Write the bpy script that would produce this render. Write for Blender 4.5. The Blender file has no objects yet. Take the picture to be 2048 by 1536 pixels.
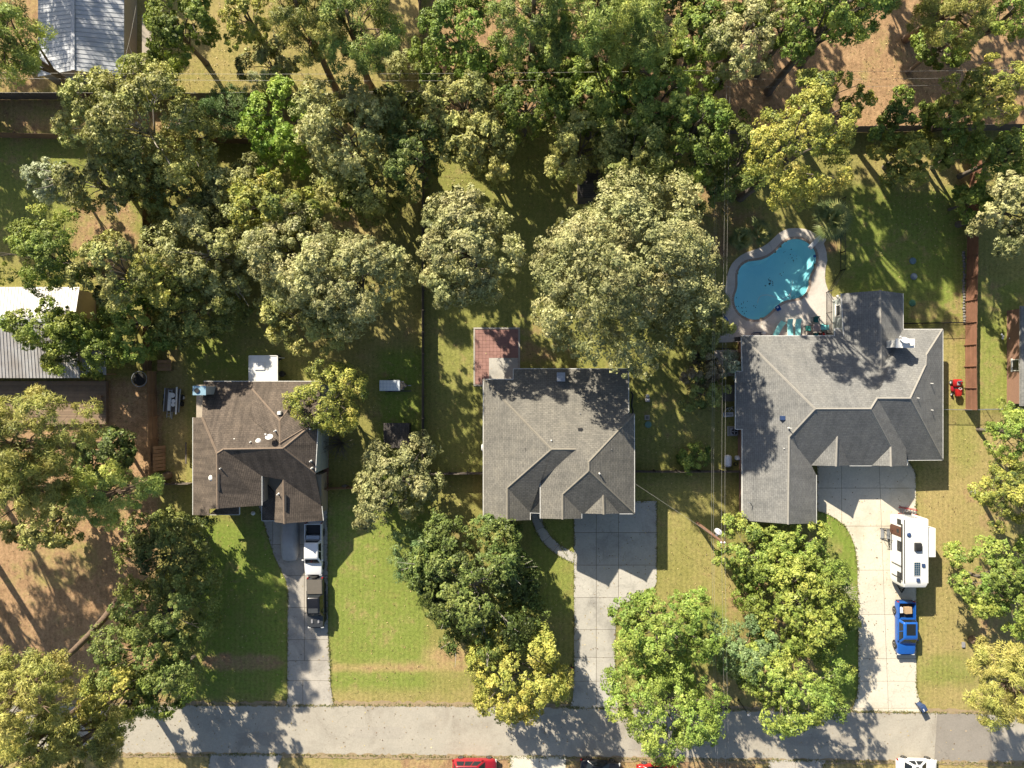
import bpy, bmesh, math, random
import numpy as np
from mathutils import Vector, Matrix

sc = bpy.context.scene
COL = sc.collection
R = math.radians
random.seed(7)

# ------------------------------------------------------------------ camera, sky, sun, exposure
H = 76.0            # flying height of the camera, metres
F = 2048 * 24.0 / 36.0
cam_d = bpy.data.cameras.new('camera')
cam_d.lens = 24.0; cam_d.sensor_width = 36.0; cam_d.clip_start = 0.5; cam_d.clip_end = 1500
cam = bpy.data.objects.new('camera', cam_d)
cam.location = (0, 0, H); cam.rotation_euler = (0, 0, 0)
COL.objects.link(cam); sc.camera = cam

SHX, SHY = 0.862, -1.35           # shadow offset on the ground per metre of height
L_DIR = Vector((SHX, SHY, -1.0)).normalized()
SUN_EL = math.asin(-L_DIR.z)
w = bpy.data.worlds.new('World'); sc.world = w; w.use_nodes = True
nt = w.node_tree
bgn = nt.nodes['Background']
sky = nt.nodes.new('ShaderNodeTexSky'); sky.sky_type = 'NISHITA'; sky.sun_disc = False
sky.sun_elevation = SUN_EL
sky.sun_rotation = math.atan2(-L_DIR.x, -L_DIR.y) % (2 * math.pi)
sky.air_density = 1.0; sky.dust_density = 1.5; sky.ozone_density = 1.0
nt.links.new(sky.outputs[0], bgn.inputs[0]); bgn.inputs[1].default_value = 0.068
sun_d = bpy.data.lights.new('sun', 'SUN'); sun_d.energy = 5.0; sun_d.angle = R(0.55)
sun_d.color = (1.0, 0.905, 0.74)
sun = bpy.data.objects.new('sun', sun_d)
sun.rotation_euler = L_DIR.to_track_quat('-Z', 'Y').to_euler(); sun.location = (-60, 90, 80)
COL.objects.link(sun)
vs = sc.view_settings
vs.view_transform = 'Standard'; vs.look = 'None'; vs.exposure = 1.08; vs.gamma = 1.0
vs.use_curve_mapping = False
sc.render.engine = 'CYCLES'
sc.cycles.max_bounces = 6; sc.cycles.diffuse_bounces = 3; sc.cycles.glossy_bounces = 2
sc.cycles.transmission_bounces = 4; sc.cycles.transparent_max_bounces = 8
sc.cycles.caustics_reflective = False; sc.cycles.caustics_refractive = False

# ------------------------------------------------------------------ helpers
def G(px, py, z=0.0):
    """a point of the place: where the sight line of a photo pixel meets the level z"""
    k = (H - z) / F
    return Vector(((px - 1024) * k, (768 - py) * k, z))

def link(name, data, parent=None, loc=(0, 0, 0), rz=0.0):
    o = bpy.data.objects.new(name, data)
    COL.objects.link(o)
    if parent is not None: o.parent = parent
    o.location = loc
    if rz: o.rotation_euler = (0, 0, rz)
    return o

def tag(o, label=None, cat=None, group=None, kind=None):
    if label: o['label'] = label
    if cat: o['category'] = cat
    if group: o['group'] = group
    if kind: o['kind'] = kind
    return o

def thing(name, label, cat, loc=(0, 0, 0), rz=0.0, group=None):
    o = link(name, None, None, loc, rz); o.empty_display_size = 0.3
    return tag(o, label, cat, group)

def copy_tree(o, parent=None):
    c = o.copy(); COL.objects.link(c); c.parent = parent
    for ch in o.children: copy_tree(ch, c)
    return c

def rot2(x, y, a):
    return x * math.cos(a) - y * math.sin(a), x * math.sin(a) + y * math.cos(a)

class MB:
    """collects faces; build() makes ONE mesh object of them. org is subtracted (the parent's place)."""
    def __init__(s, org=(0, 0, 0)):
        s.v = []; s.f = []; s.o = Vector(org); s.uv = {}
    def quad(s, *p):
        n = len(s.v); s.v += [Vector(q) for q in p]; s.f.append(tuple(range(n, n + len(p))))
    def box(s, c, size, rz=0.0, rx=0.0, ry=0.0, taper=1.0):
        c = Vector(c); hx, hy, hz = size[0] / 2, size[1] / 2, size[2] / 2
        m = Matrix.Rotation(rz, 3, 'Z') @ Matrix.Rotation(rx, 3, 'X') @ Matrix.Rotation(ry, 3, 'Y')
        n = len(s.v)
        for z, t in ((-hz, 1.0), (hz, taper)):
            for x, y in ((-hx, -hy), (hx, -hy), (hx, hy), (-hx, hy)):
                s.v.append(c + m @ Vector((x * t, y * t, z)))
        s.f += [(n + 3, n + 2, n + 1, n), (n + 4, n + 5, n + 6, n + 7)]
        for i in range(4):
            j = (i + 1) % 4; s.f.append((n + i, n + j, n + 4 + j, n + 4 + i))
        return s
    def bar(s, a, b, w_, h_):
        a = Vector(a); b = Vector(b); d = b - a; L = d.length
        if L < 1e-6: return s
        d.normalize(); up = Vector((0, 0, 1))
        if abs(d.z) > 0.95: up = Vector((0, 1, 0))
        sx = d.cross(up).normalized(); sz = sx.cross(d).normalized()
        n = len(s.v)
        for p in (a, b):
            for x, z in ((-w_ / 2, -h_ / 2), (w_ / 2, -h_ / 2), (w_ / 2, h_ / 2), (-w_ / 2, h_ / 2)):
                s.v.append(p + sx * x + sz * z)
        s.f += [(n, n + 1, n + 2, n + 3), (n + 7, n + 6, n + 5, n + 4)]
        for i in range(4):
            j = (i + 1) % 4; s.f.append((n + j, n + i, n + 4 + i, n + 4 + j))
        return s
    def tube(s, pts, rad, seg=8, cap=True):
        pts = [Vector(p) for p in pts]
        if not hasattr(rad, '__len__'): rad = [rad] * len(pts)
        rings = []
        for i, p in enumerate(pts):
            d = (pts[min(i + 1, len(pts) - 1)] - pts[max(i - 1, 0)]).normalized()
            up = Vector((0, 0, 1)) if abs(d.z) < 0.9 else Vector((1, 0, 0))
            a = d.cross(up).normalized(); b = d.cross(a).normalized()
            n = len(s.v)
            for k in range(seg):
                t = 2 * math.pi * k / seg
                s.v.append(p + (a * math.cos(t) + b * math.sin(t)) * rad[i])
            rings.append(n)
        for i in range(len(rings) - 1):
            for k in range(seg):
                k2 = (k + 1) % seg
                s.f.append((rings[i] + k, rings[i + 1] + k, rings[i + 1] + k2, rings[i] + k2))
        if cap:
            s.f.append(tuple(rings[0] + k for k in range(seg)))
            s.f.append(tuple(rings[-1] + k for k in reversed(range(seg))))
        return s
    def lathe(s, c, prof, seg=16, axis='Z'):
        c = Vector(c); rings = []
        for r, h in prof:
            n = len(s.v)
            for k in range(seg):
                t = 2 * math.pi * k / seg
                p = Vector((r * math.cos(t), r * math.sin(t), h))
                if axis == 'X': p = Vector((p.z, p.x, p.y))
                if axis == 'Y': p = Vector((p.y, p.z, p.x))
                s.v.append(c + p)
            rings.append(n)
        for i in range(len(rings) - 1):
            for k in range(seg):
                k2 = (k + 1) % seg
                s.f.append((rings[i] + k, rings[i] + k2, rings[i + 1] + k2, rings[i + 1] + k))
        s.f.append(tuple(rings[0] + k for k in reversed(range(seg))))
        s.f.append(tuple(rings[-1] + k for k in range(seg)))
        return s
    def prism(s, poly, z0, z1):
        """vertical prism over a ground polygon (counter-clockwise or not)"""
        a = sum(p[0] * q[1] - q[0] * p[1] for p, q in zip(poly, list(poly[1:]) + [poly[0]]))
        if a < 0: poly = list(reversed(poly))
        n = len(s.v); k = len(poly)
        for z in (z0, z1):
            for p in poly: s.v.append(Vector((p[0], p[1], z)))
        s.f.append(tuple(range(n + k - 1, n - 1, -1))); s.f.append(tuple(range(n + k, n + 2 * k)))
        for i in range(k):
            j = (i + 1) % k; s.f.append((n + i, n + j, n + k + j, n + k + i))
        return s
    def loft(s, rings, cap=True):
        idx = []
        for r in rings:
            idx.append(len(s.v)); s.v += [Vector(p) for p in r]
        k = len(rings[0])
        for a, b in zip(idx, idx[1:]):
            for i in range(k):
                j = (i + 1) % k; s.f.append((a + i, a + j, b + j, b + i))
        if cap:
            s.f.append(tuple(range(idx[0] + k - 1, idx[0] - 1, -1)))
            s.f.append(tuple(range(idx[-1], idx[-1] + k)))
        return s
    def mesh(s, name, mat=None, smooth=None, recalc=True, bevel=0.0):
        me = bpy.data.meshes.new(name)
        me.from_pydata([tuple(p - s.o) for p in s.v], [], s.f)
        if recalc or bevel:
            bm = bmesh.new(); bm.from_mesh(me)
            if recalc: bmesh.ops.recalc_face_normals(bm, faces=bm.faces)
            if bevel:
                es = [e for e in bm.edges if e.is_manifold and e.calc_face_angle(0) > 0.6]
                bmesh.ops.bevel(bm, geom=es, offset=bevel, segments=2, affect='EDGES', clamp_overlap=True)
            bm.to_mesh(me); bm.free()
        if mat is not None: me.materials.append(mat)
        if smooth is not None:
            me.polygons.foreach_set('use_smooth', [True] * len(me.polygons))
            me.set_sharp_from_angle(angle=R(smooth))
        me.update()
        return me
    def build(s, name, mat=None, parent=None, smooth=None, recalc=True, bevel=0.0, loc=(0, 0, 0)):
        return link(name, s.mesh(name, mat, smooth, recalc, bevel), parent, loc)

# ------------------------------------------------------------------ materials
def srgb(r, g, b):
    def f(c):
        c /= 255.0
        return c / 12.92 if c <= 0.04045 else ((c + 0.055) / 1.055) ** 2.4
    return (f(r), f(g), f(b), 1.0)

def nodes(name):
    m = bpy.data.materials.new(name); m.use_nodes = True
    n = m.node_tree
    return m, n, n.nodes['Principled BSDF'], n.links

def mixc(n, fac, a, b, mode='MIX'):
    x = n.nodes.new('ShaderNodeMix'); x.data_type = 'RGBA'; x.blend_type = mode
    for i, v in ((0, fac), (6, a), (7, b)):
        if hasattr(v, 'links') or isinstance(v, bpy.types.NodeSocket): n.links.new(v, x.inputs[i])
        else: x.inputs[i].default_value = v
    return x.outputs[2]

def noise(n, scale, detail=4.0, rough=0.55, co=None, dist=0.0):
    x = n.nodes.new('ShaderNodeTexNoise'); x.inputs['Scale'].default_value = scale
    x.inputs['Detail'].default_value = detail; x.inputs['Roughness'].default_value = rough
    x.inputs['Distortion'].default_value = dist
    if co is not None: n.links.new(co, x.inputs['Vector'])
    return x.outputs['Fac']

def ramp(n, fac, stops):
    x = n.nodes.new('ShaderNodeValToRGB'); el = x.color_ramp.elements
    while len(el) < len(stops): el.new(0.5)
    for e, (p, c) in zip(el, stops):
        e.position = p; e.color = c if len(c) == 4 else (*c, 1)
    n.links.new(fac, x.inputs[0])
    return x.outputs[0]

def mth(n, op, a, b=None, clamp=False):
    x = n.nodes.new('ShaderNodeMath'); x.operation = op; x.use_clamp = clamp
    for i, v in enumerate((a, b)):
        if v is None: continue
        if isinstance(v, bpy.types.NodeSocket): n.links.new(v, x.inputs[i])
        else: x.inputs[i].default_value = v
    return x.outputs[0]

def bump(n, bs, hgt, strength, dist):
    b = n.nodes.new('ShaderNodeBump'); b.inputs['Strength'].default_value = strength
    b.inputs['Distance'].default_value = dist
    n.links.new(hgt, b.inputs['Height']); n.links.new(b.outputs[0], bs.inputs['Normal'])

def objco(n):
    return n.nodes.new('ShaderNodeTexCoord').outputs['Object']

def pmat(name, c1, c2=None, scale=2.0, rough=0.7, metal=0.0, spec=0.4, bmp=0.0, bscale=30, coat=0.0, obj_var=0.0):
    m, n, b, l = nodes(name)
    c2 = c2 or tuple(x * 0.8 for x in c1[:3])
    c1 = (*c1[:3], 1); c2 = (*c2[:3], 1)
    co = objco(n)
    f = noise(n, scale, 6, 0.6, co)
    c = ramp(n, f, [(0.3, c1), (0.7, c2)])
    if obj_var:
        oi = n.nodes.new('ShaderNodeObjectInfo')
        hs = n.nodes.new('ShaderNodeHueSaturation')
        v = mth(n, 'ADD', mth(n, 'MULTIPLY', oi.outputs['Random'], obj_var), 1 - obj_var / 2)
        l.new(v, hs.inputs['Value']); l.new(c, hs.inputs['Color']); c = hs.outputs[0]
    l.new(c, b.inputs['Base Color'])
    b.inputs['Roughness'].default_value = rough; b.inputs['Metallic'].default_value = metal
    b.inputs['Specular IOR Level'].default_value = spec
    if coat: b.inputs['Coat Weight'].default_value = coat; b.inputs['Coat Roughness'].default_value = 0.08
    if bmp: bump(n, b, noise(n, bscale, 5, 0.6, co), bmp, 0.05)
    return m

M = {}
M['white_paint'] = pmat('white_paint', (0.78, 0.77, 0.74), (0.66, 0.65, 0.61), 1.5, 0.45)
M['gutter'] = pmat('gutter_paint', (0.75, 0.74, 0.70), (0.55, 0.55, 0.52), 3, 0.5)
M['brick_wall'] = pmat('brick_wall', (0.30, 0.17, 0.12), (0.24, 0.14, 0.10), 8, 0.85, bmp=0.2, bscale=12)
M['pale_siding'] = pmat('pale_siding', (0.42, 0.46, 0.44), (0.36, 0.40, 0.39), 3, 0.7)
M['beige_siding'] = pmat('beige_siding', (0.45, 0.38, 0.29), (0.38, 0.32, 0.25), 3, 0.7)
M['glass'] = pmat('dark_glass', (0.015, 0.02, 0.025), (0.02, 0.025, 0.03), 1, 0.08, spec=0.35)
M['steel'] = pmat('galvanised_steel', (0.45, 0.47, 0.50), (0.36, 0.38, 0.40), 6, 0.4, 0.7)
M['black_metal'] = pmat('black_metal', (0.015, 0.015, 0.015), (0.025, 0.024, 0.022), 5, 0.5)
M['dark_plastic'] = pmat('dark_plastic', (0.02, 0.02, 0.022), (0.03, 0.03, 0.03), 8, 0.6)
M['white_plastic'] = pmat('white_plastic', (0.72, 0.72, 0.72), (0.62, 0.62, 0.62), 4, 0.4)
M['grey_plastic'] = pmat('grey_plastic', (0.28, 0.28, 0.29), (0.22, 0.22, 0.23), 4, 0.55)
M['rubber'] = pmat('rubber', (0.018, 0.018, 0.018), (0.03, 0.029, 0.027), 12, 0.85)
M['rim'] = pmat('alloy_rim', (0.42, 0.42, 0.43), (0.3, 0.3, 0.31), 8, 0.35, 0.8)
M['chrome'] = pmat('chrome', (0.6, 0.6, 0.62), (0.5, 0.5, 0.52), 3, 0.15, 1.0)
M['lamp_glass'] = pmat('lamp_glass', (0.6, 0.6, 0.58), (0.5, 0.5, 0.5), 3, 0.1, spec=0.7)
M['red_lens'] = pmat('red_lens', (0.35, 0.01, 0.01), (0.25, 0.01, 0.01), 3, 0.15)
M['brown_wood'] = pmat('brown_wood', (0.27, 0.135, 0.085), (0.20, 0.10, 0.062), 1.2, 0.8, bmp=0.3, bscale=14, obj_var=0.25)
M['tan_wood'] = pmat('tan_wood', (0.36, 0.22, 0.115), (0.26, 0.155, 0.085), 1.5, 0.8, bmp=0.3, bscale=14, obj_var=0.3)
M['deck_wood'] = pmat('deck_wood', (0.27, 0.19, 0.125), (0.20, 0.14, 0.095), 1.8, 0.8, bmp=0.3, bscale=14, obj_var=0.35)
M['grey_wood'] = pmat('grey_wood', (0.15, 0.125, 0.105), (0.10, 0.085, 0.07), 1.5, 0.9, bmp=0.3, bscale=14, obj_var=0.35)
M['pole_wood'] = pmat('pole_wood', (0.22, 0.12, 0.075), (0.14, 0.08, 0.055), 3, 0.9, bmp=0.4)
M['dark_pole_wood'] = pmat('dark_pole_wood', (0.06, 0.045, 0.035), (0.04, 0.03, 0.025), 3, 0.9, bmp=0.4)
M['aqua'] = pmat('aqua_fabric', (0.30, 0.74, 0.72), (0.24, 0.66, 0.66), 6, 0.7)
M['teal'] = pmat('teal_fabric', (0.02, 0.19, 0.17), (0.015, 0.15, 0.135), 6, 0.7)
M['blue_plastic'] = pmat('blue_plastic', (0.01, 0.12, 0.42), (0.01, 0.10, 0.34), 6, 0.4)
M['navy_plastic'] = pmat('navy_plastic', (0.035, 0.065, 0.16), (0.03, 0.055, 0.13), 6, 0.5)
M['red_paint'] = pmat('red_paint', (0.42, 0.018, 0.016), (0.36, 0.016, 0.014), 2, 0.35, coat=0.6)
M['crimson'] = pmat('crimson_paint', (0.30, 0.012, 0.022), (0.26, 0.012, 0.02), 2, 0.35, coat=0.6)
M['black_paint'] = pmat('black_paint', (0.008, 0.008, 0.010), (0.012, 0.012, 0.014), 2, 0.3, coat=0.6)
M['blue_paint'] = pmat('blue_paint', (0.012, 0.10, 0.42), (0.012, 0.09, 0.36), 2, 0.35, coat=0.7)
M['white_car'] = pmat('white_car_paint', (0.74, 0.74, 0.74), (0.70, 0.70, 0.70), 2, 0.3, coat=0.5)
M['grey_paint'] = pmat('grey_paint', (0.055, 0.058, 0.062), (0.045, 0.048, 0.05), 2, 0.4, coat=0.4)
M['tonneau'] = pmat('tonneau_vinyl', (0.13, 0.115, 0.095), (0.11, 0.10, 0.085), 4, 0.7)
M['olive_paint'] = pmat('olive_paint', (0.13, 0.10, 0.045), (0.11, 0.085, 0.04), 2, 0.5)
M['car_cover'] = pmat('car_cover', (0.36, 0.36, 0.35), (0.30, 0.30, 0.30), 1.5, 0.8, bmp=0.4, bscale=5)
M['cardboard'] = pmat('cardboard', (0.42, 0.30, 0.17), (0.36, 0.25, 0.14), 4, 0.8)
M['wire'] = pmat('aluminium_wire', (0.38, 0.36, 0.33), (0.3, 0.29, 0.27), 1, 0.6, 0.2)
M['solar'] = pmat('solar_cell', (0.012, 0.04, 0.07), (0.015, 0.05, 0.085), 6, 0.15, spec=0.6)
M['stone'] = pmat('stone', (0.22, 0.21, 0.19), (0.15, 0.145, 0.13), 6, 0.9, bmp=0.6)
M['rv_shell'] = pmat('trailer_shell', (0.75, 0.75, 0.73), (0.68, 0.68, 0.66), 1.2, 0.35)
M['rv_brown'] = pmat('trailer_brown', (0.12, 0.055, 0.035), (0.10, 0.045, 0.03), 1.2, 0.5)

def concrete(name, c1, c2, stain, var=0.12, spots=0.5, cracks=0.28):
    m, n, b, l = nodes(name)
    co = objco(n)
    c = ramp(n, noise(n, 0.55, 6, 0.6, co), [(0.3, (*c1, 1)), (0.72, (*c2, 1))])
    f2 = ramp(n, noise(n, 0.22, 7, 0.68, co, 0.6), [(0.50, (0, 0, 0, 1)), (0.68, (1, 1, 1, 1))])
    c = mixc(n, mth(n, 'MULTIPLY', f2, 0.75), c, (*stain, 1))
    v = n.nodes.new('ShaderNodeTexVoronoi'); v.inputs['Scale'].default_value = 2.6
    l.new(co, v.inputs['Vector'])
    sp = ramp(n, v.outputs['Distance'], [(0.035, (1, 1, 1, 1)), (0.075, (0, 0, 0, 1))])
    c = mixc(n, mth(n, 'MULTIPLY', sp, spots), c, (stain[0] * .45, stain[1] * .4, stain[2] * .3, 1))
    wv = n.nodes.new('ShaderNodeTexNoise'); wv.inputs['Scale'].default_value = 1.3; wv.inputs['Detail'].default_value = 4
    l.new(co, wv.inputs['Vector'])
    vm = n.nodes.new('ShaderNodeVectorMath'); vm.operation = 'MULTIPLY_ADD'; vm.inputs[1].default_value = (1.1, 1.1, 1.1)
    l.new(wv.outputs['Color'], vm.inputs[0]); l.new(co, vm.inputs[2])
    vc = n.nodes.new('ShaderNodeTexVoronoi'); vc.feature = 'DISTANCE_TO_EDGE'; vc.inputs['Scale'].default_value = cracks
    l.new(vm.outputs[0], vc.inputs['Vector'])
    ck_ = ramp(n, vc.outputs['Distance'], [(0.0, (1, 1, 1, 1)), (0.012 * (1 if cracks > .2 else .6), (0, 0, 0, 1))])
    ck_ = mth(n, 'MULTIPLY', ck_, ramp(n, noise(n, 0.12, 3, 0.5, co), [(0.48, (0, 0, 0, 1)), (0.56, (1, 1, 1, 1))]))
    c = mixc(n, mth(n, 'MULTIPLY', ck_, 0.28), c, (stain[0] * .35, stain[1] * .35, stain[2] * .32, 1))
    oi = n.nodes.new('ShaderNodeObjectInfo'); hs = n.nodes.new('ShaderNodeHueSaturation')
    l.new(mth(n, 'ADD', mth(n, 'MULTIPLY', oi.outputs['Random'], var), 1 - var / 2), hs.inputs['Value'])
    fine = noise(n, 6, 6, 0.8, co)
    c = mixc(n, 0.55, c, ramp(n, fine, [(0.25, (0.55, 0.55, 0.55, 1)), (0.75, (1.12, 1.12, 1.12, 1))]), 'MULTIPLY')
    l.new(c, hs.inputs['Color']); l.new(hs.outputs[0], b.inputs['Base Color'])
    b.inputs['Roughness'].default_value = 0.85; b.inputs['Specular IOR Level'].default_value = 0.25
    bump(n, b, fine, 0.15, 0.02)
    return m
M['concrete_pale'] = concrete('concrete_pale', (0.66, 0.61, 0.50), (0.58, 0.54, 0.45), (0.50, 0.44, 0.33), 0.06)
M['concrete_grey'] = concrete('concrete_grey', (0.50, 0.475, 0.42), (0.42, 0.40, 0.36), (0.25, 0.24, 0.22), 0.16)
M['concrete_old'] = concrete('concrete_old', (0.46, 0.42, 0.36), (0.38, 0.355, 0.31), (0.27, 0.25, 0.22), 0.16)
M['pool_deck'] = concrete('pool_deck_concrete', (0.66, 0.60, 0.53), (0.58, 0.53, 0.475), (0.48, 0.41, 0.35), 0.0, 0.2)
M['asphalt'] = concrete('asphalt_worn', (0.44, 0.40, 0.33), (0.385, 0.355, 0.295), (0.30, 0.265, 0.215), 0.0, 0.45, 0.16)
M['asphalt_new'] = concrete('asphalt_patch', (0.30, 0.27, 0.23), (0.27, 0.245, 0.21), (0.24, 0.215, 0.18), 0.0, 0.3)
M['asphalt_mid'] = concrete('asphalt_repair', (0.40, 0.365, 0.305), (0.345, 0.315, 0.265), (0.28, 0.25, 0.205), 0.12, 0.4, 0.2)
M['paver'] = concrete('red_paver', (0.36, 0.20, 0.165), (0.30, 0.17, 0.145), (0.27, 0.165, 0.14), 0.22, 0.1)

def shingle(name, c1, c2, dark, row=0.21, wid=0.42, stain=0.35):
    m, n, b, l = nodes(name)
    uv = n.nodes.new('ShaderNodeUVMap').outputs[0]
    br = n.nodes.new('ShaderNodeTexBrick')
    br.inputs['Scale'].default_value = 1.0; br.inputs['Brick Width'].default_value = wid
    br.inputs['Row Height'].default_value = row; br.inputs['Mortar Size'].default_value = 0.016
    br.inputs['Mortar Smooth'].default_value = 0.2; br.offset = 0.5
    br.inputs['Bias'].default_value = 0.0
    br.inputs['Color1'].default_value = (*c1, 1); br.inputs['Color2'].default_value = (*c2, 1)
    br.inputs['Mortar'].default_value = (*dark, 1)
    l.new(uv, br.inputs['Vector'])
    big = noise(n, 0.5, 8, 0.72, uv, 0.4); fine = noise(n, 4.5, 5, 0.8, uv)
    c = mixc(n, 1.0, br.outputs['Color'], ramp(n, big, [(0.25, (0.74, 0.75, 0.77, 1)), (0.5, (0.95, 0.95, 0.95, 1)), (0.75, (1.12, 1.1, 1.06, 1))]), 'MULTIPLY')
    mpp = n.nodes.new('ShaderNodeMapping'); mpp.inputs['Scale'].default_value = (1.6, 0.22, 1); l.new(uv, mpp.inputs[0])
    stk = noise(n, 1.0, 6, 0.65, mpp.outputs[0], 0.3)
    c = mixc(n, stain, c, ramp(n, stk, [(0.32, (0.45, 0.46, 0.47, 1)), (0.6, (1.06, 1.05, 1.04, 1))]), 'MULTIPLY')
    c = mixc(n, 0.7, c, ramp(n, fine, [(0.3, (0.6, 0.6, 0.6, 1)), (0.7, (1.15, 1.13, 1.1, 1))]), 'MULTIPLY')
    l.new(c, b.inputs['Base Color']); b.inputs['Roughness'].default_value = 0.9
    b.inputs['Specular IOR Level'].default_value = 0.2
    # each course laps over the one below: a saw-tooth relief down the slope
    sx = n.nodes.new('ShaderNodeSeparateXYZ'); l.new(uv, sx.inputs[0])
    saw = mth(n, 'FRACT', mth(n, 'DIVIDE', sx.outputs[1], row))
    hgt = mth(n, 'ADD', mth(n, 'MULTIPLY', saw, -1.0), mth(n, 'MULTIPLY', br.outputs['Fac'], -0.5))
    hgt = mth(n, 'ADD', hgt, mth(n, 'MULTIPLY', fine, 0.6))
    bump(n, b, hgt, 0.4, 0.03)
    return m
M['shingle_grey'] = shingle('weathered_grey_shingle', (0.238, 0.226, 0.198), (0.188, 0.180, 0.160), (0.12, 0.115, 0.104))
M['shingle_slate'] = shingle('slate_grey_shingle', (0.262, 0.262, 0.254), (0.220, 0.220, 0.214), (0.165, 0.165, 0.16))
M['shingle_brown'] = shingle('brown_shingle', (0.162, 0.132, 0.108), (0.128, 0.105, 0.087), (0.085, 0.07, 0.058), stain=0.8)
M['shingle_dark'] = shingle('dark_shed_shingle', (0.10, 0.09, 0.085), (0.08, 0.072, 0.068), (0.05, 0.045, 0.04))
M['cap_grey'] = pmat('ridge_cap_grey', (0.225, 0.205, 0.17), (0.18, 0.165, 0.135), 3, 0.9)
M['cap_slate'] = pmat('ridge_cap_slate', (0.30, 0.285, 0.255), (0.25, 0.235, 0.21), 3, 0.9)
M['cap_brown'] = pmat('ridge_cap_brown', (0.20, 0.15, 0.112), (0.155, 0.118, 0.088), 3, 0.9)
M['metal_roof'] = pmat('metal_roofing', (0.50, 0.52, 0.55), (0.36, 0.37, 0.39), 0.6, 0.5, 0.1)
M['metal_rust'] = pmat('metal_roofing_stained', (0.55, 0.54, 0.53), (0.38, 0.34, 0.31), 0.5, 0.5, 0.1)

# ------------------------------------------------------------------ ground
def zz(x): return Vector(x)
def P2(pts, z=0.0): return [G(a, b, z) for a, b in pts]

def crop_pts(x0, y0, s, pts): return [(x0 + a / s, y0 + b / s) for a, b in pts]
POOL = crop_pts(1420, 430, 5.487, [(300,640),(318,598),(340,560),(378,530),(420,510),(490,500),(560,490),(625,465),(680,430),(735,382),(780,330),(818,298),(860,275),(905,264),(950,262),(998,268),(1040,285),(1080,310),(1110,340),(1137,372),(1155,410),(1165,450),(1165,490),(1158,530),(1145,570),(1122,615),(1100,660),(1088,700),(1085,740),(1082,775),(1070,810),(1058,840),(1040,865),(1012,892),(980,910),(940,920),(900,925),(860,932),(820,945),(785,962),(750,985),(720,1012),(690,1040),(655,1075),(620,1105),(582,1130),(540,1145),(500,1150),(460,1148),(420,1138),(380,1120),(342,1096),(310,1065),(286,1030),(270,990),(262,950),(262,910),(272,872),(285,840),(295,800),(300,760),(298,700)])
DECK = crop_pts(1420, 430, 5.487, [(185,690),(195,640),(210,590),(240,535),(280,490),(335,445),(400,410),(460,390),(520,370),(572,350),(620,320),(662,286),(700,250),(748,205),(800,170),(858,150),(920,145),(980,146),(1040,155),(1092,172),(1140,195),(1200,240),(1275,265),(1245,315),(1262,360),(1275,410),(1285,500),(1265,580),(1258,680),(1265,740),(1280,790),(1300,840),(1330,880),(1345,900),(1440,900),(1440,1360),(1340,1360),(80,1400),(95,1290),(120,1170),(150,1090),(195,1010),(215,960),(190,900),(160,840),(172,760)])

fine_x = np.arange(-66, 66.01, 0.6); fine_y = np.arange(-52, 52.01, 0.6)
out = np.array([-400, -250, -160, -110, -85, -73])
gx = np.concatenate([out, fine_x, -out[::-1]]); gy = np.concatenate([out + 14, fine_y, -out[::-1] - 14])
NX, NY = len(gx), len(gy)
XX, YY = np.meshgrid(gx, gy)
PXX = XX * F / H + 1024; PYY = 768 - YY * F / H
rs = np.random.RandomState(3)
def soft(d, w_): return np.clip(0.5 - d / w_, 0, 1)
def blob(cx, cy, rx, ry, w_=0.5):
    d = np.sqrt(((PXX - cx) / rx) ** 2 + ((PYY - cy) / ry) ** 2)
    return np.clip((1 + w_ / 2 - d) / w_, 0, 1)
def rect(x0, y0, x1, y1, w_=40):
    d = np.maximum(np.maximum(x0 - PXX, PXX - x1), np.maximum(y0 - PYY, PYY - y1))
    return np.clip(0.5 - d / w_, 0, 1)
dirt = np.zeros_like(XX); dry = np.zeros_like(XX) + 0.30; lush = np.zeros_like(XX) + 0.25
def put(ch, m, v): ch[...] = ch * (1 - m) + v * m
put(dirt, rect(1400, -400, 2500, 262, 22), 1.0)                       # bare lot behind the back fence
put(dirt, rect(850, -400, 1410, 250, 30), 0.85)                       # leaf litter under the wood
put(dirt, rect(-600, 770, 318, 1395, 26), 0.92)                       # pine straw yard
put(dirt, rect(-600, 300, 290, 560, 40), 0.15); put(lush, rect(-600, 280, 290, 460, 40), 0.6)
put(dirt, blob(210, 470, 70, 90), 0.7)
put(dirt, blob(250, 870, 75, 110), 1.0)
put(dry, blob(140, 1130, 100, 70), 0.8); put(dirt, blob(120, 1130, 80, 50), 0.55)
put(dry, rect(-200, -300, 850, 185, 20), 0.7); put(dirt, rect(-200, -300, 100, 185, 40), 0.5)
put(dry, rect(760, -300, 845, 130, 15), 1.0); put(lush, rect(760, -300, 845, 130, 15), 0.15)
put(dirt, rect(-600, 190, 860, 262, 10), 0.5)
put(dry, blob(690, 470, 70, 60), 1.0); put(dirt, blob(690, 470, 45, 60), 0.35)
put(dry, blob(640, 670, 190, 70), 0.55); put(lush, blob(470, 690, 110, 70), 0.8)
put(dry, blob(345, 850, 30, 150), 0.85); put(lush, blob(345, 850, 30, 150), 0.3)
put(dry, blob(640, 640, 60, 40), 0.6)
put(lush, rect(760, 700, 850, 960, 30), 0.8); put(dry, rect(760, 700, 850, 960, 30), 0.1)
put(lush, blob(750, 1130, 90, 170, 0.6), 1.0); put(dry, blob(720, 1160, 45, 70), 0.45)
put(dry, rect(655, 990, 870, 1405, 30), 0.28)
put(lush, rect(655, 1005, 860, 1395, 40), 0.82)
put(dry, rect(660, 1328, 930, 1342, 12), 1.0); put(lush, rect(660, 1330, 930, 1340, 12), 0.0); put(dirt, rect(690, 1331, 930, 1339, 10), 0.45)
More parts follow.
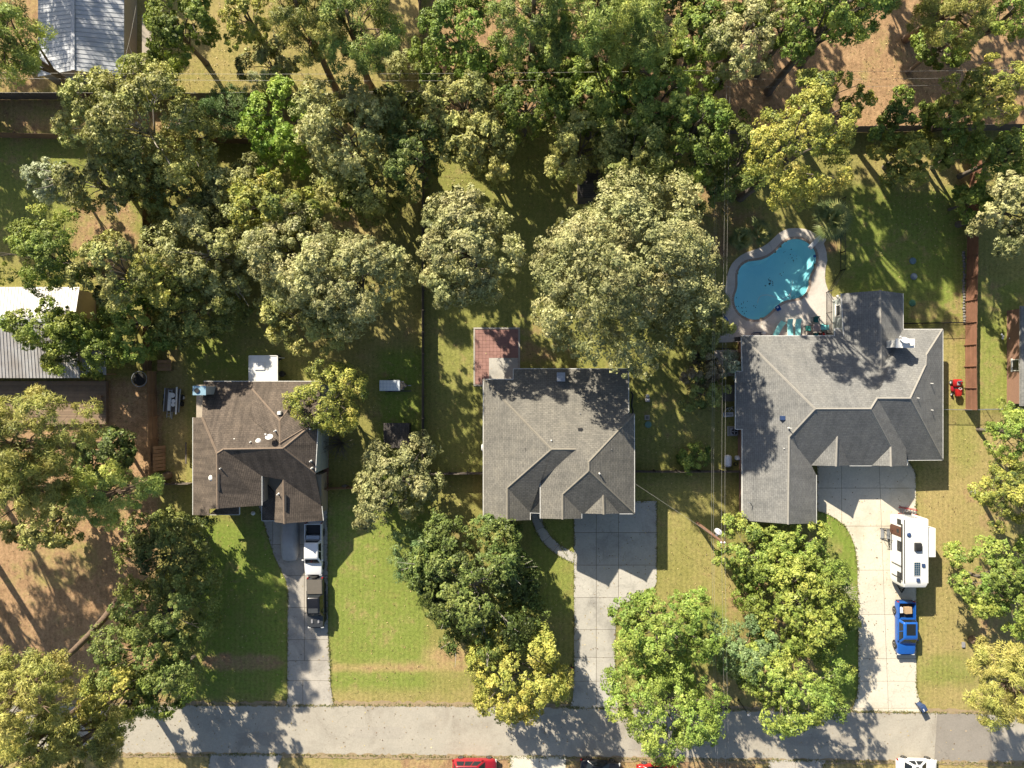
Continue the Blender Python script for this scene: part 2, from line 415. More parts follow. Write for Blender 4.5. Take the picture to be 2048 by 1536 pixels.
put(dry, rect(655, 1380, 960, 1412, 26), 0.75); put(lush, rect(655, 1385, 960, 1412, 20), 0.3)
put(dry, blob(905, 1310, 60, 28), 0.9); put(dirt, blob(900, 1312, 40, 18), 0.5)
put(lush, rect(390, 1040, 580, 1400, 40), 0.85); put(dry, rect(390, 1040, 580, 1400, 40), 0.15)
put(dirt, blob(490, 1325, 90, 22), 0.8)
put(lush, rect(860, 280, 1370, 960, 30), 0.5); put(dry, rect(860, 280, 1370, 960, 30), 0.35)
put(dirt, blob(1090, 680, 70, 60), 0.4); put(dirt, blob(1060, 710, 40, 25), 0.6)
put(lush, rect(1060, 1040, 1150, 1230, 20), 0.7)
put(dry, rect(1318, 950, 1470, 1260, 30), 0.55); put(lush, rect(1318, 950, 1470, 1260, 30), 0.45)
put(lush, blob(1420, 1240, 40, 30), 0.9); put(dry, blob(1420, 1240, 40, 30), 0.2)
put(lush, rect(1638, 1020, 1720, 1425, 8), 0.95); put(dry, rect(1638, 1020, 1720, 1425, 8), 0.12)
put(dry, blob(1660, 1110, 26, 40), 0.5)
put(dry, rect(1836, 825, 2200, 1425, 26), 0.8); put(lush, rect(1836, 825, 2200, 1425, 26), 0.25)
put(lush, blob(1885, 1340, 70, 30), 0.7); put(dry, blob(1885, 1340, 80, 35), 0.5)
put(lush, blob(1935, 880, 30, 70), 0.6); put(dry, blob(1935, 880, 30, 70), 0.6)
put(lush, rect(1955, 560, 2300, 815, 20), 0.8); put(dry, rect(1955, 560, 2300, 815, 20), 0.4)
put(lush, rect(1690, 330, 1930, 640, 50), 0.75); put(dry, rect(1690, 330, 1930, 640, 50), 0.2)
put(dry, blob(1830, 345, 150, 40), 0.8); put(dirt, blob(1850, 620, 40, 25), 0.55); put(dirt, blob(1910, 640, 25, 60), 0.4)
put(dry, blob(1895, 720, 20, 100), 0.75)
put(dirt, blob(1655, 470, 30, 40), 0.6); put(dirt, blob(1470, 470, 60, 60), 0.7); put(dirt, blob(1430, 350, 60, 120), 0.6)
put(dirt, blob(1960, 990, 35, 20), 0.7); put(dirt, blob(2010, 1040, 60, 30), 0.5); put(dirt, blob(2000, 1240, 60, 60), 0.5)
put(dirt, blob(1560, 1250, 90, 160), 0.55); put(dry, blob(1450, 1370, 60, 30), 0.8)
put(dry, rect(-600, 1500, 2600, 3000, 16), 0.9); put(dirt, rect(800, 1508, 1520, 3000, 20), 0.6); put(lush, rect(-600, 1500, 2600, 3000, 16), 0.2)
put(dirt, rect(-600, 1395, 360, 1412, 14), 0.8); put(dry, rect(360, 1400, 2600, 1430, 10), 0.75)
put(dirt, rect(360, 1404, 660, 1414, 8), 0.7)

pin = np.array([[G(*p).x, G(*p).y] for p in POOL])
def inside(poly, x, y):
    c = np.zeros(x.shape, bool); j = len(poly) - 1
    for i in range(len(poly)):
        xi, yi = poly[i]; xj, yj = poly[j]
        c ^= ((yi > y) != (yj > y)) & (x < (xj - xi) * (y - yi) / (yj - yi + 1e-12) + xi); j = i
    return c
me = bpy.data.meshes.new('ground')
ids = np.arange(NX * NY).reshape(NY, NX)
q = np.stack([ids[:-1, :-1], ids[:-1, 1:], ids[1:, 1:], ids[1:, :-1]], -1).reshape(-1, 4)
cxm = ((XX[:-1, :-1] + XX[1:, 1:]) / 2).ravel(); cym = ((YY[:-1, :-1] + YY[1:, 1:]) / 2).ravel()
keep = np.ones(len(q), bool)
pc = pin.mean(0)
for s_ in (1.0, 1.05): keep &= ~inside((pin - pc) * s_ + pc, cxm, cym)
q = q[keep]
me.from_pydata(np.stack([XX.ravel(), YY.ravel(), np.zeros(NX * NY)], -1).tolist(), [], q.tolist())
ca = me.color_attributes.new('cover', 'FLOAT_COLOR', 'POINT')
ca.data.foreach_set('color', np.stack([dirt.ravel(), dry.ravel(), lush.ravel(), np.ones(NX * NY)], -1).ravel().astype(np.float32))

m, n, b, l = nodes('turf_and_soil')
co = objco(n)
at = n.nodes.new('ShaderNodeAttribute'); at.attribute_name = 'cover'
sp = n.nodes.new('ShaderNodeSeparateColor'); l.new(at.outputs['Color'], sp.inputs[0])
n1 = noise(n, 0.16, 6, 0.62, co, 0.6); n2 = noise(n, 0.75, 8, 0.72, co, 0.5); n3 = noise(n, 3.2, 6, 0.8, co); n4 = noise(n, 9, 4, 0.8, co)
def edge(ch, a, lo, hi):
    s1 = mth(n, 'ADD', ch, mth(n, 'MULTIPLY', mth(n, 'SUBTRACT', a, 0.5), 3.6))
    x = n.nodes.new('ShaderNodeMapRange'); x.inputs[1].default_value = lo; x.inputs[2].default_value = hi
    l.new(s1, x.inputs[0]); return x.outputs[0]
mix12 = mth(n, 'ADD', mth(n, 'MULTIPLY', n1, 0.45), mth(n, 'MULTIPLY', n2, 0.55))
grass = mixc(n, edge(sp.outputs[2], mix12, 0.2, 0.95), (0.30, 0.285, 0.100, 1), (0.215, 0.295, 0.062, 1))
tan_ = ramp(n, n2, [(0.3, (0.52, 0.395, 0.205, 1)), (0.7, (0.36, 0.30, 0.135, 1))])
c = mixc(n, edge(sp.outputs[1], mix12, 0.25, 1.0), grass, tan_)
soil = ramp(n, n2, [(0.28, (0.58, 0.385, 0.255, 1)), (0.5, (0.44, 0.285, 0.18, 1)), (0.72, (0.28, 0.18, 0.115, 1))])
c = mixc(n, edge(sp.outputs[0], mix12, 0.25, 0.85), c, soil)
c = mixc(n, 0.85, c, ramp(n, n3, [(0.25, (0.42, 0.44, 0.38, 1)), (0.75, (1.3, 1.27, 1.2, 1))]), 'MULTIPLY')
c = mixc(n, 0.8, c, ramp(n, n4, [(0.25, (0.55, 0.55, 0.5, 1)), (0.75, (1.3, 1.28, 1.2, 1))]), 'MULTIPLY')
n5 = noise(n, 1.9, 7, 0.75, co, 0.8)
c = mixc(n, ramp(n, n5, [(0.56, (0, 0, 0, 1)), (0.66, (0.55, 0.55, 0.55, 1))]), c, (0.085, 0.10, 0.035, 1))
wvt = n.nodes.new('ShaderNodeTexWave'); wvt.bands_direction = 'X'; wvt.inputs['Scale'].default_value = 0.55; wvt.inputs['Distortion'].default_value = 2.5; wvt.inputs['Detail'].default_value = 3; l.new(co, wvt.inputs['Vector'])
c = mixc(n, 0.35, c, ramp(n, wvt.outputs['Fac'], [(0.2, (0.82, 0.84, 0.8, 1)), (0.8, (1.08, 1.07, 1.05, 1))]), 'MULTIPLY')
l.new(c, b.inputs['Base Color']); b.inputs['Roughness'].default_value = 0.95; b.inputs['Specular IOR Level'].default_value = 0.1
bump(n, b, mth(n, 'ADD', mth(n, 'MULTIPLY', n3, 0.7), mth(n, 'MULTIPLY', n4, 0.5)), 0.6, 0.12)
me.materials.append(m)
tag(link('ground', me), kind='structure')

# ------------------------------------------------------------------ road, drives, paths
def sheet(name, poly, z, mat, depth=0.3):
    mb = MB(); mb.prism([tuple(G(*p)[:2]) for p in poly], z - depth, z)
    return tag(mb.build(name, mat), kind='structure')
sheet('road', [(-900,1409),(380,1410),(850,1412),(1380,1416),(1704,1422),(2048,1427),(2900,1440),(2900,1545),(2048,1526),(1800,1521),(1560,1519),(1370,1516),(880,1510),(560,1508),(-900,1505)], 0.045, M['asphalt'])
sheet('road_patch', [(1874,1425.5),(1978,1427.5),(1986,1523),(1868,1521)], 0.050, M['asphalt_new'], 0.02)

def verge(name, ys, x0=-300, x1=2300, w0=3, w1=9, z=.052, seed=1):
    rv_ = random.Random(seed); up, dn = [], []
    for x in range(x0, x1, 7):
        y = ys(x); up.append((x, y - rv_.uniform(w0, w1))); dn.append((x, y + rv_.uniform(w0 * .3, w1 * .6)))
    mb = MB(); P_ = [G(*p, z) for p in up + dn[::-1]]; kk = len(up)
    for i in range(kk - 1): mb.quad(P_[i], P_[i + 1], P_[2 * kk - 2 - i], P_[2 * kk - 1 - i])
    return tag(mb.build(name, M['verge']), kind='structure')
M['verge'] = pmat('verge_soil', (0.26, 0.19, 0.115), (0.34, 0.265, 0.155), 2.5, 0.95, bmp=0.5, bscale=9)
verge('road_verge', lambda x: 1409 + max(0, x - 850) * .0148, seed=2); verge('road_verge', lambda x: 1512 + max(0, x - 560) * .0115, seed=3)
for k_, (cx, cy, rw, rh) in enumerate(((760, 1465, 60, 12), (1120, 1450, 42, 20), (1640, 1482, 70, 10), (520, 1478, 50, 14), (1290, 1490, 36, 12))):
    rv_ = random.Random(k_ + 40); sheet('road_patch', [(cx + rw * rv_.uniform(.8, 1.1) * math.copysign(abs(math.cos(a)) ** .4, math.cos(a)), cy + rh * rv_.uniform(.85, 1.1) * math.copysign(abs(math.sin(a)) ** .4, math.sin(a))) for a in [i * math.pi / 14 for i in range(28)]], .049, M['asphalt_mid'], .02)

def clip_half(poly, a, b_):
    out = []
    def side(p): return (b_[0] - a[0]) * (p[1] - a[1]) - (b_[1] - a[1]) * (p[0] - a[0])
    for i in range(len(poly)):
        p, q_ = poly[i], poly[(i + 1) % len(poly)]
        sp_, sq = side(p), side(q_)
        if sp_ >= 0: out.append(p)
        if (sp_ >= 0) != (sq >= 0):
            t = sp_ / (sp_ - sq); out.append((p[0] + (q_[0] - p[0]) * t, p[1] + (q_[1] - p[1]) * t))
    return out
def area(p): return 0.5 * sum(a[0] * b_[1] - b_[0] * a[1] for a, b_ in zip(p, p[1:] + p[:1]))
def slab_cells(parent, outline, cells, mat, z=0.06, gap=0.8, name='slab'):
    for cell in cells:
        if area(list(cell)) < 0: cell = list(reversed(cell))
        cell = list(cell)
        cx = sum(p[0] for p in cell) / len(cell); cy = sum(p[1] for p in cell) / len(cell)
        sh = []
        for p in cell:
            d = math.hypot(p[0] - cx, p[1] - cy)
            sh.append((p[0] + (cx - p[0]) / abs(cx - p[0] + 1e-9) * gap / 1.0 * 0.5, p[1] + (cy - p[1]) / abs(cy - p[1] + 1e-9) * gap * 0.5))
        poly = list(outline)
        for i in range(len(sh)): poly = clip_half(poly, sh[i], sh[(i + 1) % len(sh)])
        if len(poly) < 3 or abs(area(poly)) < 6: continue
        mb = MB(); mb.prism([tuple(G(*p)[:2]) for p in poly], -0.08, z + random.uniform(-0.004, 0.004))
        mb.build(name, mat, parent)
EDGES = []
def drive(name, outline, cells, mat, z=0.06):
    EDGES.append(outline)
    mb = MB(); mb.prism([tuple(G(*p)[:2]) for p in outline], -0.2, z - 0.03)
    d = tag(mb.build(name, M['dirt_joint']), kind='structure')
    slab_cells(d, outline, cells, mat, z)
    return d
M['dirt_joint'] = pmat('joint_soil', (0.13, 0.10, 0.07), (0.09, 0.07, 0.05), 3, 0.95)
def grid_cells(xs, ys):
    return [[(x0, y0), (x1, y0), (x1, y1), (x0, y1)] for x0, x1 in zip(xs, xs[1:]) for y0, y1 in zip(ys, ys[1:])]

drive('driveway', [(1148,1008),(1266,1008),(1266,1002),(1313,1002),(1313,1163),(1308,1176),(1292,1190),(1264,1200),(1243,1209),(1232,1222),(1230,1300),(1230,1395),(1240,1416.5),(1139,1415),(1146,1395),(1148,1350)],
      grid_cells([1130,1192.5,1237,1330],[990,1065,1130,1194.6]) + grid_cells([1130,1192.5,1260],[1194.6,1258.7,1314.6,1362,1425]), M['concrete_grey'])
drive('driveway', [(514,1000),(655,1000),(656,1260),(660,1330),(661,1370),(668,1411),(573,1411),(575,1395),(576,1180),(572,1160),(548,1110)],
      grid_cells([500,546,609,670],[990,1040,1089]) + grid_cells([500,609,670],[1089,1151,1215,1279,1321]) + grid_cells([500,700],[1321,1361]) + grid_cells([500,606,700],[1361,1420]), M['concrete_old'])
RX = lambda y: 1758 + (y - 930) * 0.0375
rc = []
ys = [910,976,1052,1140,1228.5,1317,1362,1416,1432]
for y0, y1 in zip(ys, ys[1:]):
    if y1 <= 1052:
        rc += [[(1620,y0),(1683,y0),(1683,y1),(1620,y1)], [(1683,y0),(RX(y0),y0),(RX(y1),y1),(1683,y1)]]
    else: rc += [[(1620,y0),(RX(y0),y0),(RX(y1),y1),(1620,y1)]]
    rc += [[(RX(y0),y0),(1860,y0),(1860,y1),(RX(y1),y1)]]
drive('driveway', [(1634,915),(1812,915),(1822,932),(1829,942),(1831,956),(1832,1200),(1832,1372),(1836,1392),(1845,1412),(1848,1424),(1703,1422),(1708,1408),(1714,1390),(1716.5,1365),(1716,1200),(1714,1125),(1710,1095),(1702,1072),(1690,1052),(1672,1037),(1655,1028),(1634,1022)],
      rc, M['concrete_pale'])
drive('driveway', [(420,1507.5),(566,1508.2),(545,1560),(530,1700),(400,1700)], grid_cells([380,600],[1490,1545,1610,1720]), M['concrete_old'])
drive('driveway', [(1020,1511.5),(1132,1513),(1128,1700),(1026,1700)], grid_cells([1000,1078,1150],[1490,1560,1640,1720]), M['concrete_pale'])
drive('driveway', [(1536,1519),(1652,1520),(1640,1540),(1636,1700),(1548,1700)], grid_cells([1500,1590,1680],[1490,1560,1640,1720]), M['concrete_old'])

# garden path from the front door to the drive
wp = [(1071,1012),(1073,1036),(1080,1057),(1093,1078),(1112,1096),(1132,1108),(1150,1117)]
mb = MB()
pl, pr = [], []
for i, p in enumerate(wp):
    a = wp[max(i - 1, 0)]; c_ = wp[min(i + 1, len(wp) - 1)]
    dx, dy = c_[0] - a[0], c_[1] - a[1]; d = math.hypot(dx, dy); nx_, ny_ = -dy / d * 10, dx / d * 10
    pl.append((p[0] + nx_, p[1] + ny_)); pr.append((p[0] - nx_, p[1] - ny_))
mb.prism([tuple(G(*p)[:2]) for p in pl + pr[::-1]], -0.2, 0.02)
path = tag(mb.build('garden_path', M['dirt_joint']), kind='structure')
for i in range(len(wp) - 1):
    qd = [pl[i], pl[i + 1], pr[i + 1], pr[i]]
    cx = sum(p[0] for p in qd) / 4; cy = sum(p[1] for p in qd) / 4
    qd = [(cx + (p[0] - cx) * .975, cy + (p[1] - cy) * .975) for p in qd]
    MB().prism([tuple(G(*p)[:2]) for p in qd], -0.08, 0.05).build('slab', M['concrete_grey'], path)

# red paver patio behind the middle house
mb = MB(); mb.prism([tuple(G(*p)[:2]) for p in [(947,655),(1040,655),(1040,772),(947,772)]], -0.2, 0.03)
patio = tag(mb.build('patio', M['paver']), kind='structure')
for a, b_ in (((947,655),(1040,658.3)), ((947,769),(1040,772.3)), ((947,658.6),(950,768.7)), ((1036.5,658.6),(1040,768.7))):
    p = G(*a); q_ = G(*b_)
    MB().box(((p.x + q_.x) / 2, (p.y + q_.y) / 2, 0.02), (abs(q_.x - p.x), abs(q_.y - p.y), 0.14)).build('edging', M['concrete_old'], patio)
pw = 7.2
pav = MB().box((0, 0, 0), (pw * 0.0557 - 0.012, pw * 0.0557 - 0.012, 0.08)).mesh('paver', M['paver'], bevel=0.008)
for i in range(12):
    for j in range(15):
        x = 950.4 + pw * (i + .5); y = 659 + pw * (j + .5) + 0.8
        if x > 976 and y > 716 and x < 1037: continue
        p = G(x, y)
        o = link('paver', pav, patio, (p.x, p.y, 0.035 + random.uniform(-.006, .006))); o.rotation_euler = (0, 0, random.uniform(-.012, .012))
slab_cells(patio, [(978,716),(1036,716),(1036,775),(978,775)], [[(970,700),(1050,700),(1050,790),(970,790)]], M['concrete_grey'], 0.085)

# ------------------------------------------------------------------ pool
pool_w = [tuple(G(*p)[:2]) for p in POOL]; deck_w = [tuple(G(*p)[:2]) for p in DECK]
bm = bmesh.new()
def ring(pts, z): return [bm.verts.new((x, y, z)) for x, y in pts]
# deck with the pool opening: fill between two loops
a_ = ring(deck_w, 0.07); b_ = ring(pool_w, 0.07)
es = [bm.edges.new((a_[i], a_[(i + 1) % len(a_)])) for i in range(len(a_))] + [bm.edges.new((b_[i], b_[(i + 1) % len(b_)])) for i in range(len(b_))]
bmesh.ops.triangle_fill(bm, use_beauty=True, edges=es)
for f in list(bm.faces):
    c_ = f.calc_center_median()
    if inside(np.array(pool_w), np.array([c_.x]), np.array([c_.y]))[0]: bm.faces.remove(f)
bmesh.ops.recalc_face_normals(bm, faces=bm.faces)
for f in bm.faces:
    if f.normal.z < 0: f.normal_flip()
low = ring(deck_w, -0.1)
for i in range(len(low)):
    j = (i + 1) % len(low); bm.faces.new((low[i], low[j], a_[j], a_[i]))
me = bpy.data.meshes.new('pool_deck'); bm.to_mesh(me); bm.free(); me.materials.append(M['pool_deck'])
tag(link('pool_deck', me), kind='structure')
pcx = sum(p[0] for p in pool_w) / len(pool_w); pcy = sum(p[1] for p in pool_w) / len(pool_w)
# basin
m, n, b, l = nodes('pool_plaster'); co = objco(n)
l.new(ramp(n, noise(n, 0.8, 6, 0.65, co, 0.5), [(0.3, (0.74, 0.90, 0.90, 1)), (0.7, (0.62, 0.84, 0.86, 1))]), b.inputs['Base Color'])
b.inputs['Roughness'].default_value = 0.8; M['plaster'] = m
def basin_z(x, y):
    t = ((x - pcx) * 0.62 + (y - pcy) * 0.78) / 5.5
    return -1.15 - 0.65 * (1 + math.tanh(1.6 * t))
mb = MB(); rings = []
top = [(x, y, 0.04) for x, y in pool_w]
rings.append(top)
for s_, zz_ in ((1.0, -0.6), (0.97, -0.93), (0.86, None), (0.6, None), (0.3, None), (0.03, None)):
    rg = []
    for x, y in pool_w:
        xx, yy = pcx + (x - pcx) * s_, pcy + (y - pcy) * s_
        rg.append((xx, yy, zz_ if zz_ is not None else basin_z(xx, yy) * (1 if s_ < .8 else .88)))
    rings.append(rg)
mb.loft(rings, cap=False)
pool = tag(mb.build('swimming_pool', M['plaster'], smooth=50, recalc=False), kind='structure')
# coping
mb = MB()
for i in range(len(pool_w)):
    j = (i + 1) % len(pool_w); p, q_ = Vector((*pool_w[i], 0)), Vector((*pool_w[j], 0))
    d = (q_ - p).normalized(); nr = Vector((d.y, -d.x, 0))
    if nr.dot(Vector((pcx, pcy, 0)) - p) > 0: nr = -nr
    mb.quad(p + nr * .26 + Vector((0, 0, .074)), q_ + nr * .26 + Vector((0, 0, .074)), q_ + Vector((0, 0, .1)), p + Vector((0, 0, .1)))
    mb.quad(p + Vector((0, 0, .1)), q_ + Vector((0, 0, .1)), q_ - nr * .02 + Vector((0, 0, 0.0)), p - nr * .02 + Vector((0, 0, 0.0)))
mb.build('coping', concrete('coping_stone', (0.42, 0.33, 0.26), (0.36, 0.29, 0.24), (0.33, 0.22, 0.16), 0, 0.2), pool, recalc=False)
# entry step in the corner by the house
sp_c = G(1601, 586)
stp = [(x, y) for x, y in [(pcx + (px_ - pcx) * .985, pcy + (py_ - pcy) * .985) for px_, py_ in pool_w[28:37]]]
mb = MB(); mb.prism(stp, -0.6, -0.28); mb.build('entry_step', M['white_plaster'] if 'white_plaster' in M else pmat('white_plaster', (0.45, 0.62, 0.62), (0.38, 0.55, 0.56), 2, 0.8), pool)
# water
m, n, b, l = nodes('pool_water'); n.nodes.remove(b)
tr = n.nodes.new('ShaderNodeBsdfTransparent'); tr.inputs[0].default_value = (0.62, 0.92, 0.97, 1)
gl = n.nodes.new('ShaderNodeBsdfGlossy'); gl.inputs['Roughness'].default_value = 0.05
fr = n.nodes.new('ShaderNodeFresnel'); fr.inputs[0].default_value = 1.33
mx = n.nodes.new('ShaderNodeMixShader')
bp = n.nodes.new('ShaderNodeBump'); bp.inputs['Strength'].default_value = 0.25; bp.inputs['Distance'].default_value = 0.05
l.new(noise(n, 2.5, 3, 0.5, objco(n), 0.5), bp.inputs['Height'])
l.new(bp.outputs[0], gl.inputs['Normal']); l.new(bp.outputs[0], fr.inputs['Normal'])
l.new(fr.outputs[0], mx.inputs[0]); l.new(tr.outputs[0], mx.inputs[1]); l.new(gl.outputs[0], mx.inputs[2])
l.new(mx.outputs[0], n.nodes['Material Output'].inputs[0])
mb = MB(); mb.quad(*[(x, y, -0.07) for x, y in pool_w])
wo = mb.build('pool_water', m, recalc=False); tag(wo, kind='structure')
# sunk leaves on the bottom
mb = MB(); rr = random.Random(5)
for cx, cy, nn, sp_ in ((1540,561,9,4), (1545,566,7,3), (1510,612,4,2), (1579,512,12,12), (1588,520,2,2), (1479,605,12,11), (1490,622,10,9), (1565,549,4,8), (1532,572,3,5)):
    for k in range(nn):
        p = G(cx + rr.gauss(0, sp_ * .6), cy + rr.gauss(0, sp_ * .6)); a = rr.uniform(0, 6.28); s_ = rr.uniform(.03, .10)
        z = -0.075 + 0.012
        mb.quad(*[(p.x + s_ * u * math.cos(a) - s_ * .6 * v_ * math.sin(a), p.y + s_ * u * math.sin(a) + s_ * .6 * v_ * math.cos(a), z) for u, v_ in ((-1, 0), (0, -1), (1, 0), (0, 1))])
tag(mb.build('fallen_leaves', pmat('wet_leaf', (0.02, 0.035, 0.05), (0.03, 0.03, 0.03), 3, 0.7), recalc=False), 'dark fallen leaves drifting on the pool', 'leaves', kind='stuff')
# floating hose
hp = crop_pts(1420, 430, 5.487, [(906,712),(905,770),(895,830),(878,870),(845,900),(800,918),(745,912),(690,890),(640,876),(590,878),(550,895),(530,930),(522,965)])
mb = MB(); mb.tube([tuple(G(*p)[:2]) + (-0.05,) for p in hp], 0.03, 6)
mb.tube([tuple(G(*p)[:2]) + (-0.05,) for p in crop_pts(1420, 430, 5.487, [(878,870),(885,900),(900,922)])], 0.03, 6)
tag(mb.build('cleaner_hose', M['white_plastic'], smooth=60), 'white pool cleaner hose floating in a long curve on the water', 'hose')

# ------------------------------------------------------------------ houses
def slope_obj(parent, org, pts, mat, thick=0.16, name='roof_slope'):
    nrm = Vector((0, 0, 0))
    for i in range(len(pts)):
        p, q_ = pts[i], pts[(i + 1) % len(pts)]
        nrm += Vector(((p.y - q_.y) * (p.z + q_.z), (p.z - q_.z) * (p.x + q_.x), (p.x - q_.x) * (p.y + q_.y)))
    if nrm.z < 0: pts = pts[::-1]; nrm = -nrm
    nrm.normalize(); org = Vector(org)
    k = len(pts)
    vs_ = [tuple(p - org) for p in pts] + [tuple(p - org - Vector((0, 0, thick))) for p in pts]
    fs = [tuple(range(k)), tuple(range(2 * k - 1, k - 1, -1))] + [(i, k + i, k + (i + 1) % k, (i + 1) % k) for i in range(k)]
    me = bpy.data.meshes.new(name); me.from_pydata(vs_, [], fs)
    dn = Vector((0, 0, -1)); dn = (dn - nrm * dn.dot(nrm))
    if dn.length < 1e-4: dn = Vector((0, -1, 0))
    dn.normalize(); uax = dn.cross(nrm)
    uvl = me.uv_layers.new(name='UVMap')
    for lp in me.loops:
        p = Vector(vs_[lp.vertex_index]); uvl.data[lp.index].uv = (p.dot(uax) + 50, -p.dot(dn) + 50)
    me.materials.append(mat); me.update()
    me.polygons[0].use_smooth = True
    cn = [(0.0, 0.0, 0.0)] * len(me.loops)
    for i in range(k): cn[i] = tuple(nrm)
    me.normals_split_custom_set(cn)
    return link(name, me, parent)

def roof(parent, V, slopes, mat, caps, capmat, gutters, gmat, thick=0.16):
    """V: name -> (px, py, z).  One mesh per slope, ridge caps and gutters as parts."""
    org = parent.location
    W = {k: G(*v) for k, v in V.items()}
    for s_ in slopes: slope_obj(parent, org, [W[k] for k in s_.split()], mat, thick)
    for e in caps:
        a, b_ = [W[k] for k in e.split()]; d = (b_ - a).normalized()
        side = d.cross(Vector((0, 0, 1))).normalized()
        mb = MB(org); h = Vector((0, 0, .045)); dr = Vector((0, 0, -.05))
        a2 = a - d * .05; b2 = b_ + d * .05
        mb.quad(a2 + side * .13 + dr, b2 + side * .13 + dr, b2 + h, a2 + h)
        mb.quad(a2 + h, b2 + h, b2 - side * .13 + dr, a2 - side * .13 + dr)
        mb.build('ridge_cap', capmat, parent, recalc=False)
    for e in gutters:
        ks = e.split(); a, b_ = W[ks[0]], W[ks[1]]
        mb = MB(org); dz = Vector((0, 0, -.10)); mb.bar(a + dz, b_ + dz, 0.13, 0.17); mb.build('gutter', gmat, parent)

def wall_box(parent, x0, y0, x1, y1, z, mat, base=0.0, name='wall'):
    mb = MB(parent.location); mb.box(((x0 + x1) / 2, (y0 + y1) / 2, (base + z) / 2), (abs(x1 - x0), abs(y1 - y0), z - base)); return mb.build(name, mat, parent)

def window(parent, c, wdt, hgt, nrm, name='window'):
    """framed window on a wall: c centre, nrm 'N','S','E','W' in world axes"""
    dx, dy = {'N': (0, 1), 'S': (0, -1), 'E': (1, 0), 'W': (-1, 0)}[nrm]
    org = parent.location
    def bx(cx, cz, w_, h_, d_, off):
        if dy: return ((c[0] + cx, c[1] + dy * off, c[2] + cz), (w_, d_, h_))
        return ((c[0] + dx * off, c[1] + cx, c[2] + cz), (d_, w_, h_))
    f = MB(org)
    for cx, cz, w_, h_ in ((0, hgt / 2, wdt + .16, .08), (0, -hgt / 2, wdt + .16, .08), (-wdt / 2, 0, .08, hgt - .08), (wdt / 2, 0, .08, hgt - .08)):
        f.box(*bx(cx, cz, w_, h_, .08, .04))
    fo = f.build(name, M['white_paint'], parent)
    g_ = MB(org); g_.box(*bx(0, 0, wdt - .08, hgt - .08, .03, .015)); g_.build('pane', M['glass'], fo)
    s_ = MB(org); s_.box(*bx(0, -hgt / 2 - .08, wdt + .3, .06, .14, .07)); s_.build('sill', M['white_paint'], fo)

def door(parent, c, wdt, hgt, nrm, mat, panels=0, name='door'):
    dx, dy = {'N': (0, 1), 'S': (0, -1), 'E': (1, 0), 'W': (-1, 0)}[nrm]; org = parent.location
    def bx(cx, cz, w_, h_, d_, off):
        if dy: return ((c[0] + cx, c[1] + dy * off, c[2] + cz), (w_, d_, h_))
        return ((c[0] + dx * off, c[1] + cx, c[2] + cz), (d_, w_, h_))
    d = MB(org); d.box(*bx(0, hgt / 2, wdt, hgt, .06, .03)); do = d.build(name, mat, parent)
    for i in range(panels):
        q_ = MB(org); q_.box(*bx(0, hgt * (i + .5) / panels, wdt - .16, hgt / panels - .1, .03, .072)); q_.build('panel', mat, do, bevel=.01)
    if not panels:
        q_ = MB(org); q_.box(*bx(wdt * .38, 1.0, .06, .12, .06, .09)); q_.build('handle', M['steel'], do)

def vent_pipe(parent, px, py, z, h=0.45, r=0.06, mat=None, name='vent_pipe'):
    p = G(px, py, z); mb = MB(parent.location)
    mb.lathe((p.x, p.y, z - .25), [(r * 2.2, 0.18), (r * 1.2, .34), (r, .36), (r, h + .25)], 10); mb.build(name, mat or M['white_paint'], parent, smooth=40)
def box_vent(parent, px, py, z, s_=0.55, h=0.28, mat=None, name='roof_vent'):
    p = G(px, py, z); mb = MB(parent.location)
    mb.box((p.x, p.y, z + h / 2 - .12), (s_, s_, h + .2), taper=.86); mb.build(name, mat or M['dark_plastic'], parent, bevel=.02)

# ---- middle house (grey-brown shingles)
c0 = G(1120, 890)
hm = thing('house', 'middle house with weathered grey-brown shingle roof beside the red paver patio', 'house', (c0.x, c0.y, 0))
V = dict(A=(967,759,3.65), B=(1027,759,3.65), C=(1027,738,3.1), E=(1257,738,3.1), E2=(1257,826,5.35), F=(1268.5,828,5.4), P2=(1178,924,8.35), P3=(1178,942,8.35),
         R1=(1103,899,7.75), R2=(1151,899,7.75), Gc=(1268.5,1027,5.4), T1=(1125.6,989,6.55), T2=(1125.6,1038,6.55), W1=(1081,963,5.4), W2=(1081,1037,5.2),
         V1=(1163,1027,5.4), W3=(1163,1037,5.3), U1=(1206.8,990,6.6), U2=(1208,1028,6.55), U3=(1169,1027,5.4), U4=(1239,1027,5.4),
         L1=(967,1040,3.65), K1=(1015,976,5.15), K2=(1015,1042,5.15), L2=(1060,1040,3.7), Mv=(1060,1025,3.7), N2=(1081,1026,3.65))
roof(hm, V, ['A B C E E2 F P2 R2 R1', 'A R1 K1 K2 L1', 'R1 R2 W1 N2 Mv K1', 'K1 Mv L2 K2', 'W1 R2 P2 P3 T1 T2 W2', 'F Gc P3 P2', 'P3 Gc U4 U1 U3 V1 T1', 'T1 V1 W3 T2', 'U1 U3 U2', 'U1 U2 U4'],
     M['shingle_grey'], ['A R1', 'R1 R2', 'R1 K1', 'K1 K2', 'P2 F', 'P2 P3', 'P3 Gc', 'P3 T1', 'T1 T2', 'U1 U2'], M['cap_grey'],
     ['A B', 'B C', 'C E', 'A L1', 'W1 W2', 'F Gc', 'L2 Mv', 'Mv N2', 'W3 V1', 'U4 Gc', 'E E2'], M['gutter'])
def wx(px, z): return (px - 1024) * (H - z) / F
def wy(py, z): return (768 - py) * (H - z) / F
wall_box(hm, wx(967, 3.65) + .5, wy(1038, 3.65) + .5, wx(1060, 3.65) - .4, wy(762, 3.65) - .4, 3.4, M['brick_wall'])
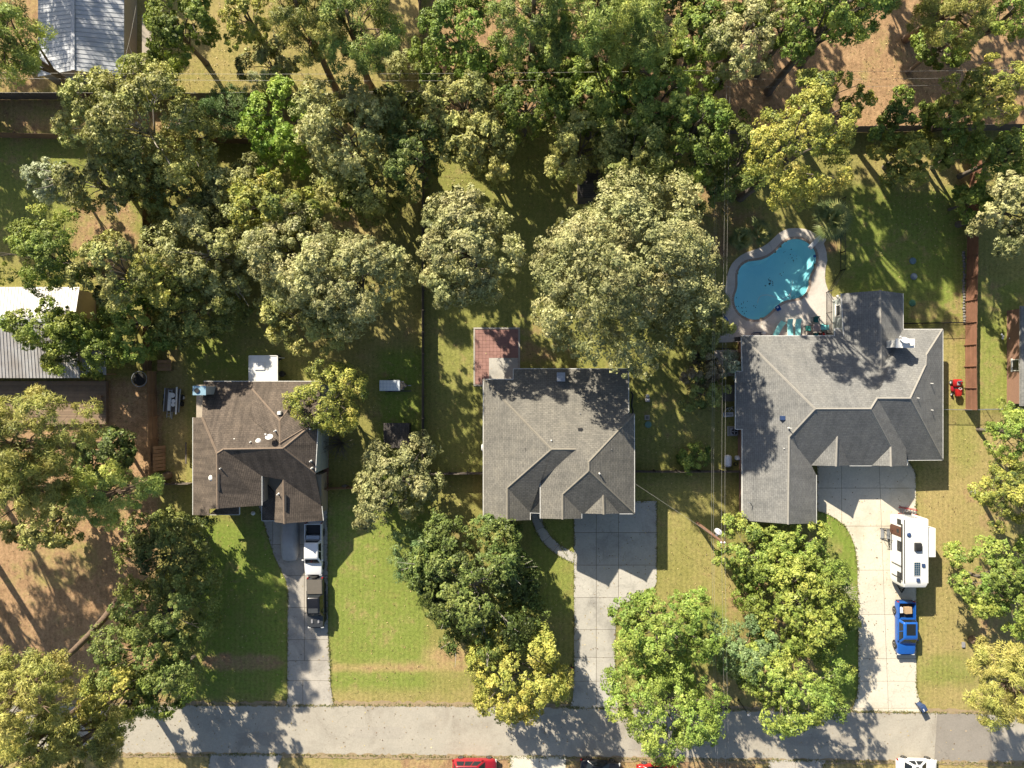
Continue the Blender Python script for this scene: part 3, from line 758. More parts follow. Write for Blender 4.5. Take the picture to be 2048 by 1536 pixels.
wall_box(hm, wx(1060, 3.65) - .39, wy(1010, 3.65), wx(1085, 3.65), wy(762, 3.65) - .41, 3.3, M['brick_wall'])
wall_box(hm, wx(1085, 3.65) + .01, wy(1024, 5.3) + .5, wx(1266, 5.3) - .4, wy(835, 5.3), 5.1, M['brick_wall'])
wall_box(hm, wx(1030, 3.1) + .4, wy(836, 5.3) + .05, wx(1254, 3.1) - .3, wy(740, 3.1) - .4, 2.9, M['brick_wall'])
yb = wy(1024, 5.3) + .5
for xa in (1178, 1226): door(hm, (wx(xa, 2), yb, 0.06), 2.5, 2.15, 'S', M['white_paint'], 4, 'garage_door')
for xa in (1122, 1208): window(hm, (wx(xa, 4), yb, 4.0), 1.2, 1.0, 'S')
window(hm, (wx(1008, 2), wy(1038, 3.65) + .5, 1.6), 1.6, 1.3, 'S')
door(hm, (wx(1072, 2), wy(1010, 3.65), 0.1), 0.95, 2.05, 'S', M['brown_wood'])
for xa in (1060, 1130, 1215): window(hm, (wx(xa, 1.5), wy(740, 3.1) - .4, 1.5), 1.5, 1.2, 'N')
# chimney box on the back slope, vents and pipes
p = G(1121, 754, 4.0)
mb = MB(hm.location); mb.box((p.x, p.y, 3.9), (0.72, 0.8, 1.5)); ch = mb.build('chimney', M['pale_siding'], hm)
mb = MB(hm.location); mb.box((p.x, p.y, 4.69), (0.86, 0.94, 0.08)); mb.build('cap', M['steel'], ch)
mb = MB(hm.location); mb.lathe((p.x, p.y, 4.73), [(.14, 0), (.14, .16), (.2, .17), (.2, .22)], 12); mb.build('flue', M['steel'], ch, smooth=40)
for a, b_, z_ in ((1055,899,5.95), (1160,860,6.35)): box_vent(hm, a, b_, z_, 0.5, 0.34)
for a, b_, z_ in ((1102,880,6.95), (1148,932,6.95), (1198,946,7.55)): vent_pipe(hm, a, b_, z_, 0.5, 0.075)
for a, b_, z_ in ((1148,881,6.9), (1171,904,7.5), (1222,898,6.7), (1107,957,5.9), (1160,827,5.5)): vent_pipe(hm, a, b_, z_, 0.3, 0.04, M['grey_plastic'])
# downspout hose looped at the north-east eave
mb = MB(hm.location); mb.tube([G(*q_, 3.0) for q_ in ((1262,783),(1266,790),(1264,800),(1263,812),(1266,822),(1265,829))], 0.09, 8); mb.build('downspout', M['black_metal'], hm, smooth=50)
p = G(964.5, 895, 3.2); mb = MB(hm.location)
mb.lathe((p.x - .1, p.y, 3.2), [(.02, 0), (.28, .02), (.4, .12), (.41, .14), (.38, .14), (.0, .04)], 16, 'X'); mb.build('satellite_dish', M['white_plastic'], hm, smooth=40)

# ---- right-hand house (slate shingles)
c0 = G(1680, 820)
hr = thing('house', 'large house with slate grey shingle roof next to the swimming pool', 'house', (c0.x, c0.y, 0))
e = 2.7
V = dict(a=(1483.5,672,e), b=(1670,672,e), c=(1670,658,2.45), d=(1683,658,2.45), x0=(1683,587,e), x1=(1806,587,e), xr=(1761,581,4.4), xm=(1763,737,4.45),
         xa=(1688,672,2.75), xb=(1806,659,e), f=(1885.5,659,e), g=(1853,710,4.3), h=(1852,730,4.55), i=(1821,797,6.8), j=(1755,797,6.8), k=(1742,818,6.95), l=(1631,818,6.95),
         m=(1579,874,5.1), n=(1577,1048,4.7), o=(1485,1041,e), p=(1485,858,e), q=(1471.5,858,2.35), r=(1471.5,743,2.35), s=(1485,743,e),
         t=(1632.5,1047,e), u=(1632.5,950,e), v=(1623,931,3.1), D0=(1622,931,3.1), D1=(1675,873,5.1), D2=(1673,932,4.75), D3=(1699,931,3.1),
         E0=(1744,931,3.1), E1=(1782,893,4.5), E2=(1783,932,4.55), w=(1814,931,3.05), y=(1813,899,3.5), z=(1815,920,2.8), A1=(1885.5,919.5,e))
roof(hr, V, ['a b c d xa xm k l', 'x0 xr xm xa', 'xr x1 xb xm', 'xb f g h i j k xm', 'a l m n o p q r s', 'f A1 i h g', 'l k E1 E0 D3 D1 D0 v m',
             'm v u t n', 'D1 D0 D2', 'D1 D2 D3', 'E1 E0 E2', 'k j y w E2 E1', 'j i A1 z y'],
     M['shingle_slate'], ['a l', 'l k', 'l m', 'm n', 'xr xm', 'k j', 'j i', 'i A1', 'i h', 'h g', 'g f', 'k E1', 'D1 D2', 'E1 E2'], M['cap_slate'],
     ['a b', 'b c', 'c d', 'x0 xa', 'x1 xb', 'xb f', 'f A1', 'z A1', 'z w', 'u t', 'o p', 'p q', 'q r', 'r s', 's a', 'D3 E0', 'v D0'], M['gutter'])
wall_box(hr, wx(1483, e) + .5, wy(930, e) + .6, wx(1885, e) - .45, wy(672, e) - .5, 2.55, M['brick_wall'])
wall_box(hr, wx(1683, e) + .3, wy(672, e) - .49, wx(1806, e) - .3, wy(587, e) - .4, 2.55, M['pale_siding'])
wall_box(hr, wx(1485, e) + .51, wy(1044, e) + .5, wx(1632, e) - .4, wy(930, e) + .59, 2.55, M['brick_wall'])
yb = wy(930, e) + .6
for xa in (1676, 1726, 1782): door(hr, (wx(xa, 2), yb, 0.06), 2.5, 2.1, 'S', M['white_paint'], 4, 'garage_door')
window(hr, (wx(1848, 2), yb, 1.5), 1.6, 1.2, 'S'); window(hr, (wx(1560, 2), wy(1044, e) + .5, 1.5), 1.8, 1.3, 'S')
for xa in (1530, 1590, 1650): window(hr, (wx(xa, 1.5), wy(672, e) - .5, 1.4), 1.5, 1.2, 'N')
for ya in (620,): window(hr, (wx(1683, e) + .3, wy(ya, 2), 1.4), 1.2, 1.0, 'W')
for ya in (760, 860): window(hr, (wx(1885, e) - .45, wy(ya, 2), 1.5), 1.2, 1.1, 'E')
# chimney with a satellite dish strapped to it
cz = 5.9; p0 = G(1790, 677, cz); p1 = G(1829, 696, cz)
mb = MB(hr.location); mb.box(((p0.x + p1.x) / 2, (p0.y + p1.y) / 2, 4.5), (1.75, 0.75, 2.8)); ch = mb.build('chimney', M['white_paint'], hr)
mb = MB(hr.location); mb.box(((p0.x + p1.x) / 2, (p0.y + p1.y) / 2, 5.95), (1.95, 0.95, 0.10)); mb.build('cap', M['white_paint'], ch)
mb = MB(hr.location); mb.box(((p0.x + p1.x) / 2 + .55, (p0.y + p1.y) / 2 - .1, 6.1), (.34, .34, .22)); mb.build('flue', M['white_paint'], ch)
pd_ = G(1809, 682, 6.3); mb = MB(hr.location)
mb.lathe((0, 0, 0), [(.02, 0), (.25, .03), (.40, .13), (.42, .15), (.38, .15), (.0, .05)], 18)
rotm = Matrix.Rotation(R(-38), 3, 'X'); mb.v = [rotm @ q_ + pd_ for q_ in mb.v]
mb.tube([pd_ + Vector((0, 0, 0)), pd_ + Vector((-.45, .42, .05))], .025, 6); mb.box(pd_ + Vector((-.48, .45, .08)), (.14, .14, .14))
mb.tube([pd_, pd_ + Vector((0, 0, -.35))], .04, 6)
mb.build('satellite_dish', M['white_plastic'], hr, smooth=40)
box_vent(hr, 1564.5, 836, 4.75, .5, .34, M['navy_plastic'])
for a, b_, z_ in ((1675,788,5.55), (1560,931,4.2)): vent_pipe(hr, a, b_, z_, .3, .13)
p = G(1703, 796, 5.85); mb = MB(hr.location); mb.lathe((p.x, p.y, 5.6), [(.34, 0), (.34, .22), (.25, .34), (.0, .36)], 14); sv = mb.build('solar_vent', M['white_paint'], hr, smooth=40)
mb = MB(hr.location); mb.box((p.x + .05, p.y - .02, 6.02), (.4, .36, .04), rx=R(12)); mb.build('panel', M['solar'], sv)
for a, b_, z_ in ((1577.5,856,5.35), (1564,896,4.3), (1859,767,3.8), (1859,820,3.8), (1831,796,5.6)): vent_pipe(hr, a, b_, z_, .62, .045, M['white_paint'])
vent_pipe(hr, 1611, 822, 5.9, .2, .12, M['grey_plastic'])
# electric mast and aerial on the west eave
for (a, b_), (a2, b2) in (((1476,1024),(1485,1028)), ((1491,1003),(1498,1003))):
    mb = MB(hr.location); q0 = G(a2, b2, 2.6); mb.tube([q0, q0 + Vector((-.1, 0, .9)), q0 + Vector((-.45, .1, 1.2))], .04, 6); mb.build('electric_mast', M['steel'], hr, smooth=40)

# ---- left-hand house (brown shingles)
c0 = G(520, 890)
hl = thing('house', 'brown shingle roofed house with two pickup trucks parked in front of its garage', 'house', (c0.x, c0.y, 0))
V = dict(a=(407,763,3.4), b=(641,763,3.4), c=(636,840,5.4), d=(566,897,7.3), e=(447,899,7.3), f=(434,907,7.0), g=(386,835,4.8), g2=(404,835,5.6), h=(386,1030,4.6), i=(418,1031,6.1), i2=(418,1018,6.1), j=(435,1017,7.0),
         k=(523,952,5.3), l=(523,1011,5.0), m=(630,947,5.4), n=(643,1012,3.1), o=(646,1041,2.95), p=(569,1047,4.75), q=(567,960,4.85), r=(549,984,3.95), s=(549,1044,3.9), u=(524,1041,2.75), u0=(524,956,3.2), r2=(549,986,2.9), s2=(549,1041,2.8),
         A=(504,779,4.1), B=(608,779,4.1), C=(559,842,6.4), D=(560,886,7.1), E=(503,838,5.65), Fx=(627,846,5.6), b1=(418,1029,2.6), b2=(478,1029,2.6), b3=(478,1012,3.0), b4=(435,1015,3.1))
roof(hl, V, ['a b c d e f g2', 'f g2 g h i i2 j', 'e d m n q k', 'f e k l j', 'd c m', 'A B C', 'A C D E', 'B Fx D C', 'q r s p', 'q n o p', 'u0 r2 s2 u', 'b1 b2 b3 b4'],
     M['shingle_brown'], ['g2 f', 'f e', 'e d', 'f j', 'd c', 'd m', 'A C', 'B C', 'C D', 'q p', 'D Fx'], M['cap_brown'],
     ['a b', 'g h', 'c m', 'o n', 'u s2', 'u0 u', 'b1 b2', 'b2 b3', 'l k'], M['gutter'])
wall_box(hl, wx(386, 3) + .4, wy(764, 3) - 7.5, wx(524, 3), wy(764, 3) - .3, 3.1, M['beige_siding'])
wall_box(hl, wx(388, 4.6) + .4, wy(1014, 5) + .4, wx(522, 5), wy(764, 3) - 7.52, 4.4, M['beige_siding'])
wall_box(hl, wx(524, 3) + .02, wy(1038, 2.7) + .6, wx(646, 2.7) - .2, wy(950, 3), 2.6, M['beige_siding'])
wall_box(hl, wx(524, 3) + .01, wy(946, 5), wx(632, 5.1) - .02, wy(764, 3) - .32, 4.9 - 2.1, M['pale_siding'])
wall_box(hl, wx(566, 6), wy(946, 5) + .01, wx(632, 5.1) - .03, wy(850, 5), 5.0, M['pale_siding'], 2.81)
yb = wy(1038, 2.7) + .6
door(hl, (wx(600, 2), yb, 0.05), 4.8, 2.1, 'S', M['white_paint'], 4, 'garage_door')
for ya in (880, 925): window(hl, (wx(632, 4) + .1, wy(ya, 3.6), 3.7), 1.0, 1.1, 'E')
window(hl, (wx(455, 2), wy(1014, 5) + .4, 1.5), 1.6, 1.3, 'S')
# metal clad chimney on the west side
p0 = G(386, 781, 6.2); p1 = G(431, 781, 3.2)
mb = MB(hl.location); mb.box((p0.x + .62, p0.y, 3.1), (1.25, 0.85, 6.0)); ch = mb.build('chimney', M['pale_siding'], hl)
mb = MB(hl.location); mb.box((p0.x + .62, p0.y, 6.13), (1.35, .95, .06)); mb.build('cap', pmat('blue_flashing', (0.33, 0.50, 0.60), (0.28, 0.44, 0.54), 3, 0.4, 0.3), ch)
mb = MB(hl.location); mb.lathe((p0.x + .4, p0.y, 6.16), [(.2, 0), (.2, .05), (.25, .06), (.25, .12)], 14); mb.build('flue', M['dark_plastic'], ch, smooth=40)
for a, b_, z_ in ((469,882,6.55), (517,883,6.7), (423,956,6.35)):
    p = G(a, b_, z_); mb = MB(hl.location); mb.lathe((p.x, p.y, z_ - .2), [(.32, .05), (.32, .2), (.27, .32), (.12, .39), (0, .4)], 16); mb.build('turbine_vent', M['white_paint'], hl, smooth=45)
for a, b_, z_, h_ in ((444,936,6.75,.6), (557,988,4.5,.5), (622,858,5.75,.5), (622,922,5.7,.5), (551,862,6.7,.5), (502,884,6.75,.35), (624,936,5.6,.4)): vent_pipe(hl, a, b_, z_, h_, .06)
box_vent(hl, 559.5, 826, 6.0, .4, .3, M['white_paint'])
p = G(541, 879, 7.2); mb = MB(hl.location)
mb.lathe((0, 0, 0), [(.02, 0), (.22, .03), (.36, .12), (.38, .14), (.34, .14), (.0, .05)], 16)
rotm = Matrix.Rotation(R(-48), 3, 'X'); mb.v = [rotm @ q_ + p + Vector((-.05, .2, .2)) for q_ in mb.v]
mb.tube([p + Vector((0, 0, -.5)), p + Vector((0, .2, .2))], .03, 6); mb.tube([p + Vector((0, .2, .2)), p + Vector((-.4, .55, .25))], .02, 6)
mb.box(p + Vector((-.42, .57, .27)), (.16, .12, .12)); mb.build('satellite_dish', M['white_plastic'], hl, smooth=40)
for a, b_, z_, a2, b2 in ((438,948,6.95,438,982), (571.5,990,4.75,571.5,1022)):
    mb = MB(hl.location); mb.bar(G(a, b_, z_ + .06), G(a2, b2, z_ + .02), .16, .12); mb.build('ridge_vent', M['dark_plastic'], hl)

# white insulated patio cover behind the brown house
p0 = G(498.5, 711.5, 2.6); p1 = G(555, 762, 2.6)
pc_ = thing('patio_cover', 'white flat patio cover on posts behind the brown roofed house', 'patio cover', ((p0.x + p1.x) / 2, (p0.y + p1.y) / 2, 0))
wd, dp = p1.x - p0.x, p0.y - p1.y
mb = MB(); mb.box((0, 0, 2.55), (wd, dp, .1)); mb.build('roof_panel', M['white_paint'], pc_, bevel=.015)
for x in (-wd / 2, wd / 2): MB().box((x, 0, 2.57), (.09, dp + .02, .2)).build('fascia', M['white_paint'], pc_)
for y in (-1, 1): MB().box((0, y * dp / 2, 2.57), (wd - .12, .08, .18)).build('fascia', M['white_paint'], pc_)
for x in (-1, 1): MB().box((x * (wd / 2 - .15), dp / 2 - .15, 1.25), (.1, .1, 2.5)).build('post', M['white_paint'], pc_)
MB().box((-.35, .2, 2.66), (1.2, .9, .12), taper=.8).build('skylight', M['white_plastic'], pc_, bevel=.02)

# ------------------------------------------------------------------ metal roofed buildings
def ribs(mb, a, b_, c, d, n, w_=0.05, h_=0.04):
    """ribs running a->b across the plane a,b,c(next to b),d(next to a)"""
    for i in range(n + 1):
        t = i / n; mb.bar(a.lerp(d, t) + Vector((0, 0, .02)), b_.lerp(c, t) + Vector((0, 0, .02)), w_, h_)
# barn in the top-left corner
c0 = G(170, 60)
br = thing('barn', 'barn with blue-grey ribbed metal gable roof and pale walls', 'barn', (c0.x, c0.y, 0))
W_ = dict(a=G(76, -260, 2.6), b=G(76, 153, 2.6), c=G(146, 140, 3.9), d=G(146, -260, 3.9), e=G(248, 152, 2.6), f=G(248, -260, 2.6))
for k_ in ('a b c d', 'd c e f'): slope_obj(br, br.location, [W_[x] for x in k_.split()], M['metal_roof'], .06)
for q_ in (('a', 'd', 'c', 'b'), ('d', 'f', 'e', 'c')):
    mb = MB(br.location); ribs(mb, *[W_[x] for x in q_], 46); tag(mb.build('rib', M['metal_roof'], br), kind='stuff')
mb = MB(br.location); mb.bar(W_['c'] + Vector((0, 0, .04)), W_['d'] + Vector((0, 0, .04)), .4, .05); mb.build('ridge_cap', M['metal_roof'], br)
x0, x1 = W_['b'].x + .25, W_['e'].x - .02; y0 = W_['b'].y + .25; xm = W_['c'].x
mb = MB(br.location)
mb.quad((x0, y0, 0), (x1, y0, 0), (x1, y0, 2.52), (xm, y0, 3.8), (x0, y0, 2.52)); mb.quad((x1, y0, 0), (x1, 60, 0), (x1, 60, 2.55), (x1, y0, 2.55)); mb.quad((x0, 60, 0), (x0, y0, 0), (x0, y0, 2.55), (x0, 60, 2.55))
mb.build('wall', M['beige_siding'], br)
door(br, (x0 + 3.2, y0, 0), 2.6, 2.1, 'S', M['pale_siding'], 3)
# shed strip east of the barn
c0 = G(296, 75)
sh = thing('storage_shed', 'narrow beige metal storage shed close to the barn wall, half under a yellow-green tree', 'shed', (c0.x, c0.y, 0))
slope_obj(sh, sh.location, [G(284, 30, 2.2), G(284, 122, 2.2), G(303, 122, 2.0), G(303, 30, 2.0)], M['beige_siding'], .06)
wall_box(sh, wx(285, 2.2), wy(121, 2.2), wx(302, 2), wy(31, 2.2), 1.93, M['beige_siding']); door(sh, (wx(293, 1), wy(121, 2.2), 0), .7, 1.8, 'S', M['beige_siding'])
# cottage on the left edge with ribbed roof and lean-to
c0 = G(60, 670)
ct = thing('cottage', 'cottage with silver ribbed metal roof beside the large wooden deck', 'cottage', (c0.x, c0.y, 0))
W_ = dict(a=G(-260, 574, 3.0), b=G(159, 574, 3.0), c=G(149, 640, 4.1), d=G(-260, 640, 4.1), e=G(159.5, 756, 2.6), f=G(-260, 756, 2.6))
for k_ in ('a b c d', 'd c e f'): slope_obj(ct, ct.location, [W_[x] for x in k_.split()], M['metal_rust'], .06)
for q_ in (('b', 'c', 'd', 'a'), ('c', 'e', 'f', 'd')):
    mb = MB(ct.location); ribs(mb, *[W_[x] for x in q_], 62); tag(mb.build('rib', M['metal_rust'], ct), kind='stuff')
mb = MB(ct.location); mb.bar(W_['c'] + Vector((0, 0, .04)), W_['d'] + Vector((0, 0, .04)), .4, .05); mb.build('ridge_cap', M['metal_roof'], ct)
xr_ = W_['b'].x - .05
mb = MB(ct.location); yt, ym, yq = W_['b'].y - .3, W_['c'].y, W_['e'].y + .3
mb.quad((xr_, yq, 0), (xr_, yt, 0), (xr_, yt, 2.9), (xr_, ym, 3.95), (xr_, yq, 2.5)); mb.quad((-58, yq, 0), (xr_, yq, 0), (xr_, yq, 2.5), (-58, yq, 2.5)); mb.quad((xr_, yt, 0), (-58, yt, 0), (-58, yt, 2.9), (xr_, yt, 2.9))
mb.build('wall', M['beige_siding'], ct)
door(ct, (wx(100, 1), yq, .4), 1.6, 2.0, 'S', M['glass']); window(ct, (wx(40, 1), yq, 1.6), 1.4, 1.1, 'S')
lt = [G(160, 660, 2.6), G(212, 660, 2.3), G(212, 750, 2.2), G(160, 750, 2.5)]
slope_obj(ct, ct.location, lt, M['metal_roof'], .05, 'lean_to_roof')
mb = MB(ct.location); ribs(mb, lt[0], lt[3], lt[2], lt[1], 18, .04, .03); tag(mb.build('rib', M['metal_roof'], ct), kind='stuff')
for a, b_ in ((210, 748), (210, 664)): p = G(a, b_, 2.2); MB(ct.location).box((p.x - .1, p.y, 1.08), (.12, .12, 2.16)).build('post', M['tan_wood'], ct)
# deck boards, each its own plank
c0 = G(120, 805); dk = thing('wooden_deck', 'weathered brown board deck in front of the silver roofed cottage', 'deck', (c0.x, c0.y, 0))
zd = 0.5; ya, yb2 = wy(762, zd), wy(848.5, zd); xl, xr2 = wx(-120, zd), wx(212, zd)
nb = 33; bw = (ya - yb2) / nb
for i in range(nb):
    y = yb2 + (i + .5) * bw
    seg = [(xl, xr2)]
    if wy(801, zd) < y < wy(786, zd): seg = [(xl, wx(51, zd)), (wx(85, zd), xr2)]
    for s0, s1 in seg:
        j = random.uniform(-.02, .02)
        MB(dk.location).box(((s0 + s1) / 2, y, zd - .02), (s1 - s0 + j, bw - .014, .04)).build('board', M['deck_wood'], dk)
for x in np.linspace(xl + .2, xr2 - .2, 7):
    MB(dk.location).box((x, (ya + yb2) / 2, zd - .12), (.08, ya - yb2 - .1, .16)).build('joist', M['deck_wood'], dk)
MB(dk.location).box((xr2 - .02, (ya + yb2) / 2, zd - .26), (.04, ya - yb2 - .02, .42)).build('skirt', M['deck_wood'], dk)
c0 = G(202, 806, .5); bn = thing('bench', 'narrow wooden bench standing on the edge of the wooden deck', 'bench', (c0.x, c0.y, .5))
for x in (-.2, -.07, .07, .2): MB().box((x, 0, .44), (.11, 1.8, .04)).build('slat', M['tan_wood'], bn)
for y in (-.75, .75): MB().box((0, y, .21), (.42, .08, .42)).build('leg', M['tan_wood'], bn)

# dark shed by the middle fence, small hidden shed under the trees
def shed(name, label, x0, y0, x1, y1, z, roofm, wallm, ridge='x'):
    c_ = G((x0 + x1) / 2, (y0 + y1) / 2)
    t = thing(name, label, 'shed', (c_.x, c_.y, 0))
    if ridge == 'y':
        xm_ = x0 + (x1 - x0) * .8
        for qd in ([(x0, y0, z - .5), (xm_, y0, z), (xm_, y1, z), (x0, y1, z - .5)], [(xm_, y0, z), (x1, y0, z - .3), (x1, y1, z - .3), (xm_, y1, z)]): slope_obj(t, t.location, [G(*k_) for k_ in qd], roofm, .08)
    else:
        ym_ = (y0 + y1) / 2
        for qd in ([(x0, y0, z - .5), (x1, y0, z - .5), (x1, ym_, z), (x0, ym_, z)], [(x0, ym_, z), (x1, ym_, z), (x1, y1, z - .5), (x0, y1, z - .5)]): slope_obj(t, t.location, [G(*k_) for k_ in qd], roofm, .08)
    wall_box(t, wx(x0, z) + .15, wy(y1, z) + .15, wx(x1, z) - .15, wy(y0, z) - .15, z - .58, wallm)
    door(t, (wx((x0 + x1) / 2, z), wy(y1, z) + .15, 0), .9, z - .75, 'S', wallm)
    return t
shed('garden_shed', 'dark roofed garden shed near the tall board fence below the covered boat', 767, 846, 818, 896, 2.4, M['shingle_dark'], M['grey_wood'], 'y')
shed('garden_shed', 'dark grey shed half hidden under trees behind the biggest pale tree', 1157, 338, 1262, 396, 3.0, M['shingle_dark'], M['grey_wood'])
c0 = G(2075, 705); nb_ = thing('house', 'house at the picture edge with only its pale eave showing', 'house', (c0.x, c0.y, 0))
slope_obj(nb_, nb_.location, [G(2041, 612, 2.7), G(2041, 812, 2.7), G(2160, 812, 4.6), G(2160, 612, 4.6)], M['shingle_slate'], .15)
mb = MB(nb_.location); mb.bar(G(2041, 612, 2.6), G(2041, 812, 2.6), .13, .17); mb.build('gutter', M['gutter'], nb_)
wall_box(nb_, wx(2050, 2.7), wy(808, 2.7), wx(2160, 2.7), wy(616, 2.7), 2.5, M['brick_wall'])
window(nb_, (wx(2050, 2.7), wy(730, 2), 1.4), 1.2, 1.0, 'W')

import zlib
# ------------------------------------------------------------------ trees
def leaf_mat(name, dark, mid, light, trans=0.2, rough=0.5):
    m, n, b, l = nodes(name)
    at = n.nodes.new('ShaderNodeAttribute'); at.attribute_name = 'tint'
    oi = n.nodes.new('ShaderNodeObjectInfo')
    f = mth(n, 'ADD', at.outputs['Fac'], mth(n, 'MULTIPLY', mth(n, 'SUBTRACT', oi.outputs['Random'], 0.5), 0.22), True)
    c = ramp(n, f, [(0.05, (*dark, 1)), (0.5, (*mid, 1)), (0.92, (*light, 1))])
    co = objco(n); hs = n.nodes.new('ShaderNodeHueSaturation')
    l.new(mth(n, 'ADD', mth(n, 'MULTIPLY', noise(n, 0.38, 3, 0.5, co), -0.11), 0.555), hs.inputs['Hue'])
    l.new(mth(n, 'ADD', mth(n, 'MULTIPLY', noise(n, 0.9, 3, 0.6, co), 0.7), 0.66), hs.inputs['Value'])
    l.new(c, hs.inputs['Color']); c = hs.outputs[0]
    l.new(c, b.inputs['Base Color']); b.inputs['Roughness'].default_value = rough; b.inputs['Specular IOR Level'].default_value = 0.3
    t = n.nodes.new('ShaderNodeBsdfTranslucent'); l.new(mixc(n, 0.55, c, (0.9, 0.95, 0.25, 1), 'MULTIPLY'), t.inputs[0])
    mx = n.nodes.new('ShaderNodeMixShader'); mx.inputs[0].default_value = trans
    l.new(b.outputs[0], mx.inputs[1]); l.new(t.outputs[0], mx.inputs[2]); l.new(mx.outputs[0], n.nodes['Material Output'].inputs[0])
    return m
LM = {
 'pale':   leaf_mat('leaf_pale_olive',  (0.103, 0.119, 0.046), (0.358, 0.356, 0.150), (0.603, 0.588, 0.273)),
 'olive':  leaf_mat('leaf_olive',       (0.076, 0.090, 0.029), (0.355, 0.359, 0.112), (0.618, 0.598, 0.203)),
 'yellow': leaf_mat('leaf_yellow_green',(0.078, 0.116, 0.036), (0.345, 0.363, 0.076), (0.596, 0.524, 0.125)),
 'ygreen': leaf_mat('leaf_warm_green',  (0.076, 0.109, 0.022), (0.233, 0.299, 0.058), (0.435, 0.462, 0.101)),
 'lime':   leaf_mat('leaf_lime',        (0.097, 0.172, 0.020), (0.251, 0.378, 0.056), (0.406, 0.522, 0.104)),
 'green':  leaf_mat('leaf_green',       (0.046, 0.074, 0.017), (0.226, 0.310, 0.062), (0.475, 0.522, 0.114)),
 'bright': leaf_mat('leaf_bright_green',(0.079, 0.123, 0.022), (0.234, 0.328, 0.063), (0.420, 0.488, 0.105)),
 'dark':   leaf_mat('leaf_dark_green',  (0.035, 0.050, 0.014), (0.156, 0.211, 0.052), (0.367, 0.409, 0.113)),
 'moss':   leaf_mat('leaf_moss_green',  (0.059, 0.074, 0.021), (0.244, 0.278, 0.074), (0.448, 0.446, 0.134)),
 'grey':   leaf_mat('leaf_grey_olive',  (0.084, 0.090, 0.037), (0.324, 0.330, 0.121), (0.562, 0.557, 0.225)),
 'white':  leaf_mat('leaf_whitish',     (0.158, 0.186, 0.112), (0.422, 0.461, 0.284), (0.640, 0.684, 0.457)),
 'blue':   leaf_mat('leaf_blue_green',  (0.064, 0.113, 0.042), (0.191, 0.278, 0.107), (0.321, 0.413, 0.170)),
 'pine':   leaf_mat('needle_green',     (0.046, 0.068, 0.019), (0.299, 0.375, 0.090), (0.627, 0.660, 0.166), 0.2),
 'pineyel':leaf_mat('needle_yellow',    (0.060, 0.075, 0.020), (0.318, 0.319, 0.077), (0.569, 0.517, 0.148), 0.2),
 'brown':  leaf_mat('leaf_brown',       (0.085, 0.066, 0.033), (0.276, 0.215, 0.118), (0.480, 0.382, 0.236), 0.15),
 'palm':   leaf_mat('palm_green', (0.06, 0.085, 0.03), (0.17, 0.21, 0.07), (0.44, 0.42, 0.15), 0.2),
}
M['bark'] = pmat('bark_grey', (0.17, 0.145, 0.12), (0.10, 0.085, 0.07), 4, 0.95, bmp=0.6, bscale=18)
M['bark_pine'] = pmat('bark_pine', (0.20, 0.14, 0.10), (0.12, 0.085, 0.06), 4, 0.95, bmp=0.6, bscale=14)
M['bark_pale'] = pmat('bark_pale', (0.42, 0.38, 0.33), (0.28, 0.25, 0.22), 4, 0.95, bmp=0.4, bscale=18)

def unit(a): return a / np.maximum(np.linalg.norm(a, axis=-1, keepdims=True), 1e-9)

def leaf_mesh(name, pos, nrm, tdir, L, Wd, tint, mat):
    n = len(pos)
    t = unit(tdir - nrm * np.sum(tdir * nrm, -1, keepdims=True)); b_ = np.cross(nrm, t)
    L = L[:, None]; Wd = Wd[:, None]
    v = np.stack([pos + t * L * .58, pos + b_ * Wd * .56 - t * L * .38, pos - b_ * Wd * .56 - t * L * .38], 1).reshape(-1, 3).astype(np.float32)
    me = bpy.data.meshes.new(name)
    me.vertices.add(3 * n); me.vertices.foreach_set('co', v.ravel())
    me.loops.add(3 * n); me.loops.foreach_set('vertex_index', np.arange(3 * n, dtype=np.int32))
    me.polygons.add(n); me.polygons.foreach_set('loop_start', np.arange(0, 3 * n, 3, dtype=np.int32))
    me.update(calc_edges=True)
    a = me.attributes.new('tint', 'FLOAT', 'FACE'); a.data.foreach_set('value', np.clip(tint, 0, 1).astype(np.float32))
    me.materials.append(mat)
    return me

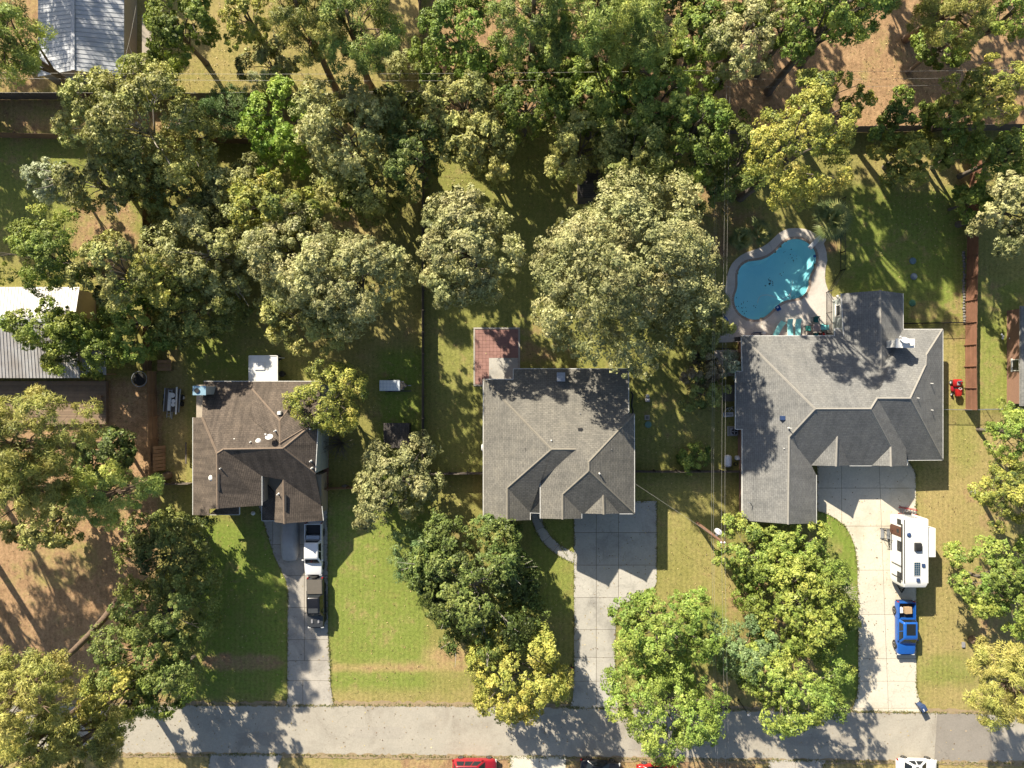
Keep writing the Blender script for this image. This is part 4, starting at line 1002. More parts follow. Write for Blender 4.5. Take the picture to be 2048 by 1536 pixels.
def crown(seed, r, rz, kind, full=False):
    """leaf positions round the crown centre; r=(rx,ry)"""
    rg = np.random.RandomState(seed)
    rx, ry = r; R_ = math.sqrt(rx * ry)
    pine = kind == 'pine'
    far = full == 'far'; full = full is True
    nl = int(np.clip(7 + R_ * 2.6, 9, 36)) if not pine else int(np.clip(10 + R_ * 2.5, 12, 26))
    if full: nl = int(nl * 1.35)
    k = np.arange(nl) + .5; ph = np.arccos(1 - 1.62 * k / nl); th = math.pi * (1 + 5 ** .5) * k + rg.uniform(0, 6)
    d = np.stack([np.cos(th) * np.sin(ph), np.sin(th) * np.sin(ph), np.cos(ph)], -1) + rg.normal(0, .16, (nl, 3))
    d = unit(d)
    sc_ = np.array([rx, ry, rz])
    lc = d * sc_ * rg.uniform(.36, .96, (nl, 1)); lr = R_ * rg.uniform(.19, .42, nl)
    if full: nl2 = nl; lc = d * sc_ * rg.uniform(.46, .94, (nl, 1)); lr = R_ * rg.uniform(.20, .38, nl)
    if pine: lr = R_ * rg.uniform(.22, .36, nl); lc = d * sc_ * rg.uniform(.4, .85, (nl, 1))
    cr = (0.42 if not pine else 0.60) * (0.86 + 0.05 * R_)
    # clumps on the lobes
    ncl = np.maximum(4, (2.2 * (lr / cr) ** 2)).astype(int)
    li = np.repeat(np.arange(nl), ncl); nc = len(li)
    cd = unit(rg.normal(0, 1, (nc, 3)) + d[li] * .7 + np.array([0, 0, .45]))
    flat = np.array([1, 1, min(1.0, .55 + .45 * rz / R_)])
    cc = lc[li] + cd * flat * lr[li][:, None] * rg.uniform(.62, 1.06, (nc, 1))
    crr = cr * rg.uniform(.45, 1.45, nc)
    dens = (300 if R_ < 6 else 345) if not pine else 260
    if far: dens *= .2
    N = int(dens * math.pi * rx * ry * (1.0 + .35 * rz / R_))
    ci = rg.randint(0, nc, N)
    ld = unit(rg.normal(0, 1, (N, 3)) + cd[ci] * .6 + np.array([0, 0, .3]))
    pos = cc[ci] + ld * crr[ci][:, None] * (rg.uniform(.2, 1, (N, 1)) ** .4) * np.array([1, 1, .75])
    ctint = rg.normal(.5, .17, nc); ltint = rg.normal(.5, .24, nl)
    # leaf colour gets lighter away from the crown centre
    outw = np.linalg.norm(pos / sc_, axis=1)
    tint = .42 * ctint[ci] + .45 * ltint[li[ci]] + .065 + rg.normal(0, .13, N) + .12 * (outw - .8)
    if pine:
        nrm = unit(ld * .55 + unit(pos / sc_) * .35 + np.array([0, 0, .25]) + rg.normal(0, .5, (N, 3))); tdir = ld + rg.normal(0, .35, (N, 3)) + np.array([0, 0, .2])
        L = rg.uniform(.24, .48, N) * (1.7 if far else 1); Wd = rg.uniform(.05, .095, N) * (2 if far else 1)
    else:
        nrm = unit(ld * .75 + unit(pos / sc_) * .4 + np.array([0, 0, .15]) + rg.normal(0, .46, (N, 3))); tdir = rg.normal(0, 1, (N, 3))
        s_ = np.clip(rg.lognormal(-.08, .38, N), .4, 2.2) * rg.uniform(.82, 1.15) * (0.158 if kind != 'shrub' else .15) * (2 if far else 1); L = s_ * 1.25; Wd = s_ * .8
        if kind == 'feather': nrm = unit(rg.normal(0, 1, (N, 3))); tdir = ld + np.array([0, 0, .6]); L = s_ * 1.7; Wd = s_ * .35
    return pos, nrm, tdir, L, Wd, tint, lc, lr

def limbs(base, top, lobes, r0, rg, curve=None, seg=8, maxl=14):
    mb = MB(); base = Vector(base); top = Vector(top)
    mid = base.lerp(top, .5) + Vector((rg.uniform(-.3, .3), rg.uniform(-.3, .3), 0))
    if curve: mid = mid + Vector(curve)
    pts = []
    for i in range(9):
        t = i / 8; pts.append(base * (1 - t) ** 2 + mid * 2 * t * (1 - t) + top * t * t)
    mb.tube(pts, [r0 * (1.25 if i == 0 else 1) * (1 - .62 * i / 8) for i in range(9)], seg)
    for j in range(min(maxl, len(lobes))):
        e = Vector(lobes[j]); t = rg.uniform(.45, .9); i0 = int(t * 8); s_ = pts[i0]
        m_ = s_.lerp(e, .5) + Vector((0, 0, (e - s_).length * .12)); rr = r0 * (.42 - .2 * t)
        mb.tube([s_, s_.lerp(m_, .6), m_, m_.lerp(e, .55), e], [rr, rr * .85, rr * .65, rr * .45, rr * .2], 5)
        for q_ in range(2):
            e2 = e + Vector((rg.gauss(0, .8), rg.gauss(0, .8), rg.uniform(.1, .8)))
            mb.tube([m_.lerp(e, .4), e2], [rr * .4, rr * .1], 4)
    return mb

TREES = []
def tree(name, label, col, px, py, rx, ry, h, kind='broad', base=None, group=None, cat='tree', curve=None, rzf=1.0, bark=None, ground=None, full=False):
    seed = zlib.crc32(label.encode()) % 100000
    rg = random.Random(seed)
    k0 = (H - h * .7) / F
    rxm, rym = rx * k0 * 1.13, ry * k0 * 1.13
    Rm = math.sqrt(rxm * rym)
    rz = min(Rm * rzf, h * .46) if kind != 'pine' else h * .24
    zc = h - rz
    c_ = G(px, py, zc)
    if ground: g0 = G(*ground); c_ = Vector((g0.x, g0.y, zc))
    bpt = G(*base) if base else Vector((c_.x + rg.uniform(-.3, .3), c_.y + rg.uniform(-.3, .3), 0))
    t = thing(name, label, cat, (bpt.x, bpt.y, 0), group=group)
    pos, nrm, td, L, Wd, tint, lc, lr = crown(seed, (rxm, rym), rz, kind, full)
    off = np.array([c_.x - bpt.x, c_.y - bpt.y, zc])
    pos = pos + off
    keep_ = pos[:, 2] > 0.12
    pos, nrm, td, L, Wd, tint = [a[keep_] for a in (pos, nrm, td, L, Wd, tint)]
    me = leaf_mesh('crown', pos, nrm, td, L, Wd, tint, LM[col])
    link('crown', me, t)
    lobes = [tuple(x + off) for x in lc]
    topz = zc + rz * (.25 if kind != 'pine' else .8)
    mb = limbs((0, 0, -.1), (off[0], off[1], topz), lobes, max(.08, min(.42, .035 * h ** .9)), rg, curve)
    if bark is not None:
        for q_ in range(26):
            e_ = Vector(lobes[rg.randrange(len(lobes))]); o_ = (e_ - Vector((off[0], off[1], zc))).normalized()
            e2 = e_ + o_ * rg.uniform(.8, 2.0) + Vector((rg.gauss(0, .7), rg.gauss(0, .7), rg.uniform(.3, 1.4)))
            mb.tube([e_, e_.lerp(e2, .5) + Vector((rg.gauss(0, .15), rg.gauss(0, .15), .1)), e2], [.05, .035, .012], 4)
    mb.build('trunk', bark or (M['bark_pine'] if kind == 'pine' else M['bark']), t, smooth=60, recalc=False)
    TREES.append(t)
    return t

BL = 'broadleaf_tree'; PN = 'pine_tree'; SB = 'shrub'
# behind the back fences, along the top edge
tree(PN, 'dark green conifer in the top corner beside the barn', 'pine', 5, 70, 75, 85, 18, 'pine')
tree(BL, 'yellow-green tree leaning over the beige wall of the barn', 'ygreen', 355, 60, 78, 62, 11)
tree(BL, 'slim olive tree behind the back fence between the yellow-green tree and the pine', 'yellow', 495, 40, 38, 60, 10)
tree(BL, 'brownish grey bushy tree beside a bare leaning pine trunk behind the fence', 'grey', 545, 130, 52, 48, 7)
tree(PN, 'tall bright pine with a bare leaning trunk behind the pale fence', 'pineyel', 610, 35, 72, 72, 18, 'pine', base=(676, 188))
tree(PN, 'broad dark pine whose shadow streaks the dry grass behind the pale fence', 'pine', 710, 60, 78, 85, 17, 'pine', base=(738, 170))
tree(SB, 'pale grey-green shrub in the corner where two back fences meet', 'grey', 800, 130, 34, 48, 4.5, 'shrub', cat='shrub')
tree(SB, 'round green bush below the corner of the barn', 'ygreen', 300, 150, 58, 42, 5.5, 'shrub', cat='shrub')
tree(SB, 'spiky silver-green shrub against the pale back fence', 'white', 525, 168, 40, 24, 2.5, 'feather', cat='shrub')
tree(BL, 'dense rounded bright green tree right behind the dark side fence', 'bright', 920, 78, 80, 92, 11)
tree(PN, 'tall pine with cauliflower clumps left of the dark wood behind the property', 'pine', 1065, 45, 76, 67, 21, 'pine', base=(1060, 150))
tree(PN, 'widest tall pine over the dark wood behind the property', 'pine', 1180, 35, 105, 79, 21, 'pine', base=(1166, 150))
tree(PN, 'dark pine over the deepest shade of the wood behind the property', 'pine', 1275, 70, 71, 80, 18, 'pine')
tree(BL, 'half bare brown twiggy tree among the pines behind the property', 'brown', 1335, 60, 40, 60, 9)
tree(BL, 'green tree left of the black utility pole', 'green', 1400, 80, 64, 94, 12)
tree(BL, 'pale grey-olive tree right above the black utility pole', 'pale', 1500, 60, 58, 82, 15)
tree(BL, 'dark green tree at the left edge of the bare dirt lot', 'green', 1592, 45, 68, 68, 15)
tree(BL, 'low dark green tree at the top of the bare dirt lot', 'green', 1690, 12, 95, 58, 21, full=True)
tree(PN, 'tall dark pine cut off by the top edge above the dirt lot', 'pine', 1745, -62, 95, 80, 20, 'pine', base=(1600, 128))
tree(PN, 'yellow-green pine with a thick leaning trunk on the bare dirt lot', 'pineyel', 1895, 30, 70, 62, 19, 'pine', base=(1812, 78))
tree(BL, 'green tree growing at the foot of the thick leaning pine on the dirt lot', 'green', 1885, 92, 56, 34, 9)
tree(BL, 'green tree in the top corner beyond the bare dirt lot', 'green', 2020, 30, 50, 52, 12)
tree(BL, 'undergrowth tree in the dark wood behind the row of garden trees', 'dark', 1010, 150, 60, 34, 6)
tree(BL, 'dense dark green tree filling the wood behind the first garden trees', 'green', 1120, 150, 62, 44, 10)
tree(BL, 'dark leafy tree in the shade beside the junk under the pines', 'dark', 1215, 120, 70, 40, 8)
tree(BL, 'shadowed shrubby tree at the dark side fence below the bright green tree', 'dark', 895, 150, 55, 40, 7)
tree(BL, 'black-green understory tree between the two tall pines', 'dark', 1120, 110, 70, 50, 9)
tree(BL, 'low dark tree in the wood beside the timber lean-to', 'dark', 1310, 145, 62, 40, 8)
# second row
tree(BL, 'large olive tree with bare grey limbs below the barn', 'olive', 290, 258, 116, 112, 14, bark=M['bark_pale'], full=True)
tree(BL, 'feathery green juniper between two back fences', 'blue', 452, 228, 58, 52, 7, 'feather')
tree(BL, 'vivid lime green tree touching the back fence', 'lime', 562, 262, 66, 76, 9, full=True)
tree(BL, 'large grey-olive tree right beside the lime green tree', 'grey', 700, 278, 98, 92, 13, full=True)
tree(BL, 'dark green tree where the back fence meets the side fence', 'moss', 775, 222, 66, 44, 10)
tree(BL, 'small pale whitish tree over the shaded yard', 'white', 105, 362, 48, 36, 7)
tree(BL, 'grey-olive tree below the large olive tree, over the tan plank fence', 'grey', 205, 370, 72, 46, 9, bark=M['bark_pale'])
tree(BL, 'shadowy moss green tree under the right side of the large olive tree', 'moss', 340, 375, 80, 58, 9, full=True)
tree(BL, 'grey-green tree right of the plank fence below the lime green tree', 'grey', 475, 388, 74, 66, 8, full=True)
tree(BL, 'olive tree over the dry grass behind the grey-olive giant', 'moss', 742, 378, 98, 66, 10)
tree(BL, 'small lime green sapling below the grey-olive giant', 'lime', 694, 392, 24, 22, 6)
tree(BL, 'dark green tree against the side fence of the middle garden', 'dark', 825, 310, 50, 73, 12)
tree(BL, 'yellowish olive tree first in the row behind the middle garden', 'olive', 925, 210, 81, 58, 11)
tree(BL, 'fresh green tree second in the row behind the middle garden', 'ygreen', 1052, 215, 85, 56, 11)
tree(BL, 'pale olive tree below the first of the row behind the middle garden', 'olive', 955, 292, 99, 56, 11)
tree(BL, 'green tree in the row behind the middle garden, beside dumped junk', 'green', 1190, 222, 85, 52, 11)
tree(BL, 'round dark green tree at the end of the row behind the middle garden', 'green', 1292, 216, 81, 67, 13)
tree(BL, 'pale olive tree over the hidden grey shed', 'olive', 1165, 298, 83, 63, 11)
tree(BL, 'mid green tree over the right end of the hidden grey shed', 'moss', 1268, 312, 79, 59, 13)
tree(BL, 'olive green tree directly below the black utility pole', 'green', 1392, 265, 57, 90, 14)
tree(BL, 'green and yellow upper tree by the dirt lot fence, above the pool', 'yellow', 1645, 222, 66, 58, 17)
tree(BL, 'big golden olive tree overhanging the top of the pool', 'yellow', 1592, 306, 80, 92, 20, full=True)
tree(SB, 'shadowy bush under the wires left of the golden olive tree', 'dark', 1425, 352, 36, 58, 5, cat='shrub')  # added bush; its dark leaves stand in for shade on the dirt
tree(BL, 'dark understory tree between the wires and the golden olive tree', 'dark', 1482, 325, 34, 76, 11)
tree(BL, 'dark leafy tree on the dirt lot fence behind the yellow tree', 'green', 1800, 238, 56, 40, 8)
tree(BL, 'small bright yellow tree on the lawn by the dirt lot fence', 'yellow', 1815, 308, 62, 52, 8)
tree(BL, 'tall yellow-green tree spreading over the dirt lot corner', 'yellow', 1975, 185, 72, 58, 14)
tree(BL, 'green tree on the fence below the tall spreading yellow-green tree', 'ygreen', 1905, 238, 52, 40, 10)
tree(BL, 'green tree at the head of the red-brown fence', 'ygreen', 1925, 300, 50, 40, 8)
tree(BL, 'dark green tree beyond the head of the red-brown fence', 'green', 2015, 305, 56, 48, 10)
tree(BL, 'large pale tree at the picture edge beyond the red-brown fence', 'pale', 2025, 415, 58, 78, 12)
tree(BL, 'small green tree touching the top of the red-brown fence', 'green', 1945, 398, 34, 38, 6)
# third row
tree(BL, 'broad yellow-green tree above the silver roofed cottage', 'ygreen', 92, 512, 92, 74, 14)
tree(BL, 'light olive tree beside the plank fence above the cottage', 'olive', 232, 545, 62, 62, 13.5)
tree(BL, 'yellowish tree leaning over the plank fence', 'yellow', 325, 565, 56, 58, 10)
tree(BL, 'wide silvery olive tree behind the brown house garden', 'grey', 415, 512, 98, 92, 10, bark=M['bark_pale'], full=True)
tree(BL, 'golden topped tree at the upper end of the tree mass behind the brown house', 'yellow', 548, 428, 70, 62, 11, full=True)
tree(BL, 'pale olive tree in the middle of the tree mass behind the brown house', 'pale', 600, 515, 104, 88, 13.5, full=True)
tree(BL, 'pale green tree at the fence side of the tree mass behind the brown house', 'pale', 705, 568, 96, 90, 15, full=True)
tree(BL, 'olive green tree at the lower end of the tree mass behind the brown house', 'olive', 622, 635, 100, 54, 7.5, full=True)
tree(BL, 'shaded grey-green tree above the brown house chimney', 'moss', 392, 615, 76, 76, 7.5, full=True)
tree(BL, 'yellow-green tree spreading over the cottage roof', 'ygreen', 95, 660, 74, 46, 10)
tree(BL, 'mid green tree over the cottage lean-to', 'ygreen', 195, 695, 88, 58, 9)
tree(BL, 'dark green tree between the cottage lean-to and the plank fence', 'green', 265, 648, 52, 74, 8)
tree(BL, 'medium pale olive tree on the lawn behind the patio', 'pale', 930, 494, 90, 110, 15, full=True)
tree(BL, 'largest pale olive tree, filling the middle garden', 'pale', 1248, 542, 158, 164, 17, rzf=.7, full=True)
tree(SB, 'pale rounded bush beside the pool deck and the grey house', 'olive', 1405, 678, 44, 42, 5, 'shrub', cat='shrub')
tree(SB, 'brownish yellow bush below the pale rounded bush by the grey house', 'brown', 1405, 745, 38, 34, 4.5, 'shrub', cat='shrub')
tree(SB, 'dim green bush at the narrow side yard of the grey house', 'moss', 1405, 790, 38, 36, 4.5, 'shrub', cat='shrub')
tree(SB, 'leggy shrub with pinkish pale leaves growing on the side patio of the grey house', 'white', 1462, 728, 22, 26, 2.6, 'shrub', cat='shrub')
tree(SB, 'low dark green bush at the board fence between the middle and grey houses', 'green', 1385, 915, 34, 27, 2.4, 'shrub', cat='shrub')
# fourth row and front gardens
tree(PN, 'huge pale yellow-green pine over the wooden deck', 'pineyel', 58, 878, 132, 80, 22, 'pine', base=(210, 890))
tree(PN, 'yellow-green pine below the huge one at the picture edge', 'pineyel', 45, 975, 80, 70, 20, 'pine', base=(170, 965))
tree(BL, 'dark tree with white-edged leaves on the straw yard below the deck', 'dark', 215, 915, 72, 52, 8)
tree(PN, 'dark spreading pine over the straw yard, reaching the plank gate', 'pine', 222, 988, 98, 48, 15, 'pine')
tree(BL, 'pale leaved tree low on the straw yard at the picture edge', 'olive', 110, 1040, 70, 52, 8)
tree(BL, 'dark green tree at the corner of the brown house lawn', 'moss', 335, 1112, 92, 84, 9)
tree(BL, 'dark green tree on the yard border above the road', 'dark', 335, 1222, 90, 62, 11)
tree(BL, 'blackish green tree beside the road, behind the yellow-green one', 'dark', 290, 1310, 104, 66, 11)
tree(BL, 'dense green tree nearest the road at the brown house side', 'green', 330, 1370, 52, 60, 10)
tree(BL, 'bright yellow-green tree by the road in front of the blackish tree', 'yellow', 240, 1385, 80, 66, 12)
tree(PN, 'pine with a long bare curved trunk in the lower corner', 'pineyel', 40, 1385, 112, 82, 22, 'pine', base=(252, 1178), curve=(1.0, -1.6, 0))
tree(PN, 'yellow pine at the very bottom corner', 'pineyel', 60, 1490, 100, 58, 21, 'pine')
tree(PN, 'smaller yellow-tipped pine on the road verge at the bottom corner', 'pineyel', 185, 1468, 66, 48, 17, 'pine')
tree(BL, 'golden yellow tree hanging over the brown house roof', 'yellow', 662, 798, 70, 64, 8, full=True)
tree(BL, 'pale olive tree beside the dark garden shed', 'pale', 798, 962, 78, 82, 7)
tree(SB, 'feathery blue-green shrub at the side of the big front oak', 'blue', 825, 1115, 42, 58, 4.5, 'feather', cat='shrub')
tree(BL, 'big dark green oak on the front lawn of the middle house', 'dark', 952, 1172, 124, 118, 9, rzf=.6, bark=M['bark_pale'], full=True)
tree(BL, 'yellow-green tree at the road in front of the big oak', 'yellow', 1030, 1345, 96, 86, 9.5, full=True)
tree(BL, 'bright green pine-like tree beside the middle driveway', 'bright', 1322, 1258, 94, 80, 11, full=True)
tree(BL, 'brightest green tree overhanging the road at the middle driveway mouth', 'bright', 1328, 1408, 100, 86, 12, full=True)
tree(BL, 'green bushy tree against the front wing of the grey house', 'green', 1500, 1115, 62, 62, 6)
tree(BL, 'rounded green tree below the bay of the grey house', 'green', 1592, 1105, 62, 52, 6)
tree(BL, 'large yellow-green tree in the clump beside the grey house lawn', 'ygreen', 1595, 1205, 94, 92, 10, full=True)
tree(BL, 'bluish green tree in the clump nearest the middle driveway', 'blue', 1502, 1312, 68, 66, 9)
tree(BL, 'green tree of the clump overhanging the road edge', 'green', 1585, 1368, 92, 78, 12, full=True)
tree(SB, 'small green shrub on the lawn edge of the pale driveway', 'green', 1692, 1235, 24, 34, 2.6, 'shrub', cat='shrub')
tree(BL, 'green tree at the edge of the lawn below the chain link fence', 'bright', 2022, 862, 42, 56, 8)
tree(BL, 'golden yellow tree at the edge of the dry lawn', 'yellow', 2018, 985, 52, 66, 10, base=(1958, 990))
tree(BL, 'deep green tree on the dry lawn beside the travel trailer', 'green', 1992, 1165, 72, 74, 9)
tree(PN, 'yellow-green pine with a leaning trunk on the dry lawn corner', 'pineyel', 2005, 1362, 64, 82, 15, 'pine', base=(1945, 1279))

# trees just outside the picture; their shade falls into it
def off(col, gx_, gy_, r_, h_, kind, where):
    tree(PN if kind == 'pine' else BL, 'tree standing outside the view ' + where, col, 0, 0, r_, r_, h_, kind, ground=(gx_, gy_), full='far', group='trees outside the view that shade it')
off('pine', 10, -190, 95, 17, 'pine', 'beyond the far end of the barn, first'); off('pine', -90, -100, 80, 16, 'pine', 'beyond the barn corner, outermost'); off('green', 130, -270, 80, 15, 'broad', 'straight behind the barn ridge')
off('green', -110, 150, 90, 12, 'broad', 'level with the two back fences'); off('olive', -70, 240, 80, 11, 'broad', 'level with the shaded yard')
off('pine', -70, 880, 100, 19, 'pine', 'level with the wooden deck'); off('pine', -140, 985, 100, 19, 'pine', 'level with the straw yard'); off('pine', -50, 1060, 80, 18, 'pine', 'level with the lower straw yard'); off('pine', -20, 1230, 80, 18, 'pine', 'level with the curved pine trunk')
off('green', 1330, -60, 90, 14, 'broad', 'above the dark wood'); off('pine', 1200, -110, 100, 18, 'pine', 'above the widest pine'); off('pine', 960, -130, 100, 18, 'pine', 'above the dense rounded green tree'); off('pine', 1075, -190, 100, 19, 'pine', 'above the pine with cauliflower clumps')
off('green', 1405, -130, 95, 16, 'broad', 'above the dirt lot, first'); off('olive', 1680, -150, 80, 15, 'broad', 'above the dirt lot, second'); off('green', 1800, -90, 85, 15, 'broad', 'above the dirt lot, third'); off('green', 1960, -80, 90, 15, 'broad', 'above the dirt lot, last')
off('olive', 640, -150, 85, 15, 'broad', 'above the leaning pine')
# leafless ones
def bare(name, label, px, py, r, h, n_, mat, cat='shrub'):
    c_ = G(px, py); t = thing(name, label, cat, (c_.x, c_.y, 0)); rg = random.Random(n_)
    mb = MB()
    for i in range(n_):
        a = rg.uniform(0, 6.28); rr = r * rg.uniform(.5, 1.0); e = Vector((rr * math.cos(a), rr * math.sin(a), h * rg.uniform(.5, 1)))
        m_ = e * .5 + Vector((rg.gauss(0, .1), rg.gauss(0, .1), h * .15))
        mb.tube([(0, 0, 0), m_, e], [.03, .02, .006], 4)
        for k in range(3):
            s_ = m_.lerp(e, rg.uniform(.1, .8)); mb.tube([s_, s_ + Vector((rg.gauss(0, r * .25), rg.gauss(0, r * .25), rg.uniform(.1, .5)))], [.012, .004], 3)
    mb.build('branches', mat, t, recalc=False)
    mb = MB(); mb.tube([(0, 0, -.1), (0, 0, .3)], [.09, .05], 6); mb.build('trunk', mat, t)
bare(SB, 'leafless grey twiggy shrub at the side wall of the brown house', 683, 885, 2.2, 3.2, 60, M['bark'])
bare(SB, 'spray of bare tan twigs at the edge of the green lawn strip', 1672, 1185, 2.1, 2.2, 80, M['bark_pale'])

# fan palms by the pool
def palm(label, px, py, r, h, nf, seed):
    c_ = G(px, py, h); t = thing('palm_tree', label, 'palm', (c_.x, c_.y, 0)); rg = random.Random(seed)
    mb = MB(); mb.tube([(0, 0, -.1), (.05, 0, h * .5), (0, 0, h)], [.22, .18, .16], 10); mb.build('trunk', M['bark_pine'], t, smooth=50)
    for i in range(nf):
        a = i * 2.399 + rg.uniform(-.25, .25); el = R(70 - 80 * (i / nf)); Lp = r * (.12 + .38 * i / nf) * rg.uniform(.85, 1.15)
        d = Vector((math.cos(a) * math.cos(el), math.sin(a) * math.cos(el), math.sin(el)))
        s_ = d.cross(Vector((0, 0, 1))).normalized(); up = s_.cross(d).normalized()
        o_ = Vector((0, 0, h)); hub = o_ + d * Lp
        mb = MB(); mb.bar(o_, hub, .05, .03)
        nb_l = 17; bl = r * rg.uniform(.55, .72)
        for k in range(nb_l):
            t_ = (k / (nb_l - 1) - .5) * 2; an = t_ * 1.25; b3 = bl * (1 - .25 * abs(t_)) * rg.uniform(.88, 1.08)
            bd = (d * math.cos(an) + s_ * math.sin(an)).normalized(); w_ = b3 * .045; sd = bd.cross(up).normalized()
            tip = hub + bd * b3 - Vector((0, 0, b3 * rg.uniform(.12, .3))); md = hub + bd * b3 * .5 + up * .04
            mb.quad(hub, md - sd * w_, tip, md + sd * w_)
        fo = mb.build('frond', LM['palm'], t, recalc=False)
        at_ = fo.data.attributes.new('tint', 'FLOAT', 'FACE'); v_ = min(1, max(0, .35 + .45 * (1 - i / nf) + rg.uniform(-.2, .2)))
        at_.data.foreach_set('value', [v_] * len(fo.data.polygons))
palm('largest fan palm beside the diving board', 1665, 440, 2.5, 3.4, 24, 1)
palm('round fan palm at the left edge of the pool deck', 1432, 607, 1.75, 1.8, 22, 2)
palm('shaded grey-green fan palm above the bend of the pool deck', 1484, 478, 1.7, 1.8, 18, 3)
palm('dark drooping palm half hidden under the golden olive tree by the pool', 1520, 462, 1.6, 1.6, 18, 4)


# ------------------------------------------------------------------ fences
def fence(label, pts, h, mat, bay=2.4, picket=0.14, rails='in', postm=None, cat='fence', name='fence', jitter=.015):
    pts = [G(*p) for p in pts]; o_ = pts[0]; t = thing(name, label, cat, (o_.x, o_.y, 0)); rg = random.Random(int(o_.x * 100))
    for a, b_ in zip(pts, pts[1:]):
        L = (b_ - a).length; d = (b_ - a).normalized(); nn = max(1, round(L / bay)); an = math.atan2(d.y, d.x); nr = Vector((-d.y, d.x, 0))
        for i in range(nn):
            s0 = a + d * (L * i / nn); bl = L / nn; mb = MB(t.location); k = max(1, int(bl / picket))
            for j in range(k):
                hh = h + rg.uniform(-jitter, jitter) * 2; p = s0 + d * (bl * (j + .5) / k)
                mb.box((p.x, p.y, hh / 2 + .02), (bl / k - .008, .022, hh), rz=an + rg.uniform(-.02, .02), ry=rg.uniform(-.006, .006))
            tag(mb.build('picket_panel', mat, t), kind='stuff')
            mb = MB(t.location)
            for z in (.3, h * .52, h - .25):
                q0 = s0 + nr * .035; q1 = s0 + d * bl + nr * .035; mb.bar((q0.x, q0.y, z), (q1.x, q1.y, z), .04, .09)
            mb.build('rail', postm or mat, t)
            p = s0 + nr * .10; MB(t.location).box((p.x, p.y, (h + .03) / 2), (.1, .1, h + .03), rz=an).build('post', postm or mat, t)
    return t
fence('dark weathered board fence along the back of the shaded strip by the barn', [(-120,199),(360,199)], 1.8, M['grey_wood'])
fence('pale grey-green board fence behind the lime green tree', [(362,200),(862,200)], 1.8, pmat('pale_fence', (0.30, 0.29, 0.23), (0.23, 0.225, 0.18), 1.2, .85, obj_var=.25))
fence('brown board fence crossing below the shaded strip', [(-120,272),(510,288)], 1.6, pmat('umber_wood', (0.19, 0.125, 0.085), (0.14, 0.092, 0.06), 1.2, .85, obj_var=.25))
fence('dark side fence running up between dry grass and the wood', [(842,198),(842,-120)], 1.8, M['grey_wood'])
fence('tall grey board fence between the brown house yard and the middle garden', [(848,285),(848,962)], 1.8, M['grey_wood'])
fence('dark back fence below the bare dirt lot', [(1330,262),(1440,268),(2200,258)], 1.8, M['grey_wood'])
fence('weathered board fence closing the gap left of the middle house', [(862,946),(972,944)], 1.7, M['grey_wood'])
fence('weathered board fence closing the gap between the middle and grey houses', [(1262,941),(1483,941)], 1.7, M['grey_wood'])
fence('short board fence right of the brown house, behind its lawn', [(655,975),(740,972)], 1.6, M['tan_wood'])
fence('white-grey board fence joining the plank fence to the brown house', [(312,966),(388,965)], 1.5, M['grey_wood'])
fence('older stretch of tan plank fence under the trees by the cottage', [(303,318),(304,742)], 1.9, pmat('aged_tan_wood', (0.25, 0.16, 0.09), (0.18, 0.115, 0.065), 1.2, .85, obj_var=.25))
fence('new tan plank fence beside the wooden deck', [(313,744),(317,966)], 2.0, M['tan_wood'])
fence('long red-brown plank fence beside the grey house', [(1931,818),(1930,690),(1934,470),(1942,300)], 1.9, M['brown_wood'])
# plank gate leaning open beside the tan fence
c0 = G(328, 915); gt = thing('wooden_gate', 'tan plank gate leaning loose against the new tan fence', 'gate', (c0.x, c0.y, 0))
for i in range(7):
    MB().box((-.05 + .02 * i * 0, -1.2 + i * .4, .95), (.03, .34, 1.6), ry=R(-24)).build('board', M['tan_wood'], gt)
for z in (.45, 1.45): MB().box((-.42 * (z - .95) - .06, 0, z), (.05, 2.8, .1), ry=R(-24)).build('rail', M['tan_wood'], gt)
# low rail gate beside the plank fence corner
c0 = G(334, 731); rg_ = thing('plank_table', 'low wooden plank table beside the corner of the plank fence', 'table', (c0.x, c0.y, 0))
for y in (-.42, 0, .42): MB().box((0, y, .62), (1.5, .36, .05)).build('plank', M['tan_wood'], rg_)
for x in (-.7, .7):
    MB().box((x, 0, .56), (.1, 1.3, .06)).build('cross_bar', M['tan_wood'], rg_)
    for y in (-.5, .5): MB().box((x, y, .27), (.08, .08, .54)).build('leg', M['tan_wood'], rg_)

def iron_fence(label, pts, h, sp=.13, mat=None, name='iron_fence'):
    pts = [G(*p) for p in pts]; o_ = pts[0]; t = thing(name, label, 'fence', (o_.x, o_.y, 0)); mat = mat or M['black_metal']
    for a, b_ in zip(pts, pts[1:]):
        L = (b_ - a).length; d = (b_ - a).normalized(); nn = max(1, round(L / 2.2))
        for i in range(nn + 1):
            p = a + d * (L * i / nn); MB(t.location).box((p.x, p.y, h / 2 + .03), (.07, .07, h + .06)).build('post', mat, t)
        for z in (.15, h - .08):
            mb = MB(t.location); mb.bar((a.x, a.y, z), (b_.x, b_.y, z), .035, .035); mb.build('rail', mat, t)
        mb = MB(t.location); k = int(L / sp)
        for j in range(k): p = a + d * (L * (j + .5) / k); mb.box((p.x, p.y, h / 2), (.018, .018, h - .1))
        tag(mb.build('balusters', mat, t), kind='stuff')
iron_fence('black iron fence on the pool deck beside the back wing of the grey house', [(1652,585),(1652,668)], 1.35)
iron_fence('short black iron fence from the pool deck corner to the palm', [(1655,583),(1680,542),(1680,400)], 1.3)
iron_fence('black iron fence between the grey house and the red-brown fence', [(1800,648),(1930,646)], 1.35)
iron_fence('black iron gate panel on the side patio of the grey house', [(1432,697),(1482,699)], 1.2)
